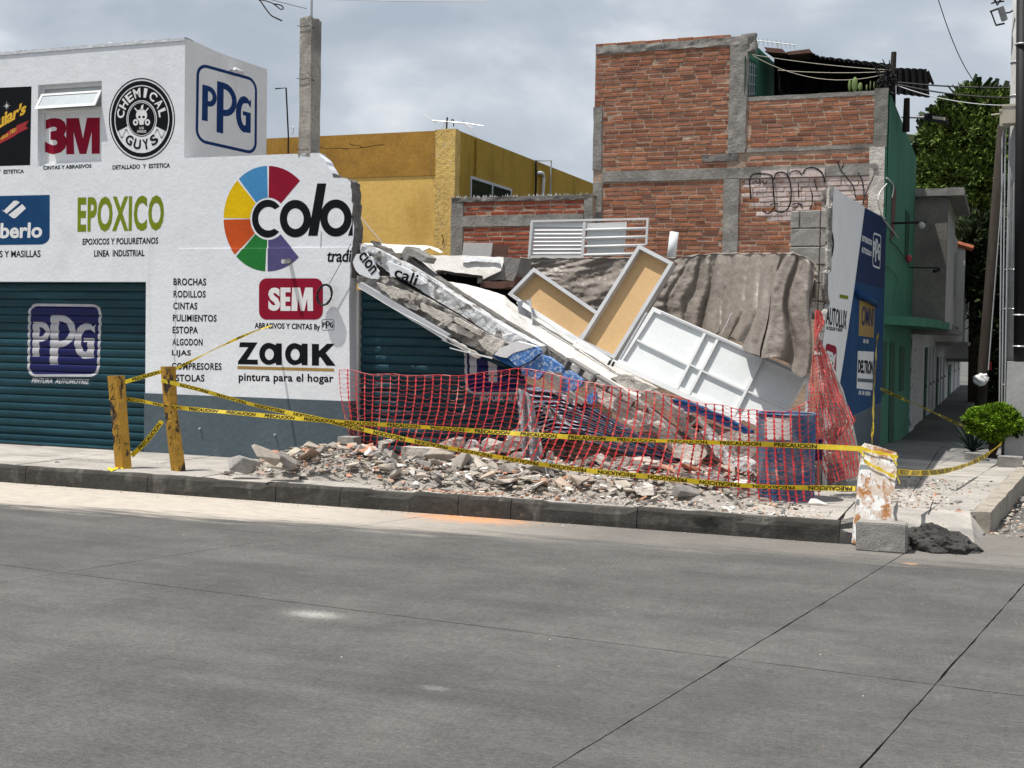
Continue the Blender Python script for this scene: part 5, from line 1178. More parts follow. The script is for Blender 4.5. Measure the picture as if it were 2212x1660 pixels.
# ------------------------------------------------------------------ the torn side wall of the fallen corner shop
sw = thing('side_wall_remnant', 'leftover side wall painted white and blue with paint brand signs, against the green wall', 'wall', (XS, 17, ZW))
xs1 = XS+.02
edge = qs('m', [(360, 80), (352, 250), (348, 400), (345, 560), (342, 700), (320, 730), (316, 800), (320, 880), (332, 950), (300, 1060), (290, 1150), (280, 1250), (262, 1330)])
ep = [PX(*p, xs1) for p in edge]; ep = [Vector((xs1, p.y+rng.uniform(-.02, .02), p.z)) for p in ep]
tp = [PX(*p, xs1) for p in qs('m', [(372, 88), (420, 118), (440, 135), (500, 172), (560, 208), (600, 233), (680, 272), (750, 312)])]
yR = PX(*q('m', 745, 320), xs1).y
poly = tp+[Vector((xs1, 20.28, tp[-1].z)), Vector((xs1, 20.28, ZW-.02)), Vector((xs1, 13.95, ZW-.02)), Vector((xs1, 13.85, ep[-1].z))]+ep[::-1]
mk('white_wall', prisms((poly, (-.05, 0, 0))), M['plaster_side'], sw)
def sp(px, m, off, name='painted_area', label=None, sh=None):
    bm = bmesh.new()
    if sh is None: prism(bm, [PX(*p, xs1+off)+Vector((0, 0, 0)) for p in px], (.0015, 0, 0))
    else: decal(bm, sh, [PX(*p, xs1+off) for p in px])
    return mk(name, bm, M[m], sw, label=label)
n0_ = [PX(*p, xs1+.001) for p in qs('m', [(600, 236), (722, 838), (528, 782)])]
mk('painted_area', prisms(([n0_[0], Vector((xs1+.001, 20.27, tp[-1].z-.004)), Vector((xs1+.001, 20.27, n0_[1].z)), n0_[1], n0_[2]], (.0015, 0, 0))), M['navy'], sw, label='navy painted upper area')
bm = bmesh.new(); rows = []
for k_, p in enumerate(jag(ep, 0, .05, closed=False)):
    j1, j2 = rng.uniform(-.02, .03), rng.uniform(-.012, .012); rows.append([bm.verts.new(p+Vector((d_, e_+j1*.6, j2))) for d_, e_ in ((.005, .05), (.008, -.012), (-.025, -.03-abs(j1)), (-.056, -.008))])
for i in range(len(rows)-1):
    for j in range(3): bm.faces.new((rows[i][j], rows[i+1][j], rows[i+1][j+1], rows[i][j+1]))
mk('torn_masonry_edge', bm, M['broken'], sw)
yb0 = PX(*q('m', 410, 1570), xs1)
bl = [PX(*p, xs1+.001) for p in qs('m', [(528, 783), (722, 838), (700, 1100), (660, 1400)])]
b0 = [PX(*p, xs1+.001) for p in qs('m', [(470, 1180), (410, 1570)])]
dad = PX(*q('n', 735, 390), xs1).z
poly = [bl[0], bl[1], Vector((xs1+.001, 20.27, bl[1].z)), Vector((xs1+.001, 20.27, dad)), Vector((xs1+.001, b0[1].y-.15, dad)), b0[1], b0[0]]
mk('painted_area', prisms((poly, (.0015, 0, 0))), M['bluedark'], sw, label='mid blue painted area')
mk('painted_area', prisms(([Vector((xs1+.001, 13.96, dad-.003)), Vector((xs1+.001, 20.27, dad-.003)), Vector((xs1+.001, 20.27, ZW)), Vector((xs1+.001, 13.96, ZW))], (.0015, 0, 0))), M['dado'], sw, label='slate grey painted base band')
def st(s, px, m='signwhite', bold=.03, name='painted_lettering', off=.0045): return sp(px, m, off, name, None, T(s, bold))
def mq(k, *c): return qs(k, c)
st('DISTRIBUIDOR', mq('m', (577, 482), (652, 520), (654, 478), (577, 438))); st('AUTORIZADO', mq('m', (575, 568), (648, 598), (650, 562), (577, 522)))
sp(mq('m', (655, 670), (712, 695), (720, 440), (662, 418)), 'signwhite', .0045, 'painted_lettering', 'small white PPG sign on navy', merge2d(*PPG, ppg_frame(.16, .05)))
sp(mq('m', (345, 635), (370, 600), (372, 420), (348, 385)), 'black', .003, 'painted_lettering', None, shape2d([[(0, 0), (.6, .12), (1, .4), (1, .65), (.6, .9), (0, 1), (.3, .8), (.55, .5), (.3, .2)]]))
sp(mq('m', (413, 905), (475, 916), (476, 890), (414, 878)), 'olive', .003, 'painted_area', None, full)
st('AUTOLUX', mq('m', (312, 1100), (462, 1140), (470, 1000), (318, 970)), 'black', .01)
st('III COLOR Y IIIIIIIIIII', mq('m', (315, 1140), (432, 1158), (434, 1132), (317, 1114)), 'black')
sp(mq('m', (300, 1440), (380, 1560), (392, 1265), (312, 1240)), 'maroon', .003, 'painted_sign', 'dark red rounded label partly behind the net', shape2d([rrect(0, 0, 1, 1, .2, ry=.12)]))
st('SEM', mq('m', (308, 1380), (372, 1420), (384, 1320), (316, 1290)), 'signwhite', .06)
sp(mq('m', (553, 1185), (665, 1200), (672, 950), (560, 922)), 'gold', .004, 'painted_sign', 'ochre yellow square sign', full)
st('OMNI', mq('m', (573, 1110), (660, 1120), (668, 985), (580, 960)), 'navy', .02, off=.007)
st('III III', mq('m', (588, 1240), (625, 1244), (626, 1214), (589, 1210)), 'signwhite')
sp(mq('m', (538, 1575), (655, 1590), (666, 1305), (547, 1298)), 'signwhite', .004, 'painted_sign', 'white square sign with black lettering', full)
st('DELTRON', mq('m', (548, 1460), (656, 1475), (662, 1372), (552, 1362)), 'black', .04, off=.007)
sp(mq('m', (545, 1525), (656, 1535), (658, 1508), (547, 1500)), 'dado', .007, 'painted_lettering', None, full)
st('III III IIIIIII', mq('m', (553, 1622), (640, 1630), (641, 1600), (555, 1592)), 'signwhite')
# roll of canvas hanging over the ochre sign
mk('rolled_banner', tube(bmesh.new(), [PX(*q('m', 524, 870), xs1)+Vector((.03, 0, 0)), PX(*q('m', 600, 915), xs1)+Vector((.05, 0, 0)), PX(*q('m', 668, 952), xs1)+Vector((.03, 0, 0))], .045, 10), M['bluedark'], sw, smooth=True)
# rubbly end of the side wall and concrete blocks beside it
pier = thing('block_pier', 'grey concrete block pier standing beside the torn side wall', 'wall', (-1.97, 13.95, ZW))
X0 = P(1707, 520, 13.9).x; XM = P(1774, 520, 13.9).x; X1 = XS-.04
ztp = P(1750, 455, 13.9).z
z_ = ztp; rows_ = []
while z_ > 2.15:
    h_ = .195
    xs__ = [X0, X0+.10, XM-.01, X1+.005] if len(rows_) % 3 == 0 else [X0, XM-.008, X1+.005]
    for i in range(len(xs__)-1):
        bm = bmesh.new(); vs_ = box(bm, xs__[i]+.004, xs__[i+1]-.004, 13.86+rng.uniform(0, .015), 14.1, z_-h_+.004, z_-.004)
        bmesh.ops.bevel(bm, geom=bm.edges[:], offset=.008, segments=1, affect='EDGES'); subd_rough(bm, 2, .007, 12)
        mk('concrete_block', bm, M['block'], pier)
    z_ -= h_; rows_.append(z_)
rough_box('torn_masonry', pier, (XM+.02, X1, 13.9, 14.08, .2, 2.2), M['broken'], .02, 9, 8)
mk('mortar', boxes((X0+.01, X1, 13.9, 14.08, 2.05, ztp-.01)), M['mortar'], pier)
bm = bmesh.new(); prism(bm, jag([P(*q('s', *p), 13.9) for p in ((1000, 755), (1000, 520), (1060, 480), (1125, 470), (1128, 755))], .012, .04), (0, .18, 0)); subd_rough(bm, 1, .012, 14); mk('torn_masonry', bm, M['broken'], pier)

# ------------------------------------------------------------------ the collapsed front: fallen lintel, roof slab, panels
def slabpoly(name, px, y, th, m, parent=None, amp=.012, step=.05, rough=.01, tilt=0, **k):
    pts = [P(u, v, y) for u, v in px]; pts = jag(pts, amp, step)
    if tilt:
        c = sum(pts, Vector())/len(pts); pts = [p+Vector((0, (p.z-c.z)*tilt, 0)) for p in pts]
    bm = prisms((pts, (0, th, 0)))
    if rough:
        for v in bm.verts: v.co += noise.noise_vector(v.co*11)*rough
    return mk(name, bm, M[m], parent, **k)
def relief(name, px4, y, th, m, parent=None, nu=50, nv=12, amp=.03, sc_=6, lab=None, edge=.02):
    """broken surface between a top line and a bottom line of picture points, with real relief"""
    top, bot = px4
    def at(l, s):
        s *= len(l)-1; i = min(int(s), len(l)-2); f = s-i; return (l[i][0]*(1-f)+l[i+1][0]*f, l[i][1]*(1-f)+l[i+1][1]*f)
    def f(s, t):
        a, b2 = at(top, s), at(bot, s); e = (noise.noise(Vector((s*30, 0, 7)))*edge*90) if t in (0, 1) else 0
        p = P(a[0]*(1-t)+b2[0]*t, a[1]*(1-t)+b2[1]*t+e*.5, y)
        d = noise.noise(p*sc_)*amp+noise.noise(p*sc_*3.1)*amp*.5
        d += amp*1.2*round(noise.noise(p*sc_*.55+Vector((9, 0, 0)))*2.2)/2.2          # steps where render has come off
        return p+Vector((0, d, 0))
    bm = grid_mesh(f, nu, nv); bmesh.ops.recalc_face_normals(bm, faces=bm.faces)
    # close it backwards into a solid
    be = [e for e in bm.edges if e.is_boundary]; r = bmesh.ops.extrude_edge_only(bm, edges=be)
    for v in [g for g in r['geom'] if isinstance(g, bmesh.types.BMVert)]: v.co.y += th
    return mk(name, bm, M[m], parent, label=lab)
fl = thing('fallen_lintel', 'broken concrete lintel sloping down from the torn shop wall to the right', 'beam', (-4.5, 13.5, ZW))
relief('lower_beam', (qs('p', [(150, 500), (620, 500), (750, 590), (1200, 830), (1500, 1010), (1900, 1250), (2250, 1430)]), qs('p', [(190, 610), (560, 760), (780, 880), (1100, 1090), (1450, 1310), (1750, 1480), (2160, 1680)])), 13.50, .25, 'broken', fl, 130, 16, .05, 5)
relief('upper_beam', (qs('p', [(215, 50), (420, 110), (560, 180), (860, 340), (1200, 560), (1600, 820), (2212, 1210), (2560, 1400), (2700, 1470)]), qs('p', [(230, 180), (440, 320), (640, 470), (900, 600), (1300, 850), (1650, 1060), (2212, 1420), (2560, 1560), (2700, 1600)])), 13.55, .28, 'flaky', fl, 130, 14, .022, 5)
slabpoly('rough_core', qs('p', [(130, 230), (420, 270), (900, 560), (1300, 820), (1750, 1130), (2200, 1430), (2150, 1560), (1700, 1400), (1100, 1050), (560, 740), (180, 600)]), 13.80, .2, 'cement', fl, .01, .08, .02)
for px, m_, y_ in (([(440, 585), (560, 640), (650, 640), (760, 680), (1000, 780), (950, 835), (860, 800), (700, 812), (520, 700)], 'creamy', 13.40), ([(1060, 870), (1350, 1000), (1480, 1040), (1500, 1120), (1420, 1175), (1250, 1080), (1060, 960)], 'creamy', 13.42), ([(1530, 1065), (1760, 1180), (1920, 1270), (1880, 1325), (1700, 1230), (1520, 1120)], 'creamy', 13.40),
                  ([(1460, 1140), (1640, 1230), (1810, 1310), (1750, 1365), (1560, 1290), (1430, 1210)], 'creamy', 13.43), ([(1850, 1385), (1990, 1320), (2212, 1400), (2160, 1500), (2050, 1590), (1930, 1500)], 'creamy', 13.41), ([(1390, 1345), (1500, 1370), (1750, 1520), (1900, 1600), (1850, 1640), (1600, 1500)], 'creamy', 13.41), ([(820, 880), (1000, 900), (1040, 960), (980, 980), (880, 940)], 'creamy', 13.42)):
    slabpoly('render_flake', qs('p', px), y_, .05, m_, fl, .008, .04, .008)
slabpoly('steel_channel', qs('p', [(222, 585), (1450, 1312), (1400, 1395), (185, 650)]), 13.38, .12, 'greymetal', fl, 0, 9, 0, label='grey steel channel along the lower edge')
for a_, b2, w_ in (((190, 655), (1420, 1405), 10), ((700, 960), (1700, 1500), 14), ((900, 1060), (1640, 1500), 8), ((1460, 1490), (2050, 1650), 22), ((1350, 1380), (1750, 1560), 14)):
    slabpoly('metal_strip', qs('p', [a_, (b2[0], b2[1]-w_), b2, (a_[0]+6, a_[1]+w_*.6)]), 13.35+rng.uniform(-.01, .02), .02, 'whitemetal', fl, .003, .12, .004)
slabpoly('painted_render_plate', qs('p', [(120, 310), (170, 200), (240, 190), (300, 180), (400, 262), (420, 330), (440, 385), (480, 430), (470, 470), (488, 510), (465, 545), (380, 538), (300, 515), (215, 480), (160, 420)]), 13.44, .03, 'plaster', fl, .005, .04, 0, label='white render plate with four black letters')
def rottext(s, p0, p1, h, y, m='black', bold=.02):
    a, b2 = P(*p0, y), P(*p1, y); d = (b2-a); n_ = Vector((-d.z, 0, d.x)).normalized()*h; bm = bmesh.new(); decal(bm, T(s, bold), [a, b2, b2+n_, a+n_]); return mk('painted_lettering', bm, M[m], fl)
rottext('cion', q('p', 190, 235), q('p', 375, 490), .155, 13.436)
relief('lettered_render', (qs('p', [(600, 290), (900, 420), (1130, 600)]), qs('p', [(640, 500), (800, 545), (1060, 620)])), 13.50, .05, 'plaster', fl, 14, 6, .004, 5)
rottext('cali', q('p', 680, 510), q('p', 985, 640), .14, 13.482)
# rear slab edge and sunlit top
rs = thing('fallen_roof_slab', 'collapsed roof slab with a sunlit white top sloping down behind the lintel', 'slab', (-4.2, 14.8, ZW))
tf = qs('f', [(640, 420), (900, 590), (1080, 760), (1500, 990), (1790, 1190), (2060, 1360)])+qs('h', [(300, 180), (560, 330), (750, 420)])
tb = [q('f', 760, 400), q('f', 900, 585), q('f', 1240, 660), q('f', 1480, 735), q('f', 1640, 880), q('f', 1880, 1010), q('f', 2200, 1180), q('h', 560, 170), q('h', 860, 330)]
def ptl(l, s):
    s *= len(l)-1; i = min(int(s), len(l)-2); f = s-i; return (l[i][0]*(1-f)+l[i+1][0]*f, l[i][1]*(1-f)+l[i+1][1]*f)
def ftop(s, t):
    a, b2 = ptl(tf, s), ptl(tb, s); pa, pb = P(a[0], a[1], 13.86), P(b2[0], b2[1], 14.7); p = pa.lerp(pb, t); return p+Vector((0, 0, noise.noise(p*4)*.018+noise.noise(p*13)*.006))
bm = grid_mesh(ftop, 90, 10); be = [e for e in bm.edges if e.is_boundary]; r_ = bmesh.ops.extrude_edge_only(bm, edges=be)
for v in [g for g in r_['geom'] if isinstance(g, bmesh.types.BMVert)]: v.co.z -= .10
mk('slab_top', bm, M['sunwhite'], rs)
relief('slab_edge', (qs('p', [(900, 225), (1170, 450), (1400, 600), (1560, 720), (1700, 800), (2212, 1120)])+[q('f', 1780, 1160), q('f', 2065, 1350)], qs('p', [(850, 330), (1100, 490), (1300, 600), (1500, 740), (1700, 860), (2212, 1190)])+[q('f', 1770, 1220), q('f', 2050, 1400)]), 13.80, .2, 'cement', rs, 100, 5, .012, 8)
slabpoly('broken_block', qs('p', [(770, 230), (850, 95), (900, 90), (1140, 235), (1095, 310), (960, 235), (900, 225), (850, 335), (790, 290)]), 13.72, .3, 'concrete', rs, .008, .05, .01)
slabpoly('broken_edge', qs('p', [(365, 30), (385, 15), (420, 60), (560, 110), (640, 180), (770, 190), (790, 240), (760, 270), (700, 240), (540, 160), (420, 105)]), 13.66, .2, 'cement', rs, .012, .04, .01)
slabpoly('roof_crack_lip', qs('f', [(1205, 722), (1280, 740), (1400, 800), (1505, 880), (1490, 895), (1380, 850), (1280, 780)]), 14.4, .04, 'cement', rs, .006, .05, .004)
# remaining piece of roof edge
re = thing('roof_edge_remnant', 'white painted piece of roof edge with a grey broken end, still standing behind the wreck', 'roof', (-6.8, 16, ZW))
slabpoly('white_parapet', qs('f', [(740, 362), (1100, 362), (1470, 380), (1455, 510), (1370, 555), (1290, 600), (1262, 625), (1255, 560), (1180, 540), (1000, 520), (880, 498), (830, 525), (775, 500), (700, 430)]), 16, .45, 'sunwhite', re, .006, .08, 0, tilt=.5)
slabpoly('grey_end', qs('f', [(1470, 381), (1625, 392), (1600, 520), (1560, 600), (1440, 590), (1300, 610), (1370, 556), (1456, 512)]), 16.02, .45, 'concrete', re, .008, .06, .006)
slabpoly('curled_sheet', qs('f', [(840, 535), (900, 500), (1000, 520), (1250, 548), (1255, 572), (1100, 560), (1000, 545), (900, 525), (860, 545)]), 15.8, .1, 'rust', re, .004, .06, 0)
mk('cavity_shade_box', boxes((P(900, 600, 16.5).x, P(1125, 600, 16.5).x, 16.5, 16.6, 1.2, P(1000, 565, 16.5).z)), M['dark'], re)  # black box painting the shade of the cavity below the parapet
slabpoly('broken_underside', qs('f', [(1255, 640), (1300, 600), (1560, 605), (1590, 560), (1560, 660), (1400, 670), (1260, 660)]), 15.9, .3, 'brown', re, .008, .05, 0)
slabpoly('corrugated_roof_piece', qs('f', [(135, 240), (500, 262), (740, 270), (860, 300), (945, 342), (930, 350), (790, 295), (730, 345), (500, 350), (300, 330), (135, 300)]), 16.6, .05, 'sunwhite', re, .004, .1, 0, tilt=2.0)
bm = bmesh.new()
slabpoly('render_flake', qs('f', [(1080, 410), (1130, 372), (1240, 385), (1290, 400), (1420, 400), (1440, 440), (1380, 420), (1200, 420), (1120, 430)]), 15.97, .03, 'patch', re, .006, .04, 0, tilt=.4)

# hollow blocks on the slope
def hollow_block(c, ang, l_=.39, h_=.13, d_=.19, m='block', yaw=0):
    bm = bmesh.new(); t = .026; xs2 = [-l_/2, -l_/2+t, -t/2, t/2, l_/2-t, l_/2]
    for a, b2 in ((0, 1), (2, 3), (4, 5)): box(bm, xs2[a], xs2[b2], -d_/2, d_/2, -h_/2+t, h_/2-t)
    box(bm, -l_/2, l_/2, -d_/2, d_/2, h_/2-t, h_/2); box(bm, -l_/2, l_/2, -d_/2, d_/2, -h_/2, -h_/2+t)
    for v in bm.verts: v.co += noise.noise_vector(v.co*8+c)*.008
    bm.transform(Matrix.Translation(c) @ Matrix.Rotation(-ang, 4, 'Y') @ Matrix.Rotation(yaw, 4, 'Z'))
    return bm
HG = 'hollow blocks on the fallen slab'
pth = qs('h', [(190, 165), (400, 290), (600, 420), (800, 545), (980, 690), (1130, 830), (1130, 830), (1190, 620), (1330, 760), (1460, 930)])
for i in range(0, len(pth)-1):
    a, b2 = pth[i], pth[i+1]; a = (a[0]-4, a[1]-3); c = P((a[0]+b2[0])/2, (a[1]+b2[1])/2, 13.5+.03*(i % 2)); dd = P(*b2, 13.5)-P(*a, 13.5)
    if i in (5, 6): continue
    mk('hollow_block', hollow_block(c, math.atan2(dd.z, dd.x), dd.length*.97, .16 if i < 6 else .13, .19, 'block', rng.uniform(-.1, .1)), M['block'], None, label='hollow concrete block, %s' % ['first and highest on the slope below the white slab top', 'second down the slope beside the bright blue render', 'third down the slope, mid way', 'fourth down the slope behind the top of the net', 'fifth down the slope behind the net', '', '', 'upper one of the steep pair near the drum', 'steep and close to the blue drum', 'lowest and steepest beside the blue drum'][i], cat='block', group=HG)
# painted pieces of the fallen frieze
bp1 = thing('blue_render_slab', 'slab of render painted white above and bright blue below, lying on the fallen lintel', 'slab', P(*q('f', 1600, 1390), 13.3))
slabpoly('white_half', qs('f', [(1385, 1280), (1430, 1225), (1590, 1155), (1760, 1205), (1660, 1235), (1560, 1265), (1500, 1310), (1440, 1300)]), 13.32, .12, 'signwhite', bp1, .004, .05, 0)
slabpoly('blue_half', qs('f', [(1505, 1312), (1562, 1266), (1662, 1236), (1762, 1206), (1795, 1240), (1800, 1268), (1700, 1350), (1600, 1392)]), 13.325, .12, 'bluepaint', bp1, .004, .05, 0)
slabpoly('broken_side', qs('f', [(1380, 1285), (1500, 1318), (1600, 1398), (1590, 1412), (1480, 1360), (1375, 1300)]), 13.33, .12, 'bluedark', bp1, .004, .05, 0)
BG = 'broken pieces of bright blue render'
slabpoly('blue_render_piece', qs('f', [(1620, 1400), (1700, 1362), (1810, 1282), (1900, 1312), (2020, 1400), (2000, 1450), (1900, 1430), (1850, 1445), (1780, 1510), (1650, 1470)]), 13.36, .1, 'bluepaint', None, .005, .05, .004, label='largest bright blue render piece, just below the white and blue slab', cat='rubble', group=BG)
slabpoly('blue_render_piece', qs('h', [(150, 220), (190, 210), (260, 250), (305, 285), (290, 330), (250, 355), (200, 390), (120, 370), (130, 300)]), 13.34, .1, 'bluepaint', None, .005, .05, .004, label='bright blue render piece with a torn cream edge beside the first hollow block', cat='rubble', group=BG)
slabpoly('blue_render_piece', qs('h', [(330, 440), (345, 410), (400, 375), (415, 430), (400, 470), (360, 480)]), 13.30, .06, 'bluepaint', None, .004, .04, .004, label='small rounded bright blue render piece lowest of the blue pieces', cat='rubble', group=BG)
slabpoly('grey_fragment', qs('f', [(1845, 1460), (1870, 1425), (1960, 1470), (2010, 1500), (1990, 1600), (1880, 1540)]), 13.26, .14, 'concrete', None, .006, .04, .006, label='angular grey concrete fragment jutting over the blue render', cat='rubble')
slabpoly('grey_fragment', qs('h', [(170, 400), (190, 370), (320, 460), (300, 485), (270, 470)]), 13.24, .12, 'block', None, .004, .05, .004, label='narrow pale concrete bar below the blue render pieces', cat='rubble')
relief('cream_render_slab', (qs('h', [(320, 300), (480, 380), (700, 500), (860, 570), (1040, 700), (1200, 860)]), qs('h', [(360, 400), (480, 490), (680, 640), (900, 720), (1010, 860), (1150, 950)])), 13.42, .1, 'creamy', None, 60, 12, .025, 6)
bpy.data.objects['cream_render_slab']['label'] = 'long pale cream render slab sloping down behind the orange net'; bpy.data.objects['cream_render_slab']['category'] = 'slab'
pl_ = [([(1010, 440), (1150, 470), (1400, 570), (1640, 690), (1640, 755), (1330, 600), (1080, 520)], 13.62, 'bluedark', 'blue painted beam sloping down to the blue drum'),
       ([(900, 400), (1010, 440), (1090, 530), (1240, 620), (1500, 700), (1640, 790), (1640, 850), (1420, 760), (1180, 650), (980, 520)], 13.66, 'broken', 'rubbly grey beam under the blue painted beam'),
       ([(1000, 560), (1040, 545), (1200, 700), (1290, 800), (1500, 940), (1420, 975), (1260, 830), (1100, 690)], 13.36, 'cement', 'dark grey plank of concrete lying steeply left of the drum'),
       ([(1240, 690), (1290, 670), (1380, 790), (1490, 930), (1440, 975), (1340, 860)], 13.28, 'flaky', 'pale thin concrete plank with its end beside the drum'),
       ([(520, 270), (640, 235), (780, 300), (880, 350), (800, 400), (700, 380)], 14.0, 'creamy', 'pale sandy slab end lying on the fallen roof'),
       ([(800, 380), (860, 370), (1000, 480), (1150, 560), (1080, 590), (930, 500)], 13.5, 'beamgrey', 'grey rounded concrete lump behind the net top')]
for px, y_, m_, lb in pl_: slabpoly('broken_plank', qs('h', px), y_, .14, m_, None, .008, .05, .012, label=lb, cat='debris')
PG = 'long broken strips of concrete and render piled under the fallen slab'
pr_ = random.Random(31)
for k in range(26):
    s_ = k/25; u = 1225+s_*370+pr_.uniform(-25, 25); v = 868+s_*105+pr_.uniform(-12, 60); an = radians(pr_.uniform(22, 52)); ln = pr_.uniform(50, 130); wd = pr_.uniform(8, 22); yy = 13.32+pr_.uniform(0, .5)
    dx_, dy_ = cos(an), sin(an); nx_, ny_ = -dy_, dx_
    px = [(u, v), (u+dx_*ln, v+dy_*ln), (u+dx_*ln+nx_*wd*.8, v+dy_*ln+ny_*wd*.8), (u+dx_*ln*.5+nx_*wd*1.1, v+dy_*ln*.5+ny_*wd*1.1), (u+nx_*wd, v+ny_*wd)]
    px = [(min(a, 1640), min(b2, 1052)) for a, b2 in px]; m_ = pr_.choice(['creamy', 'creamy', 'cement', 'broken', 'beamgrey', 'flaky'])
    slabpoly('rubble_strip', px, yy, .12, m_, None, .008, .05, .014, label={'creamy': 'cream render', 'cement': 'dark cement', 'broken': 'mottled masonry', 'beamgrey': 'grey concrete', 'flaky': 'flaking white'}[m_]+' strip %s, behind the net' % ('just right of the crumpled slats' if s_ < .3 else 'below the middle of the fallen slab' if s_ < .65 else 'close to the left of the drum'), cat='rubble', group=PG)
# second shutter and its crumpled lower end
s2y = YF+.2; s2z = ZW+.03
cl = [(P(u, v, s2y).x, P(u, v, s2y).z) for u, v in ((783, 600), (1010, 742), (1090, 788), (1134, 812), (1136, 1010))]
def clipx(z):
    for i in range(len(cl)-1):
        (xa, za), (xb, zb_) = cl[i], cl[i+1]
        if zb_ <= z <= za: return xa+(xb-xa)*(za-z)/(za-zb_) if za != zb_ else xb
    return cl[0][0] if z > cl[0][1] else cl[-1][0]
s2 = thing('bent_roller_shutter', 'teal roller shutter bent down under the fallen lintel, crumpled at its right', 'shutter', (-6, s2y, ZW))
shutter(s2, xw+.03, 99, s2z, cl[0][1]-.02, s2y, M['teal'], clip=clipx)
mk('shutter_backing', prisms(([Vector((xw+.02, s2y+.03, ZW)), Vector((xw+.02, s2y+.03, cl[0][1]-.05))]+[Vector((a, s2y+.03, b2-.05)) for a, b2 in cl[1:4]]+[Vector((cl[4][0]+.1, s2y+.03, ZW))], (0, .02, 0))), M['dark'], s2)
Q2 = [(1006, 853), (1172, 853), (1166, 690), (1000, 690)]
CLIPS = [(P(790, 648, s2y), P(1090, 797, s2y)), (P(1010, 752, s2y), P(1134, 820, s2y)), (P(1138, 700, s2y), P(1138, 1000, s2y))]
lift(shutter_decal('painted_sign', shape2d([rrect(.02, .02, .98, .98, .13)]), Q2, M['shnavy'], s2, s2y, s2z, clips=CLIPS), 0)
lift(shutter_decal('painted_sign', merge2d(*PPG, ppg_frame(.13, .035)), Q2, M['shwhite'], s2, s2y, s2z, clips=CLIPS))
lift(shutter_decal('painted_lettering', T('PINTURA  AUTOMOTRIZ', .03), qs('g', [(1255, 532), (1860, 532), (1860, 484), (1255, 484)]), M['shwhite'], s2, s2y, s2z, clips=CLIPS))
tc_ = [(1116, 822), (1160, 838), (1220, 850), (1280, 878), (1340, 915), (1400, 950), (1450, 985), (1500, 1000)]
bc_ = [(1128, 1000), (1140, 985), (1190, 952), (1250, 950), (1310, 962), (1370, 985), (1430, 1004), (1500, 1012)]
def fcr(s, t):
    a, b2 = ptl(tc_, s), ptl(bc_, s); tt = t+.05*noise.noise(Vector((s*5, t*3, 1)))
    p = P(a[0]*(1-t)+b2[0]*t, a[1]*(1-t)+b2[1]*t, 13.42-.28*sin(pi*min(1, s*1.1))*(.4+.6*t))
    w = sin((tt*13+s*2.2)*2*pi); return p+Vector((0, .022*w+.03*noise.noise(Vector((s*9, t*6, 3))), .006*w))
mk('crumpled_slats', grid_mesh(fcr, 80, 110, .003), M['crumple'], s2, smooth=False)
slabpoly('bent_slat_sheet', qs('g', [(1580, 1120), (1850, 1075), (1950, 1110), (1890, 1200), (1850, 1245), (1700, 1190)]), 12.75, .01, 'teal', s2, .004, .2, .02, tilt=.9)
for k in range(9):
    a_ = q('g', 1590+k*34, 1128+k*9-(k*k)*.6); b2 = q('g', 1700+k*24, 1182+k*6)
    bm = bmesh.new(); tube(bm, [P(*a_, 12.72), P(*b2, 12.70)], .010, 4); mk('bent_slat', bm, M['teal'], s2)
pf = thing('plastic_film', 'torn dusty clear plastic film trailing over the crumpled shutter', 'plastic', P(1145, 990, 13.1))
for (tl, bl2, ph) in (([(1116, 838), (1132, 842), (1150, 860)], [(1130, 992), (1146, 1000), (1175, 985)], 0), ([(1165, 868), (1190, 880)], [(1180, 900), (1240, 925)], 4), ([(1190, 840), (1240, 862)], [(1195, 850), (1245, 880)], 7)):
    bm = grid_mesh(lambda s, t: (lambda a, b2: P(a[0]*(1-t)+b2[0]*t, a[1]*(1-t)+b2[1]*t, 13.05+.04*sin(s*14+t*3+ph)+.03*noise.noise(Vector((s*6, t*9, ph)))))(ptl(tl, s), ptl(bl2, s)), 18, 34, .002)
    mk('film_strip', bm, M['plastic'], pf)
# framed boards and the white gate lying on the slab
def LP(u, v, y, k): return PN(u, v, Vector((0, y, 1.6)), Vector((0, -1, k)).normalized())       # a plane leaning back by k
def framed(name, lab, cat, quad, y, fw, dep, rim, board, yt=0, inset=.05, parts=()):
    q3 = [LP(u, v, y, yt) for i, (u, v) in enumerate(quad)]         # BL BR TR TL
    c = min(q3, key=lambda p: p.z); t = thing(name, lab, cat, c)
    ex = (q3[1]-q3[0]); ey = (q3[3]-q3[0]); n = ex.cross(ey).normalized(); n = n if n.y > 0 else -n
    fx, fy = fw/ex.length, fw/ey.length
    B_ = lambda s, t_: bil(q3, s, t_)
    for (s0, t0, s1, t1) in ((0, 0, 1, fy), (0, 1-fy, 1, 1), (0, fy, fx, 1-fy), (1-fx, fy, 1, 1-fy)):
        bm = prisms(([B_(s0, t0), B_(s1, t0), B_(s1, t1), B_(s0, t1)], n*dep)); mk('frame_rail', bm, M[rim], t)
    o_ = n*inset; mk('board_panel', prisms(([B_(fx, fy)+o_, B_(1-fx, fy)+o_, B_(1-fx, 1-fy)+o_, B_(fx, 1-fy)+o_], n*.01)), M[board], t)
    return t, B_, n
framed('framed_board', 'tan hardboard panel in an aluminium frame, the lower one lying at a slant', 'panel', qs('i', [(25, 542), (500, 885), (690, 690), (205, 357)]), 15.0, .045, .14, 'alum', 'mdf', .25, .10)
t_, B_, n_ = framed('framed_board', 'tan hardboard panel in an aluminium frame, standing taller and crossing the lower one', 'panel', qs('i', [(510, 868), (762, 990), (1172, 322), (930, 197)]), 14.75, .045, .15, 'alum', 'mdf', .25, .10)
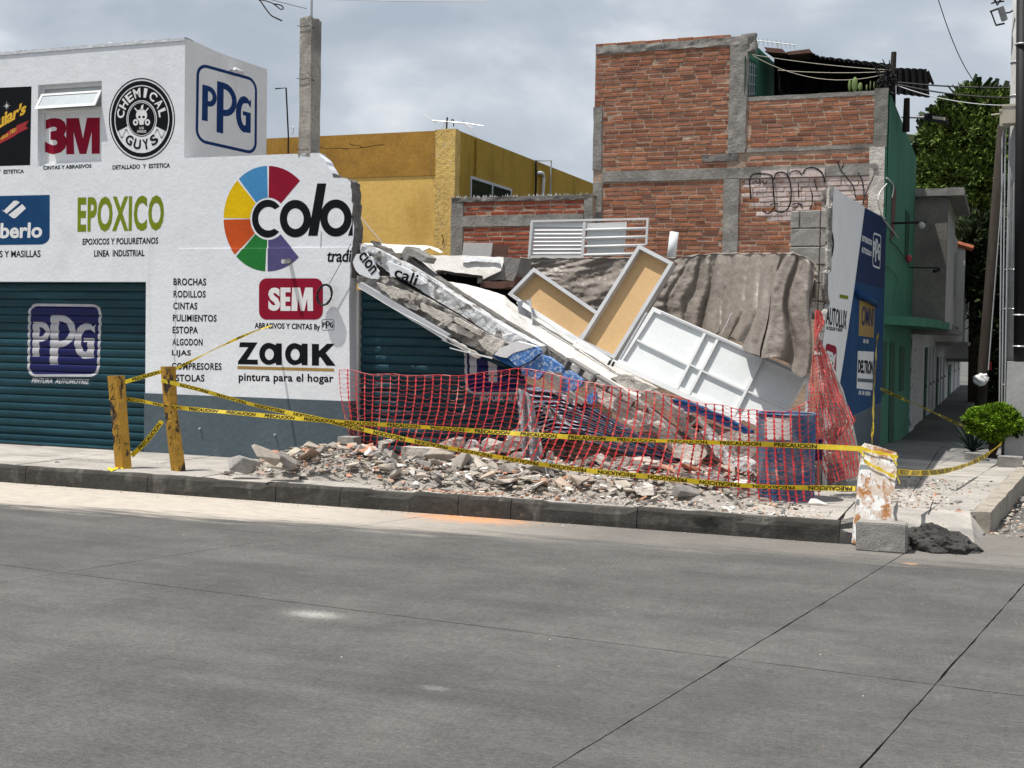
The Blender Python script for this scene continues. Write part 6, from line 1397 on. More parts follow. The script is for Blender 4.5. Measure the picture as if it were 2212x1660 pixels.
mk('board_joint', prisms(([B_(.06, .155)+n_*.126, B_(.94, .165)+n_*.126, B_(.94, .172)+n_*.126, B_(.06, .162)+n_*.126], n_*.003)), M['gold'], t_)
framed('metal_tray', 'dark-edged metal tray directly behind the taller tan board', 'frame', qs('i', [(560, 900), (800, 1000), (1195, 325), (960, 210)]), 14.98, .03, .04, 'brown', 'dark', .3, .03)
gt, B_, n_ = framed('white_gate', 'white sheet-backed steel gate lying aslant across the wreck', 'gate', [q('i', 780, 1012), q('i', 1870, 1510), q('i', 2100, 1100), q('i', 1028, 628)], 14.42, .05, .07, 'whitemetal', 'sheet', .3, .035)
def gbar(a, b2, w=.015, nm='gate_bar', m='whitemetal', y=14.41, th=.05, parent=None, k=.3):
    A, B2 = LP(*q('i', *a), y, k), LP(*q('i', *b2), y, k); d = (B2-A).normalized(); nn = d.cross(Vector((0, -1, k)).normalized())*w
    mk(nm, prisms(([A-nn, B2-nn, B2+nn, A+nn], (0, th*.6, -th*k*.6))), M[m], parent if parent is not None else gt)
for a_, b2 in (((1388, 812), (1195, 1192)), ((1475, 855), (1278, 1232)), ((1782, 990), (1590, 1375))): gbar(a_, b2)
for a_, b2 in (((920, 858), (1262, 1025)), ((1290, 1030), (1355, 1062)), ((1372, 1072), (1660, 1205)), ((1690, 1215), (2000, 1350))): gbar(a_, b2, .009, 'gate_rail')
gbar((1085, 668), (2098, 1118), .012, 'gate_rail', 'greymetal'); gbar((985, 668), (800, 985), .010, 'gate_rail', 'greymetal')
rl = thing('white_rail', 'long white steel rail along the lower edge of the panels and gate', 'rail', P(*q('i', 1600, 1400), 14.6))
gbar((95, 590), (730, 1000), .028, 'rail_length', 'whitemetal', 14.40, .06, rl); gbar((745, 1005), (1640, 1425), .03, 'rail_length', 'whitemetal', 14.38, .06, rl)
gbar((480, 885), (735, 1020), .02, 'rail_length', 'whitemetal', 14.34, .03, rl); gbar((200, 690), (500, 880), .012, 'rail_length', 'whitemetal', 14.36, .03, rl)
gbar((718, 1030), (735, 1000), .012, 'bolt', 'rust', 14.32, .03, rl); gbar((745, 1040), (760, 1008), .012, 'bolt', 'rust', 14.32, .03, rl)
bm = grid_mesh(lambda s, t: P(*(lambda a: a)(q('i', 92+s*110+t*20*sin(t*3), 590+t*190-s*20*(1-t))), 14.5)+Vector((0, .12*sin(s*pi*1.2)+.02*noise.noise(Vector((s*8, t*8, 0))), 0)), 12, 16, .004)
mk('curled_sheet', bm, M['greymetal'], None, label='curled strip of grey metal at the lower left corner of the lower tan board', cat='sheet')
# white post at the corner
bm = prisms(([P(*q('i', *p), 13.55) for p in ((2098, 640), (2122, 640), (2108, 1370), (2080, 1370))], (0, .05, 0))); mk('thin_white_post', bm, M['whitemetal'], None, label='thin upright white post at the right end of the tarp', cat='post')
# louvred window panel, boards, pipe behind
yl_ = 18.2
lw = thing('louvre_panel', 'white louvred steel window panel leaning against the brick wall', 'window', P(1230, 560, yl_))
def lq(pts, nm, m='whitemetal', th=.04, y=yl_): return mk(nm, prisms(([P(*q('i', *p), y) for p in pts], (0, th, 0))), M[m], lw)
lq([(185, 30), (1000, 13), (998, 27), (184, 44)], 'frame_rail'); lq([(164, 290), (183, 45), (200, 45), (180, 290)], 'frame_rail'); lq([(984, 27), (998, 27), (988, 200), (975, 200)], 'frame_rail')
lq([(545, 44), (565, 44), (548, 292), (530, 292)], 'frame_rail'); lq([(165, 278), (530, 280), (530, 294), (164, 292)], 'frame_rail')
for k in range(9):
    y0_ = 52+k*26.5; x0_ = 199-k*2.2; x1_ = 545-k*1.7
    a_, b2, c_, d_ = [P(*q('i', *p), yl_+.02) for p in ((x0_, y0_), (x1_, y0_-3), (x1_-1, y0_+23), (x0_-1, y0_+24))]
    mk('louvre_slat', prisms(([a_+Vector((0, .026, 0)), b2+Vector((0, .026, 0)), c_-Vector((0, .004, 0)), d_-Vector((0, .004, 0))], (0, .006, 0))), M['whitemetal'], lw)
for k in range(4):
    y0_ = 98+k*58; bm = bmesh.new(); tube(bm, [P(*q('i', 560-k*5, y0_), yl_+.02), P(*q('i', 982-k*4, y0_-10), yl_+.02)], .022, 8); mk('window_bar', bm, M['whitemetal'], lw, smooth=True)
lq([(575, 52), (850, 42), (828, 265), (570, 280)], 'pale_sheet', 'sheet', .01, yl_+.07)
bm = bmesh.new(); tube(bm, [P(*q('i', 1152, 320), 18.0), P(*q('i', 1178, 112), 18.0)], .065, 18); bmesh.ops.recalc_face_normals(bm, faces=bm.faces)
mk('plastic_pipe', bm, M['pvc'], None, label='short white plastic pipe sticking up behind the taller tan board', cat='pipe', smooth=True)
mk('leaning_board', prisms(([P(*q('f', *p), 18.6) for p in ((1085, 400), (1350, 400), (1370, 250), (1102, 248))], (0, .02, 0))), M['housewhite'], None, label='pale square board leaning on the low brick wall', cat='board')
mk('leaning_board', prisms(([P(*q('f', *p), 18.7) for p in ((1352, 400), (1505, 400), (1512, 268), (1368, 262))], (0, .02, 0))), M['brown'], None, label='small brown board beside the pale square board', cat='board')
# tarp
tp_ = thing('hanging_tarp', 'creased grey brown plastic tarp hanging in folds across the back of the collapsed shop', 'tarp', (-3.6, 15.5, 1.4))
tt_ = qs('i', [(105, 296), (400, 292), (850, 294), (1200, 292), (1440, 262), (1700, 264), (2000, 260), (2090, 290), (2150, 335)])
tb_ = qs('i', [(80, 500), (380, 600), (720, 720), (1020, 760), (1330, 800), (1560, 850), (1850, 985), (2075, 1088), (2104, 1100)])
us_ = [(p[0]-tt_[0][0])/(tt_[-1][0]-tt_[0][0]) for p in tt_]
def ptu(l, s):
    for i in range(len(us_)-1):
        if s <= us_[i+1] or i == len(us_)-2:
            f = (s-us_[i])/(us_[i+1]-us_[i]); return (l[i][0]*(1-f)+l[i+1][0]*f, l[i][1]*(1-f)+l[i+1][1]*f)
def ftarp(s, t):
    a, b2 = ptu(tt_, s), ptu(tb_, s); yb3 = 17.4-2.0*s-1.95*min(1, max(0, (s-.67)/.21))**1.2
    fold = max(0, min(1, (s-.48)*6)); w = t**.55
    ph = s*96+1.6*noise.noise(Vector((s*7, 0, 2)))*3+.9*t*noise.noise(Vector((s*11, t*1.5, 8)))*3
    pw_ = (s-.49)/.51*9.5*2*pi+1.3*noise.noise(Vector((s*8, t*1.8, 3)))*3; w = t**.28 if t > 0 else 0
    g_ = -fold*.085*w*(cos(pw_)+.35*cos(2.3*pw_+1))*(.6+.8*abs(noise.noise(Vector((s*13, 1, 1)))))+ (1-fold)*(.12*noise.noise(Vector((s*9+t*1.2, t*1.6, 4)))+.035*noise.noise(Vector((s*20+t*9, t*5-s*6, 1))))
    g_ += .012*noise.noise(Vector((s*70, t*12, 6)))+.006*noise.noise(Vector((s*150, t*40, 2)))
    vv = a[1]*(1-t)+b2[1]*t+(fold*9*sin(ph*.7) if t == 1 else 0)
    return P(a[0]*(1-t)+b2[0]*t, vv, yb3)+Vector((.035*fold*w*sin(pw_+.6), g_-.03*t, 0))
mk('tarp_sheet', grid_mesh(ftarp, 330, 60), M['tarp'], tp_, smooth=True)
bm = grid_mesh(lambda s, t: ftarp(s, 0)+Vector((0, -.02+.16*t, .012*sin(t*pi)+.02*noise.noise(Vector((s*40, t*3, 0))))), 200, 4)
mk('tarp_hem', bm, M['tarp'], tp_, smooth=True)
c0_ = qs('i', [(2030, 262), (2170, 345)]); c1_ = qs('i', [(2110, 640), (2165, 560)])
def fcorn(s, t):
    a = (c0_[0][0]*(1-s)+c0_[1][0]*s, c0_[0][1]*(1-s)+c0_[1][1]*s); b2 = (c1_[0][0]*(1-s)+c1_[1][0]*s, c1_[0][1]*(1-s)+c1_[1][1]*s+10*sin(s*9))
    return P(a[0]*(1-t)+b2[0]*t, a[1]*(1-t)+b2[1]*t, 13.70)+Vector((0, .03*sin(s*11+t*2)*t+.02*noise.noise(Vector((s*9, t*9, 1))), 0))
mk('tarp_corner', grid_mesh(fcorn, 40, 40, .002), mat('beige_tarp_corner', (.36, .32, .27), .6, .15, 3, .8, 20, .02), tp_, label='paler corner of the tarp thrown over the block pier', smooth=True)
mk('tie_cord', tube(bmesh.new(), sag(P(*q('i', 1745, 300), 15.2), P(*q('i', 1500, 820), 15.0), .03), .005, 4), M['alum'], tp_)
# dark earth and lumps inside the wreck, under everything
def lump(nm, c, rx, ry, rz, m, seed, **k):
    bm = bmesh.new(); bmesh.ops.create_icosphere(bm, subdivisions=3, radius=1)
    for v in bm.verts:
        d = 1+.35*noise.noise(v.co*1.6+Vector((seed, 0, 0)))+.12*noise.noise(v.co*5+Vector((seed, 0, 0)))
        v.co = Vector((v.co.x*rx*d, v.co.y*ry*d, v.co.z*rz*d))+Vector(c)
    return mk(nm, bm, M[m], None, **k)
# ------------------------------------------------------------------ rubble
def Hm(x, y):
    """height of the heap above the pavement"""
    p1 = max(0, 1-((x+6.95)/1.05)**2-((y-12.5)/.72)**2)*.33
    p2 = max(0, 1-((x+5.4)/1.8)**2-((y-12.55)/.95)**2)*.27
    p3 = max(0, 1-((x+3.6)/1.9)**2-((y-13.0)/1.1)**2)*.26
    p4 = max(0, 1-((x+3.4)/1.6)**2-((y-14.0)/.8)**2)*.7
    return max(p1, p2, p3, p4)+.015
def heap():
    def f(s, t):
        x, y = -8.1+6.3*s, 11.62+3.0*t; h = Hm(x, y); return Vector((x, y, ZW-.03+h*.8+(.05*noise.noise(Vector((x*6, y*6, 0))) if h > .03 else 0)))
    return grid_mesh(f, 120, 50)
mk('rubble_bed', heap(), M['dust'], None, kind='stuff')
def chunk_mesh(i, flat=.6, m='rubble'):
    r = random.Random(900+i); bm = bmesh.new()
    ax = Vector((1, r.uniform(.55, .95), r.uniform(.28, flat)))
    for _ in range(r.randint(10, 15)):
        d = Vector((r.uniform(-1, 1), r.uniform(-1, 1), r.uniform(-1, 1)))
        k = max(abs(d.x), abs(d.y), abs(d.z)); d = d/k*r.uniform(.8, 1)
        bm.verts.new(Vector((d.x*ax.x, d.y*ax.y, d.z*ax.z))*.5)
    h = bmesh.ops.convex_hull(bm, input=bm.verts[:]); bmesh.ops.delete(bm, geom=[g for g in h['geom_interior'] if isinstance(g, bmesh.types.BMVert)], context='VERTS')
    bmesh.ops.bevel(bm, geom=bm.edges[:], offset=.018, segments=1, affect='EDGES')
    me = bpy.data.meshes.new('rubble_chunk'); bm.to_mesh(me); bm.free(); me.materials.append(M[m]); return me
CH = {k: [chunk_mesh(i+j*20, f, k) for i in range(10)] for j, (k, f) in enumerate((('rubble', .7), ('rubblebrick', .55), ('rubblegrey', .7), ('rubblewhite', .35)))}
rr = random.Random(77)
def kindof():
    t = rr.random(); return 'rubble' if t < .62 else 'rubblegrey' if t < .76 else 'rubblebrick' if t < .88 else 'rubblewhite'
def spot():
    while True:
        x = rr.uniform(-8.0, -1.75); y = rr.uniform(11.50, 13.55); w = min(1, (Hm(x, y)-.015)*9+(.28 if x > -5.9 and y < 12.7 else 0)+(.10 if x < -7.3 else 0))
        if x > -2.35 and y > 12.3: continue
        if x > -2.8: w *= .6
        if rr.random() < w: return x, y
MN = {'rubble': 'pale grey concrete', 'grey_rubble': 'dark grey concrete', 'brick_rubble': 'reddish brick', 'white_rubble': 'whitish plaster'}
RG = 'loose lumps of broken concrete and brick along the pavement'
for i in range(280):
    x, y = spot(); h = Hm(x, y); s = rr.choice((.10, .12, .15, .18, .22, .27)) if h > .06 else rr.uniform(.06, .13)
    o = inst('rubble_chunk', rr.choice(CH[kindof()]), (x, y, ZW+h*.85+s*.12), None, (rr.gauss(0, .35), rr.gauss(0, .35), rr.uniform(0, 6.28)), (s*rr.uniform(1, 1.35), s, s*rr.choice((.35, .5, .8, 1.0))))
    kn_ = MN[o.data.materials[0].name]
    pl2 = 'on the left rubble pile' if x < -6.2 else 'near the bent shutter' if x < -4.6 else 'below the crumpled slats' if x < -3.4 else 'left of the drum'
    fr_ = 'close to the kerb' if y < 12.05 else 'far from the kerb' if y > 12.8 else 'halfway back'
    tag(o, '%s %s lump %s, %s' % ('large' if s > .15 else 'medium' if s > .1 else 'small', kn_, pl2, fr_), 'rubble', RG)
V, Fc, MI = [], [], []
KS = ['rubble', 'rubblebrick', 'rubblegrey', 'rubblewhite']
def scatter(n, fn, smin, smax):
    for _ in range(n):
        x, y, z = fn(); s = rr.uniform(smin, smax)*rr.random()**.5; k = kindof(); me = rr.choice(CH[k]); fl_ = rr.choice((1, .55, .35)); mx_ = Matrix.Translation((x, y, z+s*.1)) @ Matrix.Rotation(rr.uniform(0, 6.28), 4, 'Z') @ Matrix.Rotation(rr.gauss(0, .5), 4, 'X') @ Matrix.Diagonal((s*1.1, s, s*fl_, 1))
        n0 = len(V); V.extend([tuple(mx_ @ v.co) for v in me.vertices])
        for p in me.polygons: Fc.append(tuple(i+n0 for i in p.vertices)); MI.append(KS.index(k))
def f1(): x, y = spot(); return x, y, ZW+Hm(x, y)*.88
scatter(4300, f1, .03, .10)
def f2():
    x = rr.uniform(-6, -1.4); return x, 11.44+abs(rr.gauss(0, .35)), ZW
scatter(1700, f2, .012, .045)
def f3():
    x, y = -1.3+abs(rr.gauss(0, .55)), rr.uniform(12.6, 15.6); return min(x, kx(y)-.05), y, ZW
scatter(900, f3, .012, .06)
def f4(): y = rr.uniform(12.4, 17); return kx(y)+abs(rr.gauss(.15, .2)), y, 0
scatter(420, f4, .02, .07)
def f5(): return rr.uniform(-13, 0), YK-abs(rr.gauss(0, .10))-.01, 0
scatter(700, f5, .006, .022)
def f6(): return rr.uniform(-10.5, -7.6), rr.uniform(11.5, 13.3), ZW
scatter(90, f6, .008, .03)
def f9(): return -4.9+rr.gauss(0, .35), 11.48+abs(rr.gauss(0, .12)), ZW+.01
kindof_ = kindof
kindof = lambda: 'rubblebrick'
scatter(260, f9, .01, .05)
kindof = kindof_
def f8():
    return rr.uniform(-9, 2), rr.uniform(4.5, 11), 0
scatter(160, f8, .005, .016)
def f7(): return rr.uniform(-1.25, -.3), rr.uniform(11.3, 12.4), .12
me = bpy.data.meshes.new('rubble'); me.from_pydata(V, [], Fc); [me.materials.append(M[k]) for k in KS]; me.polygons.foreach_set('material_index', MI)
mk('rubble', me, None, None, kind='stuff')
def big(nm, u, v, z, s, m, lab, rot=(0, 0, 0), i=0, sc3=None, cat='rubble', dy=0, group=None):
    p = PZ(u, v, ZW+z); o = inst(nm, CH[m][i], p+Vector((0, dy, .04)), None, rot, sc3 or (s, s, s)); return tag(o, lab, cat, group)
big('concrete_lump', 520, 1010, .12, .42, 'rubblegrey', 'large grey concrete lump at the left end of the rubble', (0, .3, .4), 1, (.36, .3, .36))
big('concrete_lump', 625, 1000, .2, .3, 'rubble', 'pale upright lump on the left rubble pile in front of the slate wall', (.3, .9, .4), 3)
big('concrete_lump', 575, 992, .25, .3, 'rubble', 'flat tilted lump at the top of the left rubble pile', (.3, .5, 1.2), 4, (.34, .22, .22))
big('concrete_lump', 610, 1010, .14, .3, 'rubble', 'broad pale lump in the middle of the left rubble pile', (.2, .2, .3), 5, (.34, .25, .26))
bm = hollow_block(PZ(745, 985, .30)+Vector((0, 0, .0)), 0, .2, .16, .18); mk('pale_block', boxes((lambda p: (p.x-.10, p.x+.11, 13.1, 13.3, .40, .54))(P(745, 970, 13.1))), M['block'], None, label='pale squared block resting at the foot of the slate wall beside the net', cat='block'); bm.free()
big('plaster_disc', 840, 1012, .12, .2, 'rubblewhite', 'pale bluish plaster flake lying on the heap left of the grey slab', (.9, .2, .5), 2, (.17, .13, .1))
tag(mk('concrete_slab_piece', boxes((lambda a, b2: (a.x, b2.x, 12.62, 12.8, a.z, b2.z+.12))(P(*q('g', 525, 1090), 12.62), P(*q('g', 960, 1075), 12.62))), M['creamy'], None), 'long rough grey slab piece lying flat behind the lower net edge', 'rubble')
for i, (px, y_, th, m_, lb) in enumerate((
    (qs('g', [(310, 900), (345, 890), (440, 890), (440, 905), (350, 930), (335, 1055), (320, 1055)]), 12.9, .1, 'creamy', 'upright bent grey concrete piece behind the net at the left'),
    (qs('g', [(360, 970), (440, 1040), (355, 1040)]), 12.85, .1, 'flaky', 'small pale triangular piece behind the net at the left'),
    (qs('g', [(820, 960), (900, 900), (1000, 870), (1055, 880), (1070, 960), (1040, 980), (960, 960), (880, 990)]), 12.95, .18, 'creamy', 'pale slab corner raised behind the net, left of the pointed one'),
    (qs('g', [(1060, 1060), (1140, 890), (1180, 895), (1240, 950), (1240, 1000), (1180, 1010), (1110, 1020)]), 12.9, .12, 'flaky', 'pointed pale slab corner raised behind the net'),
    (qs('g', [(1250, 990), (1400, 930), (1600, 900), (1640, 960), (1500, 1000), (1300, 1010)]), 13.1, .3, 'broken', 'dark broad lump behind the net under the sign corner'),
    (qs('g', [(745, 1140), (760, 1110), (1000, 1095), (1130, 1105), (1100, 1150), (1000, 1150), (980, 1190), (760, 1190)]), 12.45, .2, 'block', 'hollow-edged pale slab on top of the heap below the net'),
    (qs('g', [(1010, 1200), (1060, 1195), (1190, 1205), (1185, 1290), (1050, 1260)]), 12.1, .14, 'beamgrey', 'squared grey block in the heap near the kerb'),
    (qs('g', [(1400, 1180), (1460, 1175), (1490, 1290), (1420, 1300)]), 12.1, .1, 'beamgrey', 'upright narrow grey piece in the heap'),
    (qs('g', [(1520, 1220), (1660, 1170), (1680, 1190), (1600, 1240), (1540, 1290), (1500, 1310)]), 12.1, .1, 'creamy', 'slanting cream stick of concrete in the heap'),
    (qs('g', [(1640, 1220), (1800, 1222), (1805, 1258), (1640, 1255)]), 12.0, .1, 'creamy', 'cream squared block near the bent shutter sheet'),
    (qs('h', [(280, 970), (340, 900), (390, 880), (450, 920), (495, 990), (420, 1010), (330, 1000)]), 12.85, .25, 'creamy', 'rounded pale slab end standing behind the net in the middle'),
    (qs('h', [(440, 790), (540, 760), (620, 780), (600, 840), (500, 830)]), 13.2, .25, 'beamgrey', 'round grey stone behind the net above the pale slab end'),
    (qs('h', [(1190, 800), (1230, 760), (1290, 870), (1230, 940), (1160, 960), (1020, 880), (1000, 790)]), 13.35, .3, 'creamy', 'thick pale slab end low behind the net left of the drum'),
    (qs('h', [(1320, 990), (1380, 960), (1420, 1080), (1300, 1080)]), 13.0, .2, 'rubblegrey', 'dark grey wedge behind the net near the drum'),
    (qs('h', [(1500, 930), (1560, 910), (1640, 960), (1640, 1010), (1560, 1000), (1480, 960)]), 13.0, .3, 'flaky', 'whitish lump pressed against the left side of the drum'),
    (qs('h', [(700, 1140), (860, 1130), (870, 1190), (790, 1200), (740, 1180)]), 12.0, .08, 'creamy', 'flat pale flake near the kerb below the net'),
    )):
    slabpoly('broken_piece', px, y_, th, m_, None, .008, .04, .012, tilt=rr.uniform(.1, .5) if y_ < 12.6 else .15, label=lb, cat='rubble')
for i, (u, v, y_, s, lb) in enumerate(((1180, 990, 13.6, .75, 'big dark lump low behind the crumpled shutter'), (1290, 1000, 13.6, .7, 'big dark lump below the middle of the crumpled shutter'), (1400, 1010, 13.7, .75, 'big dark lump under the cream render slab'), (1500, 1020, 13.7, .75, 'big dark lump under the steep concrete plank'), (1600, 1010, 13.7, .7, 'big dark lump behind the blue drum'), (1080, 1010, 13.45, .5, 'big dark lump at the foot of the bent shutter'))):
    p = P(u, v, y_); lump('debris_lump', (p.x, y_, p.z+.1), s*.6, s*.35, s*.42, 'broken', i*7, label=lb, cat='rubble')
for (u, v, z, sx_, sy_, rz, lb, m) in ((1780, 1030, .1, .30, .24, .3, 'brownish stone lying under the bunched net', 'rubblegrey'), (1800, 985, .35, .32, .26, 1.0, 'pale boulder under the bunched net behind the drum', 'rubble'), (1772, 1010, .1, .25, .2, .1, 'pinkish stone just right of the drum under the net', 'rubblebrick'), (1815, 1050, .05, .3, .2, 2, 'dark stone at the foot of the bunched net', 'rubblegrey'), (1770, 1095, .0, .26, .12, 0, 'white plaster scrap on the pavement right of the drum', 'rubblewhite'), (1800, 940, .6, .3, .3, .4, 'grey lump high behind the drum under the net', 'rubblegrey')):
    p = PZ(u, v, ZW+z) if z < .2 else P(u, v, 13.2); o = inst('stone', CH[m][int(rz*3) % 10], p+Vector((0, .1, 0)), None, (.2, .3, rz), (sx_, sy_, sx_*1.1)); tag(o, lb, 'rubble')
for i, (u, v, s, m, lb) in enumerate(((2045, 1131, .06, 'rubblewhite', 'larger white pebble on the worn corner pavement'), (2028, 1138, .045, 'rubblewhite', 'smaller white pebble beside the larger one on the corner'), (1998, 1116, .05, 'rubblebrick', 'small reddish brick bit on the corner pavement'), (2072, 1106, .09, 'rubblebrick', 'flat dark red brick bit on the corner pavement'), (2070, 1086, .12, 'rubblegrey', 'dark grey splinter on the corner pavement'), (1985, 1118, .05, 'rubblewhite', 'pale pebble just right of the leaning board'), (125, 1000, .14, 'rubblegrey', 'small dark stone lying on the pavement in front of the shutter'))):
    p = PZ(u, v, ZW if v < 1110 else .12); o = inst('pebble', CH[m][i], p, None, (0, 0, i), (s, s*.7, s*.6)); tag(o, lb, 'stone')
for i, (u, v) in enumerate(((440, 394+1100), (170, 1493), (428, 1290), (375, 1312), (2000, 1180))):
    pass
# mortar heap, block and leaning board at the kerb corner
bm = bmesh.new(); bmesh.ops.create_icosphere(bm, subdivisions=5, radius=1)
c_ = Vector(((P(1950, 1180, 11.2).x+P(2112, 1190, 11.3).x)/2, 11.38, 0))
hw = (P(2112, 1190, 11.3).x-P(1950, 1180, 11.2).x)/2
for v in bm.verts:
    d = 1+.22*noise.noise(v.co*2.4)+.10*noise.noise(v.co*6)+.05*noise.noise(v.co*16)
    v.co = Vector((v.co.x*hw*d*1.05, v.co.y*.24*d, max(-.02, v.co.z*(.185-.075*v.co.x)*d)))+c_
mk('mortar_heap', bm, M['mortarheap'], None, label='dark lumpy heap of set mortar at the kerb corner beside the block', cat='mortar', smooth=False)
a_, b2 = P(1848, 1180, 10.98), P(1957, 1187, 10.98); zt_ = P(1900, 1131, 10.98).z
bm = boxes((a_.x, b2.x, 10.98, 11.2, .0, zt_)); bmesh.ops.bevel(bm, geom=bm.edges[:], offset=.01, segments=2, affect='EDGES'); subd_rough(bm, 2, .006, 14)
mk('concrete_block', bm, M['block'], None, label='single grey concrete block on the road in front of the leaning white board', cat='block')
yv = lambda v: 11.52-(v-968)/204*.30
bpx = [(1842, 1174), (1848, 1110), (1855, 1040), (1862, 968), (1870, 958), (1885, 962), (1900, 966), (1938, 978), (1936, 1030), (1932, 1055), (1930, 1062), (1913, 1076), (1922, 1084), (1926, 1096), (1924, 1120), (1920, 1150), (1918, 1172)]
pts = []
for i in range(len(bpx)):
    a, b3 = bpx[i], bpx[(i+1) % len(bpx)]
    for k in range(3): f = k/3; u, v = a[0]+(b3[0]-a[0])*f+(rng.uniform(-1, 1) if k else 0), a[1]+(b3[1]-a[1])*f; pts.append(P(u, v, yv(v)))
lb_ = thing('rusty_signboard', 'broken white panel with rust stains leaning upright on the concrete block', 'panel', PZ(1870, 1175, 0))
mk('panel_sheet', prisms((pts, (-.015, .045, 0))), M['boardrust'], lb_)
# yellow bollard posts
for i, (ps_, lab) in enumerate(((((231, 812), (268, 812), (240, 905), (274, 900), (248, 1013), (283, 1013)), 'left yellow steel bollard post, scratched and leaning a little'), (((346, 792), (378, 792), (355, 900), (382, 890), (369, 1019), (400, 1017)), 'right yellow steel bollard post, bent, with rusty torn paint'))):
    yb4 = PZ(ps_[4][0]+16, ps_[4][1], ZW).y; bp_o = thing('bollard', lab, 'bollard', (P(ps_[4][0]+16, 1013, yb4).x, yb4, ZW), 'yellow bollards at the pavement edge')
    bm = bmesh.new(); rings = []
    n_ = 22
    for k in range(n_+1):
        t = k/n_; j = 0 if t < .5 else 1; f = (t-.5*j)*2; L_ = [ps_[j*2][c]*(1-f)+ps_[j*2+2][c]*f for c in (0, 1)]; R_ = [ps_[j*2+1][c]*(1-f)+ps_[j*2+3][c]*f for c in (0, 1)]
        a, b3 = P(*L_, yb4), P(*R_, yb4)
        if k == n_: a.z = b3.z = ZW-.01
        dw = .012*noise.noise(Vector((k*.5, i*9, 0))); dent = .02*max(0, noise.noise(Vector((k*.35, 5+i, 1)))) if i else .008*noise.noise(Vector((k, 2, 2)))
        mid = a.lerp(b3, .62)
        rings.append([bm.verts.new(p) for p in (a+Vector((0, .005, 0)), mid+Vector((dw, -.03+dent, 0)), b3+Vector((0, .015, 0)), b3+Vector((-.03, .05, 0)), a+Vector((.02, .05, 0)))])
    for k in range(n_):
        for j in range(5): bm.faces.new((rings[k][j], rings[k+1][j], rings[k+1][(j+1) % 5], rings[k][(j+1) % 5]))
    bm.faces.new(rings[0]); bm.faces.new(rings[-1][::-1]); bmesh.ops.recalc_face_normals(bm, faces=bm.faces)
    mk('post', bm, M['post'], bp_o)
    for k in range(5):        # scrawls of black marker
        u0 = ps_[0][0]+8+k*4; v0 = 835+k*28+i*8; pts = [P(u0+rng.uniform(-5, 7), v0+rng.uniform(-9, 12), yb4-.034) for _ in range(6)]
        bm = bmesh.new(); tube(bm, smooth_path(pts, 4), .003, 4); mk('scrawl', bm, M['black'], bp_o)
# blue drum
bc = PZ(1686, 1086, ZW); br = .283; dc_ = Vector((bc.x, bc.y+br, ZW)); bz = P(1690, 893, dc_.y).z-ZW
dr_ = thing('steel_drum', 'dented blue steel drum with a white paper label behind the net', 'drum', dc_)
bm = bmesh.new(); n_ = 48; rows = []
zs_ = [0, .006, .012, .02]+[bz*.02+bz*.96*i/40 for i in range(1, 40)]+[bz-.014, bz-.006, bz]
for z_ in zs_:
    t = z_/bz; rr_ = br+.010*max(0, 1-abs(t-.345)/.02)+.010*max(0, 1-abs(t-.66)/.02)+(.008 if z_ in (0, zs_[-1]) or z_ > bz-.010 or z_ < .01 else 0)+.0025*sin(t*pi*34)*(.75 < t < .97 or t < .22)
    row = []
    for k in range(n_):
        a = 2*pi*k/n_; dn_ = .028*max(0, noise.noise(Vector((cos(a)*1.3, sin(a)*1.3, t*2.4+3)))-.1)
        row.append(bm.verts.new(dc_+Vector((cos(a)*(rr_-dn_), sin(a)*(rr_-dn_), z_))))
    rows.append(row)
for i in range(len(rows)-1):
    for k in range(n_): bm.faces.new((rows[i][k], rows[i][(k+1) % n_], rows[i+1][(k+1) % n_], rows[i+1][k]))
bm.faces.new(rows[0][::-1]); bmesh.ops.solidify(bm, geom=bm.faces[:], thickness=.003)
mk('drum_shell', bm, M['barrel'], dr_, smooth=True)
def pol(u, v):
    """point on the drum surface under a sight line"""
    d = ray(u, v); d2 = Vector((d.x, d.y, 0)); o_ = O0-dc_; o2 = Vector((o_.x, o_.y, 0)); A = d2.dot(d2); B2 = 2*o2.dot(d2); C_ = o2.dot(o2)-(br+.004)**2; t = (-B2-sqrt(max(0, B2*B2-4*A*C_)))/(2*A); return O0+d*t
lu = [q('h', 1745, 580), q('h', 1960, 755)]
bm = grid_mesh(lambda s, t: pol(lu[0][0]+(lu[1][0]-lu[0][0])*s+(2*noise.noise(Vector((t*5, 0, 1)))*(s in (0, 1))), lu[0][1]+(lu[1][1]-lu[0][1])*t+2*noise.noise(Vector((s*5, 3, 1)))+2*s), 14, 12); mk('paper_label', bm, M['paper'], dr_)
bm = bmesh.new(); tube(bm, [dc_+Vector((cos(a)*.29, sin(a)*.29, bz)) for a in [2*pi*k/40 for k in range(41)]], .008, 6, False); mk('rim', bm, M['barrel'], dr_)
p_ = P(1757, 925, 12.9); bm = boxes((p_.x-.02, p_.x+.07, 12.95, 13.05, P(1757, 995, 12.95).z, P(1757, 950, 12.95).z)); mk('violet_can', bm, M['shnavy'], None, label='small violet can with a grey top wedged right of the blue drum', cat='can')
# leaning cream plank under the bunched net
pk = [P(*q('t', *p), 13.25) for p in ((200, 390), (255, 420), (320, 560), (420, 800), (500, 1080), (575, 1440), (570, 1530), (450, 1540), (400, 1300), (300, 1020), (230, 780), (205, 560))]
mk('cream_plank', prisms((pk, (0, .1, 0))), M['creamy'], None, label='tall cream plank leaning at the corner beneath the bunched net', cat='plank')

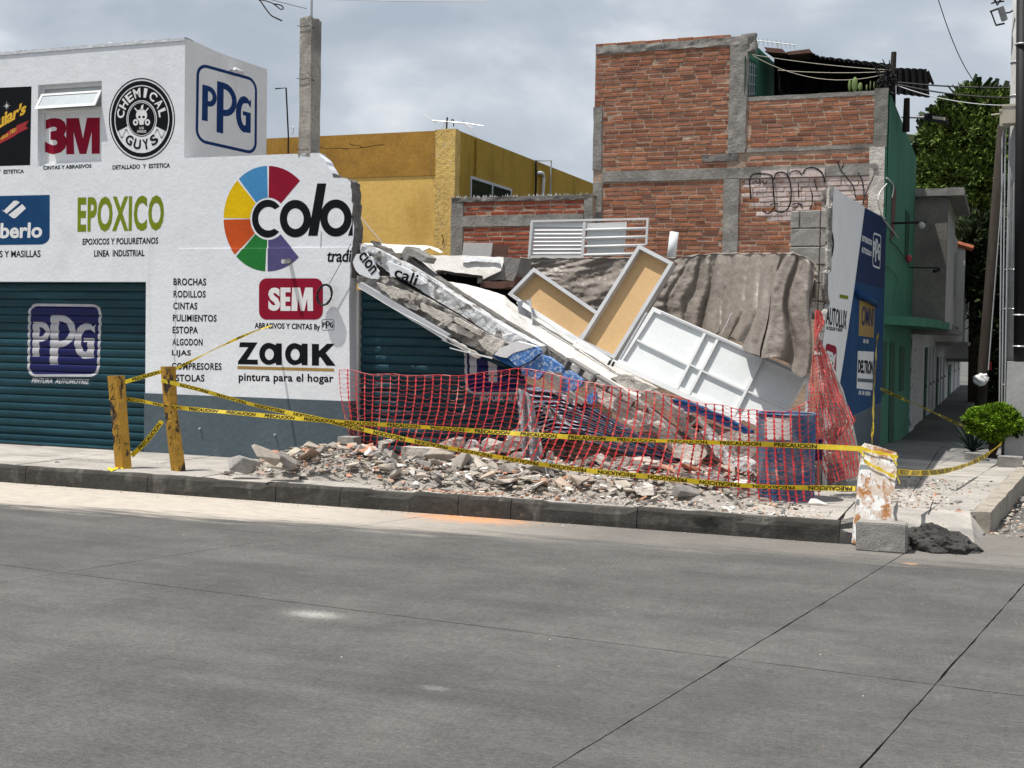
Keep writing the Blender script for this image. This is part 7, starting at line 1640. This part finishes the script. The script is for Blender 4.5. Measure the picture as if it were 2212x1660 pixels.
# ------------------------------------------------------------------ orange safety net
NK = [(733, 13.38, 800, 988, 40), (785, 13.30, 806, 1000, -4), (870, 13.12, 812, 998, -36), (1000, 12.92, 812, 1002, -48), (1110, 12.82, 797, 1004, -52), (1170, 12.75, 802, 1010, -56), (1250, 12.66, 824, 1022, -60), (1340, 12.58, 838, 1036, -58), (1430, 12.50, 852, 1048, -46), (1520, 12.44, 872, 1060, -24), (1600, 12.40, 884, 1074, -4), (1650, 12.38, 888, 1084, 10), (1700, 12.36, 892, 1087, 14), (1742, 12.40, 872, 1080, 10), (1762, 12.55, 858, 1070, 6)]
def nk(u):
    for i in range(len(NK)-1):
        if u <= NK[i+1][0] or i == len(NK)-2:
            f = (u-NK[i][0])/(NK[i+1][0]-NK[i][0]); f = max(0, min(1, f)); g = f*f*(3-2*f) if False else f
            return [NK[i][c]*(1-g)+NK[i+1][c]*g for c in range(5)]
ncol, nrow = 56, 20
def netp(s, t):
    u0 = 733+(1764-733)*s; _, y, vt, vb, ln = nk(u0)
    u = u0+ln*(t**1.9)+3.2*noise.noise(Vector((s*30, t*2.5, 1)))*(.3+t); v = vt+(vb-vt)*t+4.5*noise.noise(Vector((s*22, t*5, 9)))+2*noise.noise(Vector((s*60, t*14, 2)))
    yy_ = y-.06*sin(pi*t)*(.4+.6*noise.noise(Vector((s*9, t*1.5, 4))))+.05*noise.noise(Vector((s*40, t*3, 7)))
    return P(u, v, min(yy_, 13.42))
def net_mesh(fp, nc, nr, wv=.0056, wk=.0140, rh=.0025, sagk=.020, seed=0, sub=3):
    bm = bmesh.new(); r = random.Random(seed)
    for i in range(nc+1):
        s = i/nc; prev = None
        for j in range(nr*2+1):
            t = j/(nr*2); p = fp(s, t); q_ = fp(min(1, s+.004), t)-fp(max(0, s-.004), t); q_.normalize()
            w = wk if j % 2 == 0 else wv; a, b3 = bm.verts.new(p-q_*w), bm.verts.new(p+q_*w+Vector((0, -.003, 0)))
            if prev: bm.faces.new((prev[0], prev[1], b3, a))
            prev = (a, b3)
    for j in range(nr+1):
        t = j/nr
        for i in range(nc):
            prev = None; sg = sagk*r.uniform(-.3, 1.5)
            for k in range(sub+1):
                s = (i+k/sub)/nc; p = fp(s, t)+Vector((0, 0, -sg*sin(pi*k/sub))); ring = [bm.verts.new(p+Vector((0, rh*cos(a), rh*sin(a)))) for a in (0, 2.1, 4.2)]
                if prev:
                    for m_ in range(3): bm.faces.new((prev[m_], prev[(m_+1) % 3], ring[(m_+1) % 3], ring[m_]))
                prev = ring
    return bm
sn = thing('safety_net', 'red orange plastic safety net strung along the rubble and over the drum', 'net', (-4.5, 12.8, ZW))
mk('net_mesh', net_mesh(netp, ncol, nrow), M['net'], sn)
bm = bmesh.new(); tube(bm, [netp(s/60, 0)+Vector((0, 0, .004)) for s in range(61)], .003, 4); mk('top_cord', bm, M['net'], sn)
# second sheet bunched over the leaning plank
LA = [(195, 120), (185, 260), (185, 400), (165, 560), (150, 700), (135, 800), (135, 950), (165, 1100), (190, 1250), (230, 1400), (300, 1560)]
LB = [(240, 125), (275, 225), (215, 330), (300, 500), (345, 620), (390, 800), (470, 920), (532, 1030), (480, 1095), (540, 1300), (565, 1480)]
bn = thing('bunched_net', 'second red orange net bunched over the leaning plank right of the drum', 'net', P(1810, 1050, 13.0))
for ly, (seed, nc, nr, yo, wob) in enumerate(((3, 12, 48, 13.12, .05), (5, 8, 34, 13.16, .07))):
    def fb(s, t, yo=yo, seed=seed, wob=wob):
        a, b3 = ptl(LA, t), ptl(LB, t); sh = ly*.15*sin(t*5+seed); ss = min(1, max(0, s+.12*noise.noise(Vector((t*5, s*3, seed)))+sh*.3))
        u, v = q('t', a[0]*(1-ss)+b3[0]*ss, a[1]*(1-ss)+b3[1]*ss)
        return P(u, v, yo+wob*noise.noise(Vector((s*4, t*9, seed+2)))-.05*sin(pi*s))
    mk('net_fold', net_mesh(fb, nc, nr, .0035, .0065, .0022, .008, seed, 2), M['netdark'], bn)
# ------------------------------------------------------------------ caution tapes with their print
def tape(name, pts, lab, w=.0235, period=.50, flip=False, twist=0, phase=0, text='PRECAUCION', side=1):
    th = thing(name, lab, 'tape', pts[0], 'yellow caution tapes')
    ps = smooth_path(pts, 8); ln = [0]
    for i in range(1, len(ps)): ln.append(ln[-1]+(ps[i]-ps[i-1]).length)
    tot = ln[-1]
    def at(d):
        d = max(0, min(tot, d))
        for i in range(len(ln)-1):
            if d <= ln[i+1]: f = (d-ln[i])/(ln[i+1]-ln[i]+1e-9); return ps[i].lerp(ps[i+1], f), (ps[i+1]-ps[i]).normalized()
        return ps[-1], (ps[-1]-ps[-2]).normalized()
    def fr(d, o, lift_=0):
        p, t = at(d); up = Vector((0, 0, 1)) if abs(t.z) < .9 else Vector((1, 0, 0)); s_ = t.cross(up).normalized(); n_ = s_.cross(t).normalized()
        a = twist*noise.noise(Vector((d*1.1+phase*7, 3.3, 0)))*2.2+.25*sin(d*2.1)
        wv = n_*cos(a)+s_*sin(a); nm_ = s_*cos(a)-n_*sin(a)
        if nm_.y > 0: nm_ = -nm_
        return p+wv*o+nm_*lift_
    bm = bmesh.new(); n_ = max(8, int(tot/.06)); pr = None
    for i in range(n_+1):
        a, b3 = bm.verts.new(fr(tot*i/n_, -w)), bm.verts.new(fr(tot*i/n_, w))
        if pr: bm.faces.new((pr[0], a, b3, pr[1]))
        pr = (a, b3)
    bmesh.ops.solidify(bm, geom=bm.faces[:], thickness=.001)
    mk('tape_strip', bm, M['tape'], th)
    sh = T(text, .03, 1.0); d = .12+phase*period; bm = bmesh.new(); any_ = False
    while d+period*.78 < tot:
        L_ = period*.76; vv = []
        for x_, y_ in sh[0]:
            if flip: x_, y_ = 1-x_, 1-y_
            vv.append(bm.verts.new(fr(d+x_*L_, (y_-.5)*w*1.55, .0035)))
        for f in sh[1]:
            if len(set(f)) > 2:
                try: bm.faces.new([vv[i] for i in f])
                except ValueError: pass
        d += period; mk('tape_print', bm, M['tapeblack'], th); bm = bmesh.new()
    bm.free()
    return th
def TP(*c): return [P(u, v, y) for u, v, y in c]
tape('caution_tape', TP((236, 860, 11.83), (300, 866, 11.82), (378, 880, 11.80), (560, 897, 11.75), (740, 912, 11.7), (900, 922, 11.68), (1100, 936, 11.62), (1300, 948, 11.58), (1500, 955, 11.52), (1700, 962, 11.46), (1864, 970, 11.42)), 'upper yellow caution tape from the left bollard to the white panel', phase=.0, twist=.7)
tape('caution_tape', TP((348, 822, 11.80), (430, 842, 11.78), (560, 878, 11.76), (700, 908, 11.72), (860, 946, 11.66), (1000, 974, 11.6), (1200, 1008, 11.54), (1400, 1030, 11.48), (1620, 1050, 11.40), (1848, 1056, 11.32)), 'lower yellow caution tape with upside-down print, from the right bollard to the white panel', flip=True, phase=.3, twist=.45)
tape('caution_tape', TP((268, 826, 11.83), (310, 814, 11.83), (352, 802, 11.82)), 'short yellow tape between the tops of the two bollards', w=.024, twist=.8)
tape('caution_tape', TP((378, 798, 11.85), (410, 782, 12.1), (470, 752, 12.6), (540, 720, 13.1), (586, 704, 13.42)), 'thin twisted tape from the right bollard up to a nail in the shop wall', w=.016, twist=1.4)
tape('caution_tape', TP((284, 985, 11.9), (315, 955, 11.95), (350, 910, 12.0)), 'short tape slanting between the foot of the left bollard and the right bollard', w=.028, twist=.5)
tape('caution_tape', TP((1938, 1020, 11.5), (1990, 1022, 12.6), (2040, 1018, 14.0), (2090, 1004, 15.6), (2130, 984, 17.2), (2165, 957, 18.8)), 'sagging yellow tape from the white panel back to the ball shrub', w=.028, twist=.4)
tape('caution_tape', TP((1884, 962, 11.6), (1886, 900, 13.0), (1890, 800, 15.5), (1896, 722, 18.5)), 'near-vertical yellow tape rising from the white panel to the painted wall', w=.028, twist=.4)
tape('caution_tape', TP((1898, 838, 20.0), (1950, 862, 21), (2010, 888, 22), (2060, 912, 23), (2082, 920, 23.5)), 'thin dark-printed tape crossing in front of the green doors', w=.022, twist=1.0)
# tape knots round the panel and the bollard foot
kn = thing('tape_knot', 'yellow tape wound round the top of the white panel', 'tape', P(1900, 985, 11.4), 'yellow tape knots')
for a_, b3 in (((1862, 970), (1940, 988)), ((1866, 996), (1934, 1032)), ((1925, 985), (1938, 1005)), ((1934, 1020), (1944, 1045)), ((1855, 972), (1868, 986))):
    A, B2 = P(*a_, yv(a_[1])-.03), P(*b3, yv(b3[1])-.03)
    pr = None; bm = bmesh.new()
    for i in range(9):
        t = i/8; p = A.lerp(B2, t)+Vector((0, rng.uniform(-.006, .006), rng.uniform(-.004, .004))); w_ = .012*(1+.5*sin(i*2)); a, b4 = bm.verts.new(p-Vector((0, 0, w_))), bm.verts.new(p+Vector((0, .006, w_)))
        if pr: bm.faces.new((pr[0], a, b4, pr[1]))
        pr = (a, b4)
    bmesh.ops.solidify(bm, geom=bm.faces[:], thickness=.002); mk('tape_turn', bm, M['tape'], kn)
kn = thing('tape_knot', 'crumpled yellow tape lying at the foot of the left bollard', 'tape', PZ(255, 1014, ZW), 'yellow tape knots')
bm = grid_mesh(lambda s, t: PZ(232+34*s, 1011+6*t+3*sin(s*6), ZW)+Vector((0, 0, .004+.012*abs(sin(s*9+t*4)))), 16, 4, .002); mk('tape_turn', bm, M['tape'], kn)
# black hose ring hanging on the wall beside the SEM label, with its wire
rg = thing('hose_ring', 'black coil of cable hanging on the white wall over the dark red label', 'cable coil', P(*q('d', 1625, 1520), 13.4))
for k in range(4):
    ps = [P(*q('d', 1625+68*cos(a)*(1+.04*k)+rng.uniform(-3, 3), 1412+95*sin(a)*(1+.02*k)+18*cos(a)*-1+rng.uniform(-3, 3)), 13.42-.012*k) for a in [2*pi*i/26 for i in range(27)]]
    bm = bmesh.new(); tube(bm, ps, .010, 6, False); mk('coil_turn', bm, M['coil'], rg, smooth=True)
mk('hanging_wire', tube(bmesh.new(), [P(*q('d', *p), 13.42) for p in ((1885, 910), (1780, 1110), (1670, 1305))], .004, 4), M['rubberblack'], rg)
mk('loose_wire', tube(bmesh.new(), smooth_path([P(*q('f', *p), 14.5) for p in ((150, 10), (250, 130), (350, 248))], 4), .006, 4), M['alum'], None, label='thin pale wire slanting over the yellow wall beside the torn edge', cat='wire')
mk('loose_wire', tube(bmesh.new(), smooth_path([P(*q('g', *p), 12.2) for p in ((1590, 1100), (1575, 1180), (1560, 1200))], 4), .007, 4), M['alum'], None, label='short pale wire hanging from the lower tape', cat='wire')
mk('loose_wire', tube(bmesh.new(), smooth_path([P(*q('g', *p), 12.3) for p in ((1780, 1040), (1850, 1130), (1870, 1200), (1900, 1250))], 4), .006, 4), M['alum'], None, label='curved pale wire trailing over the bent shutter sheet', cat='wire')
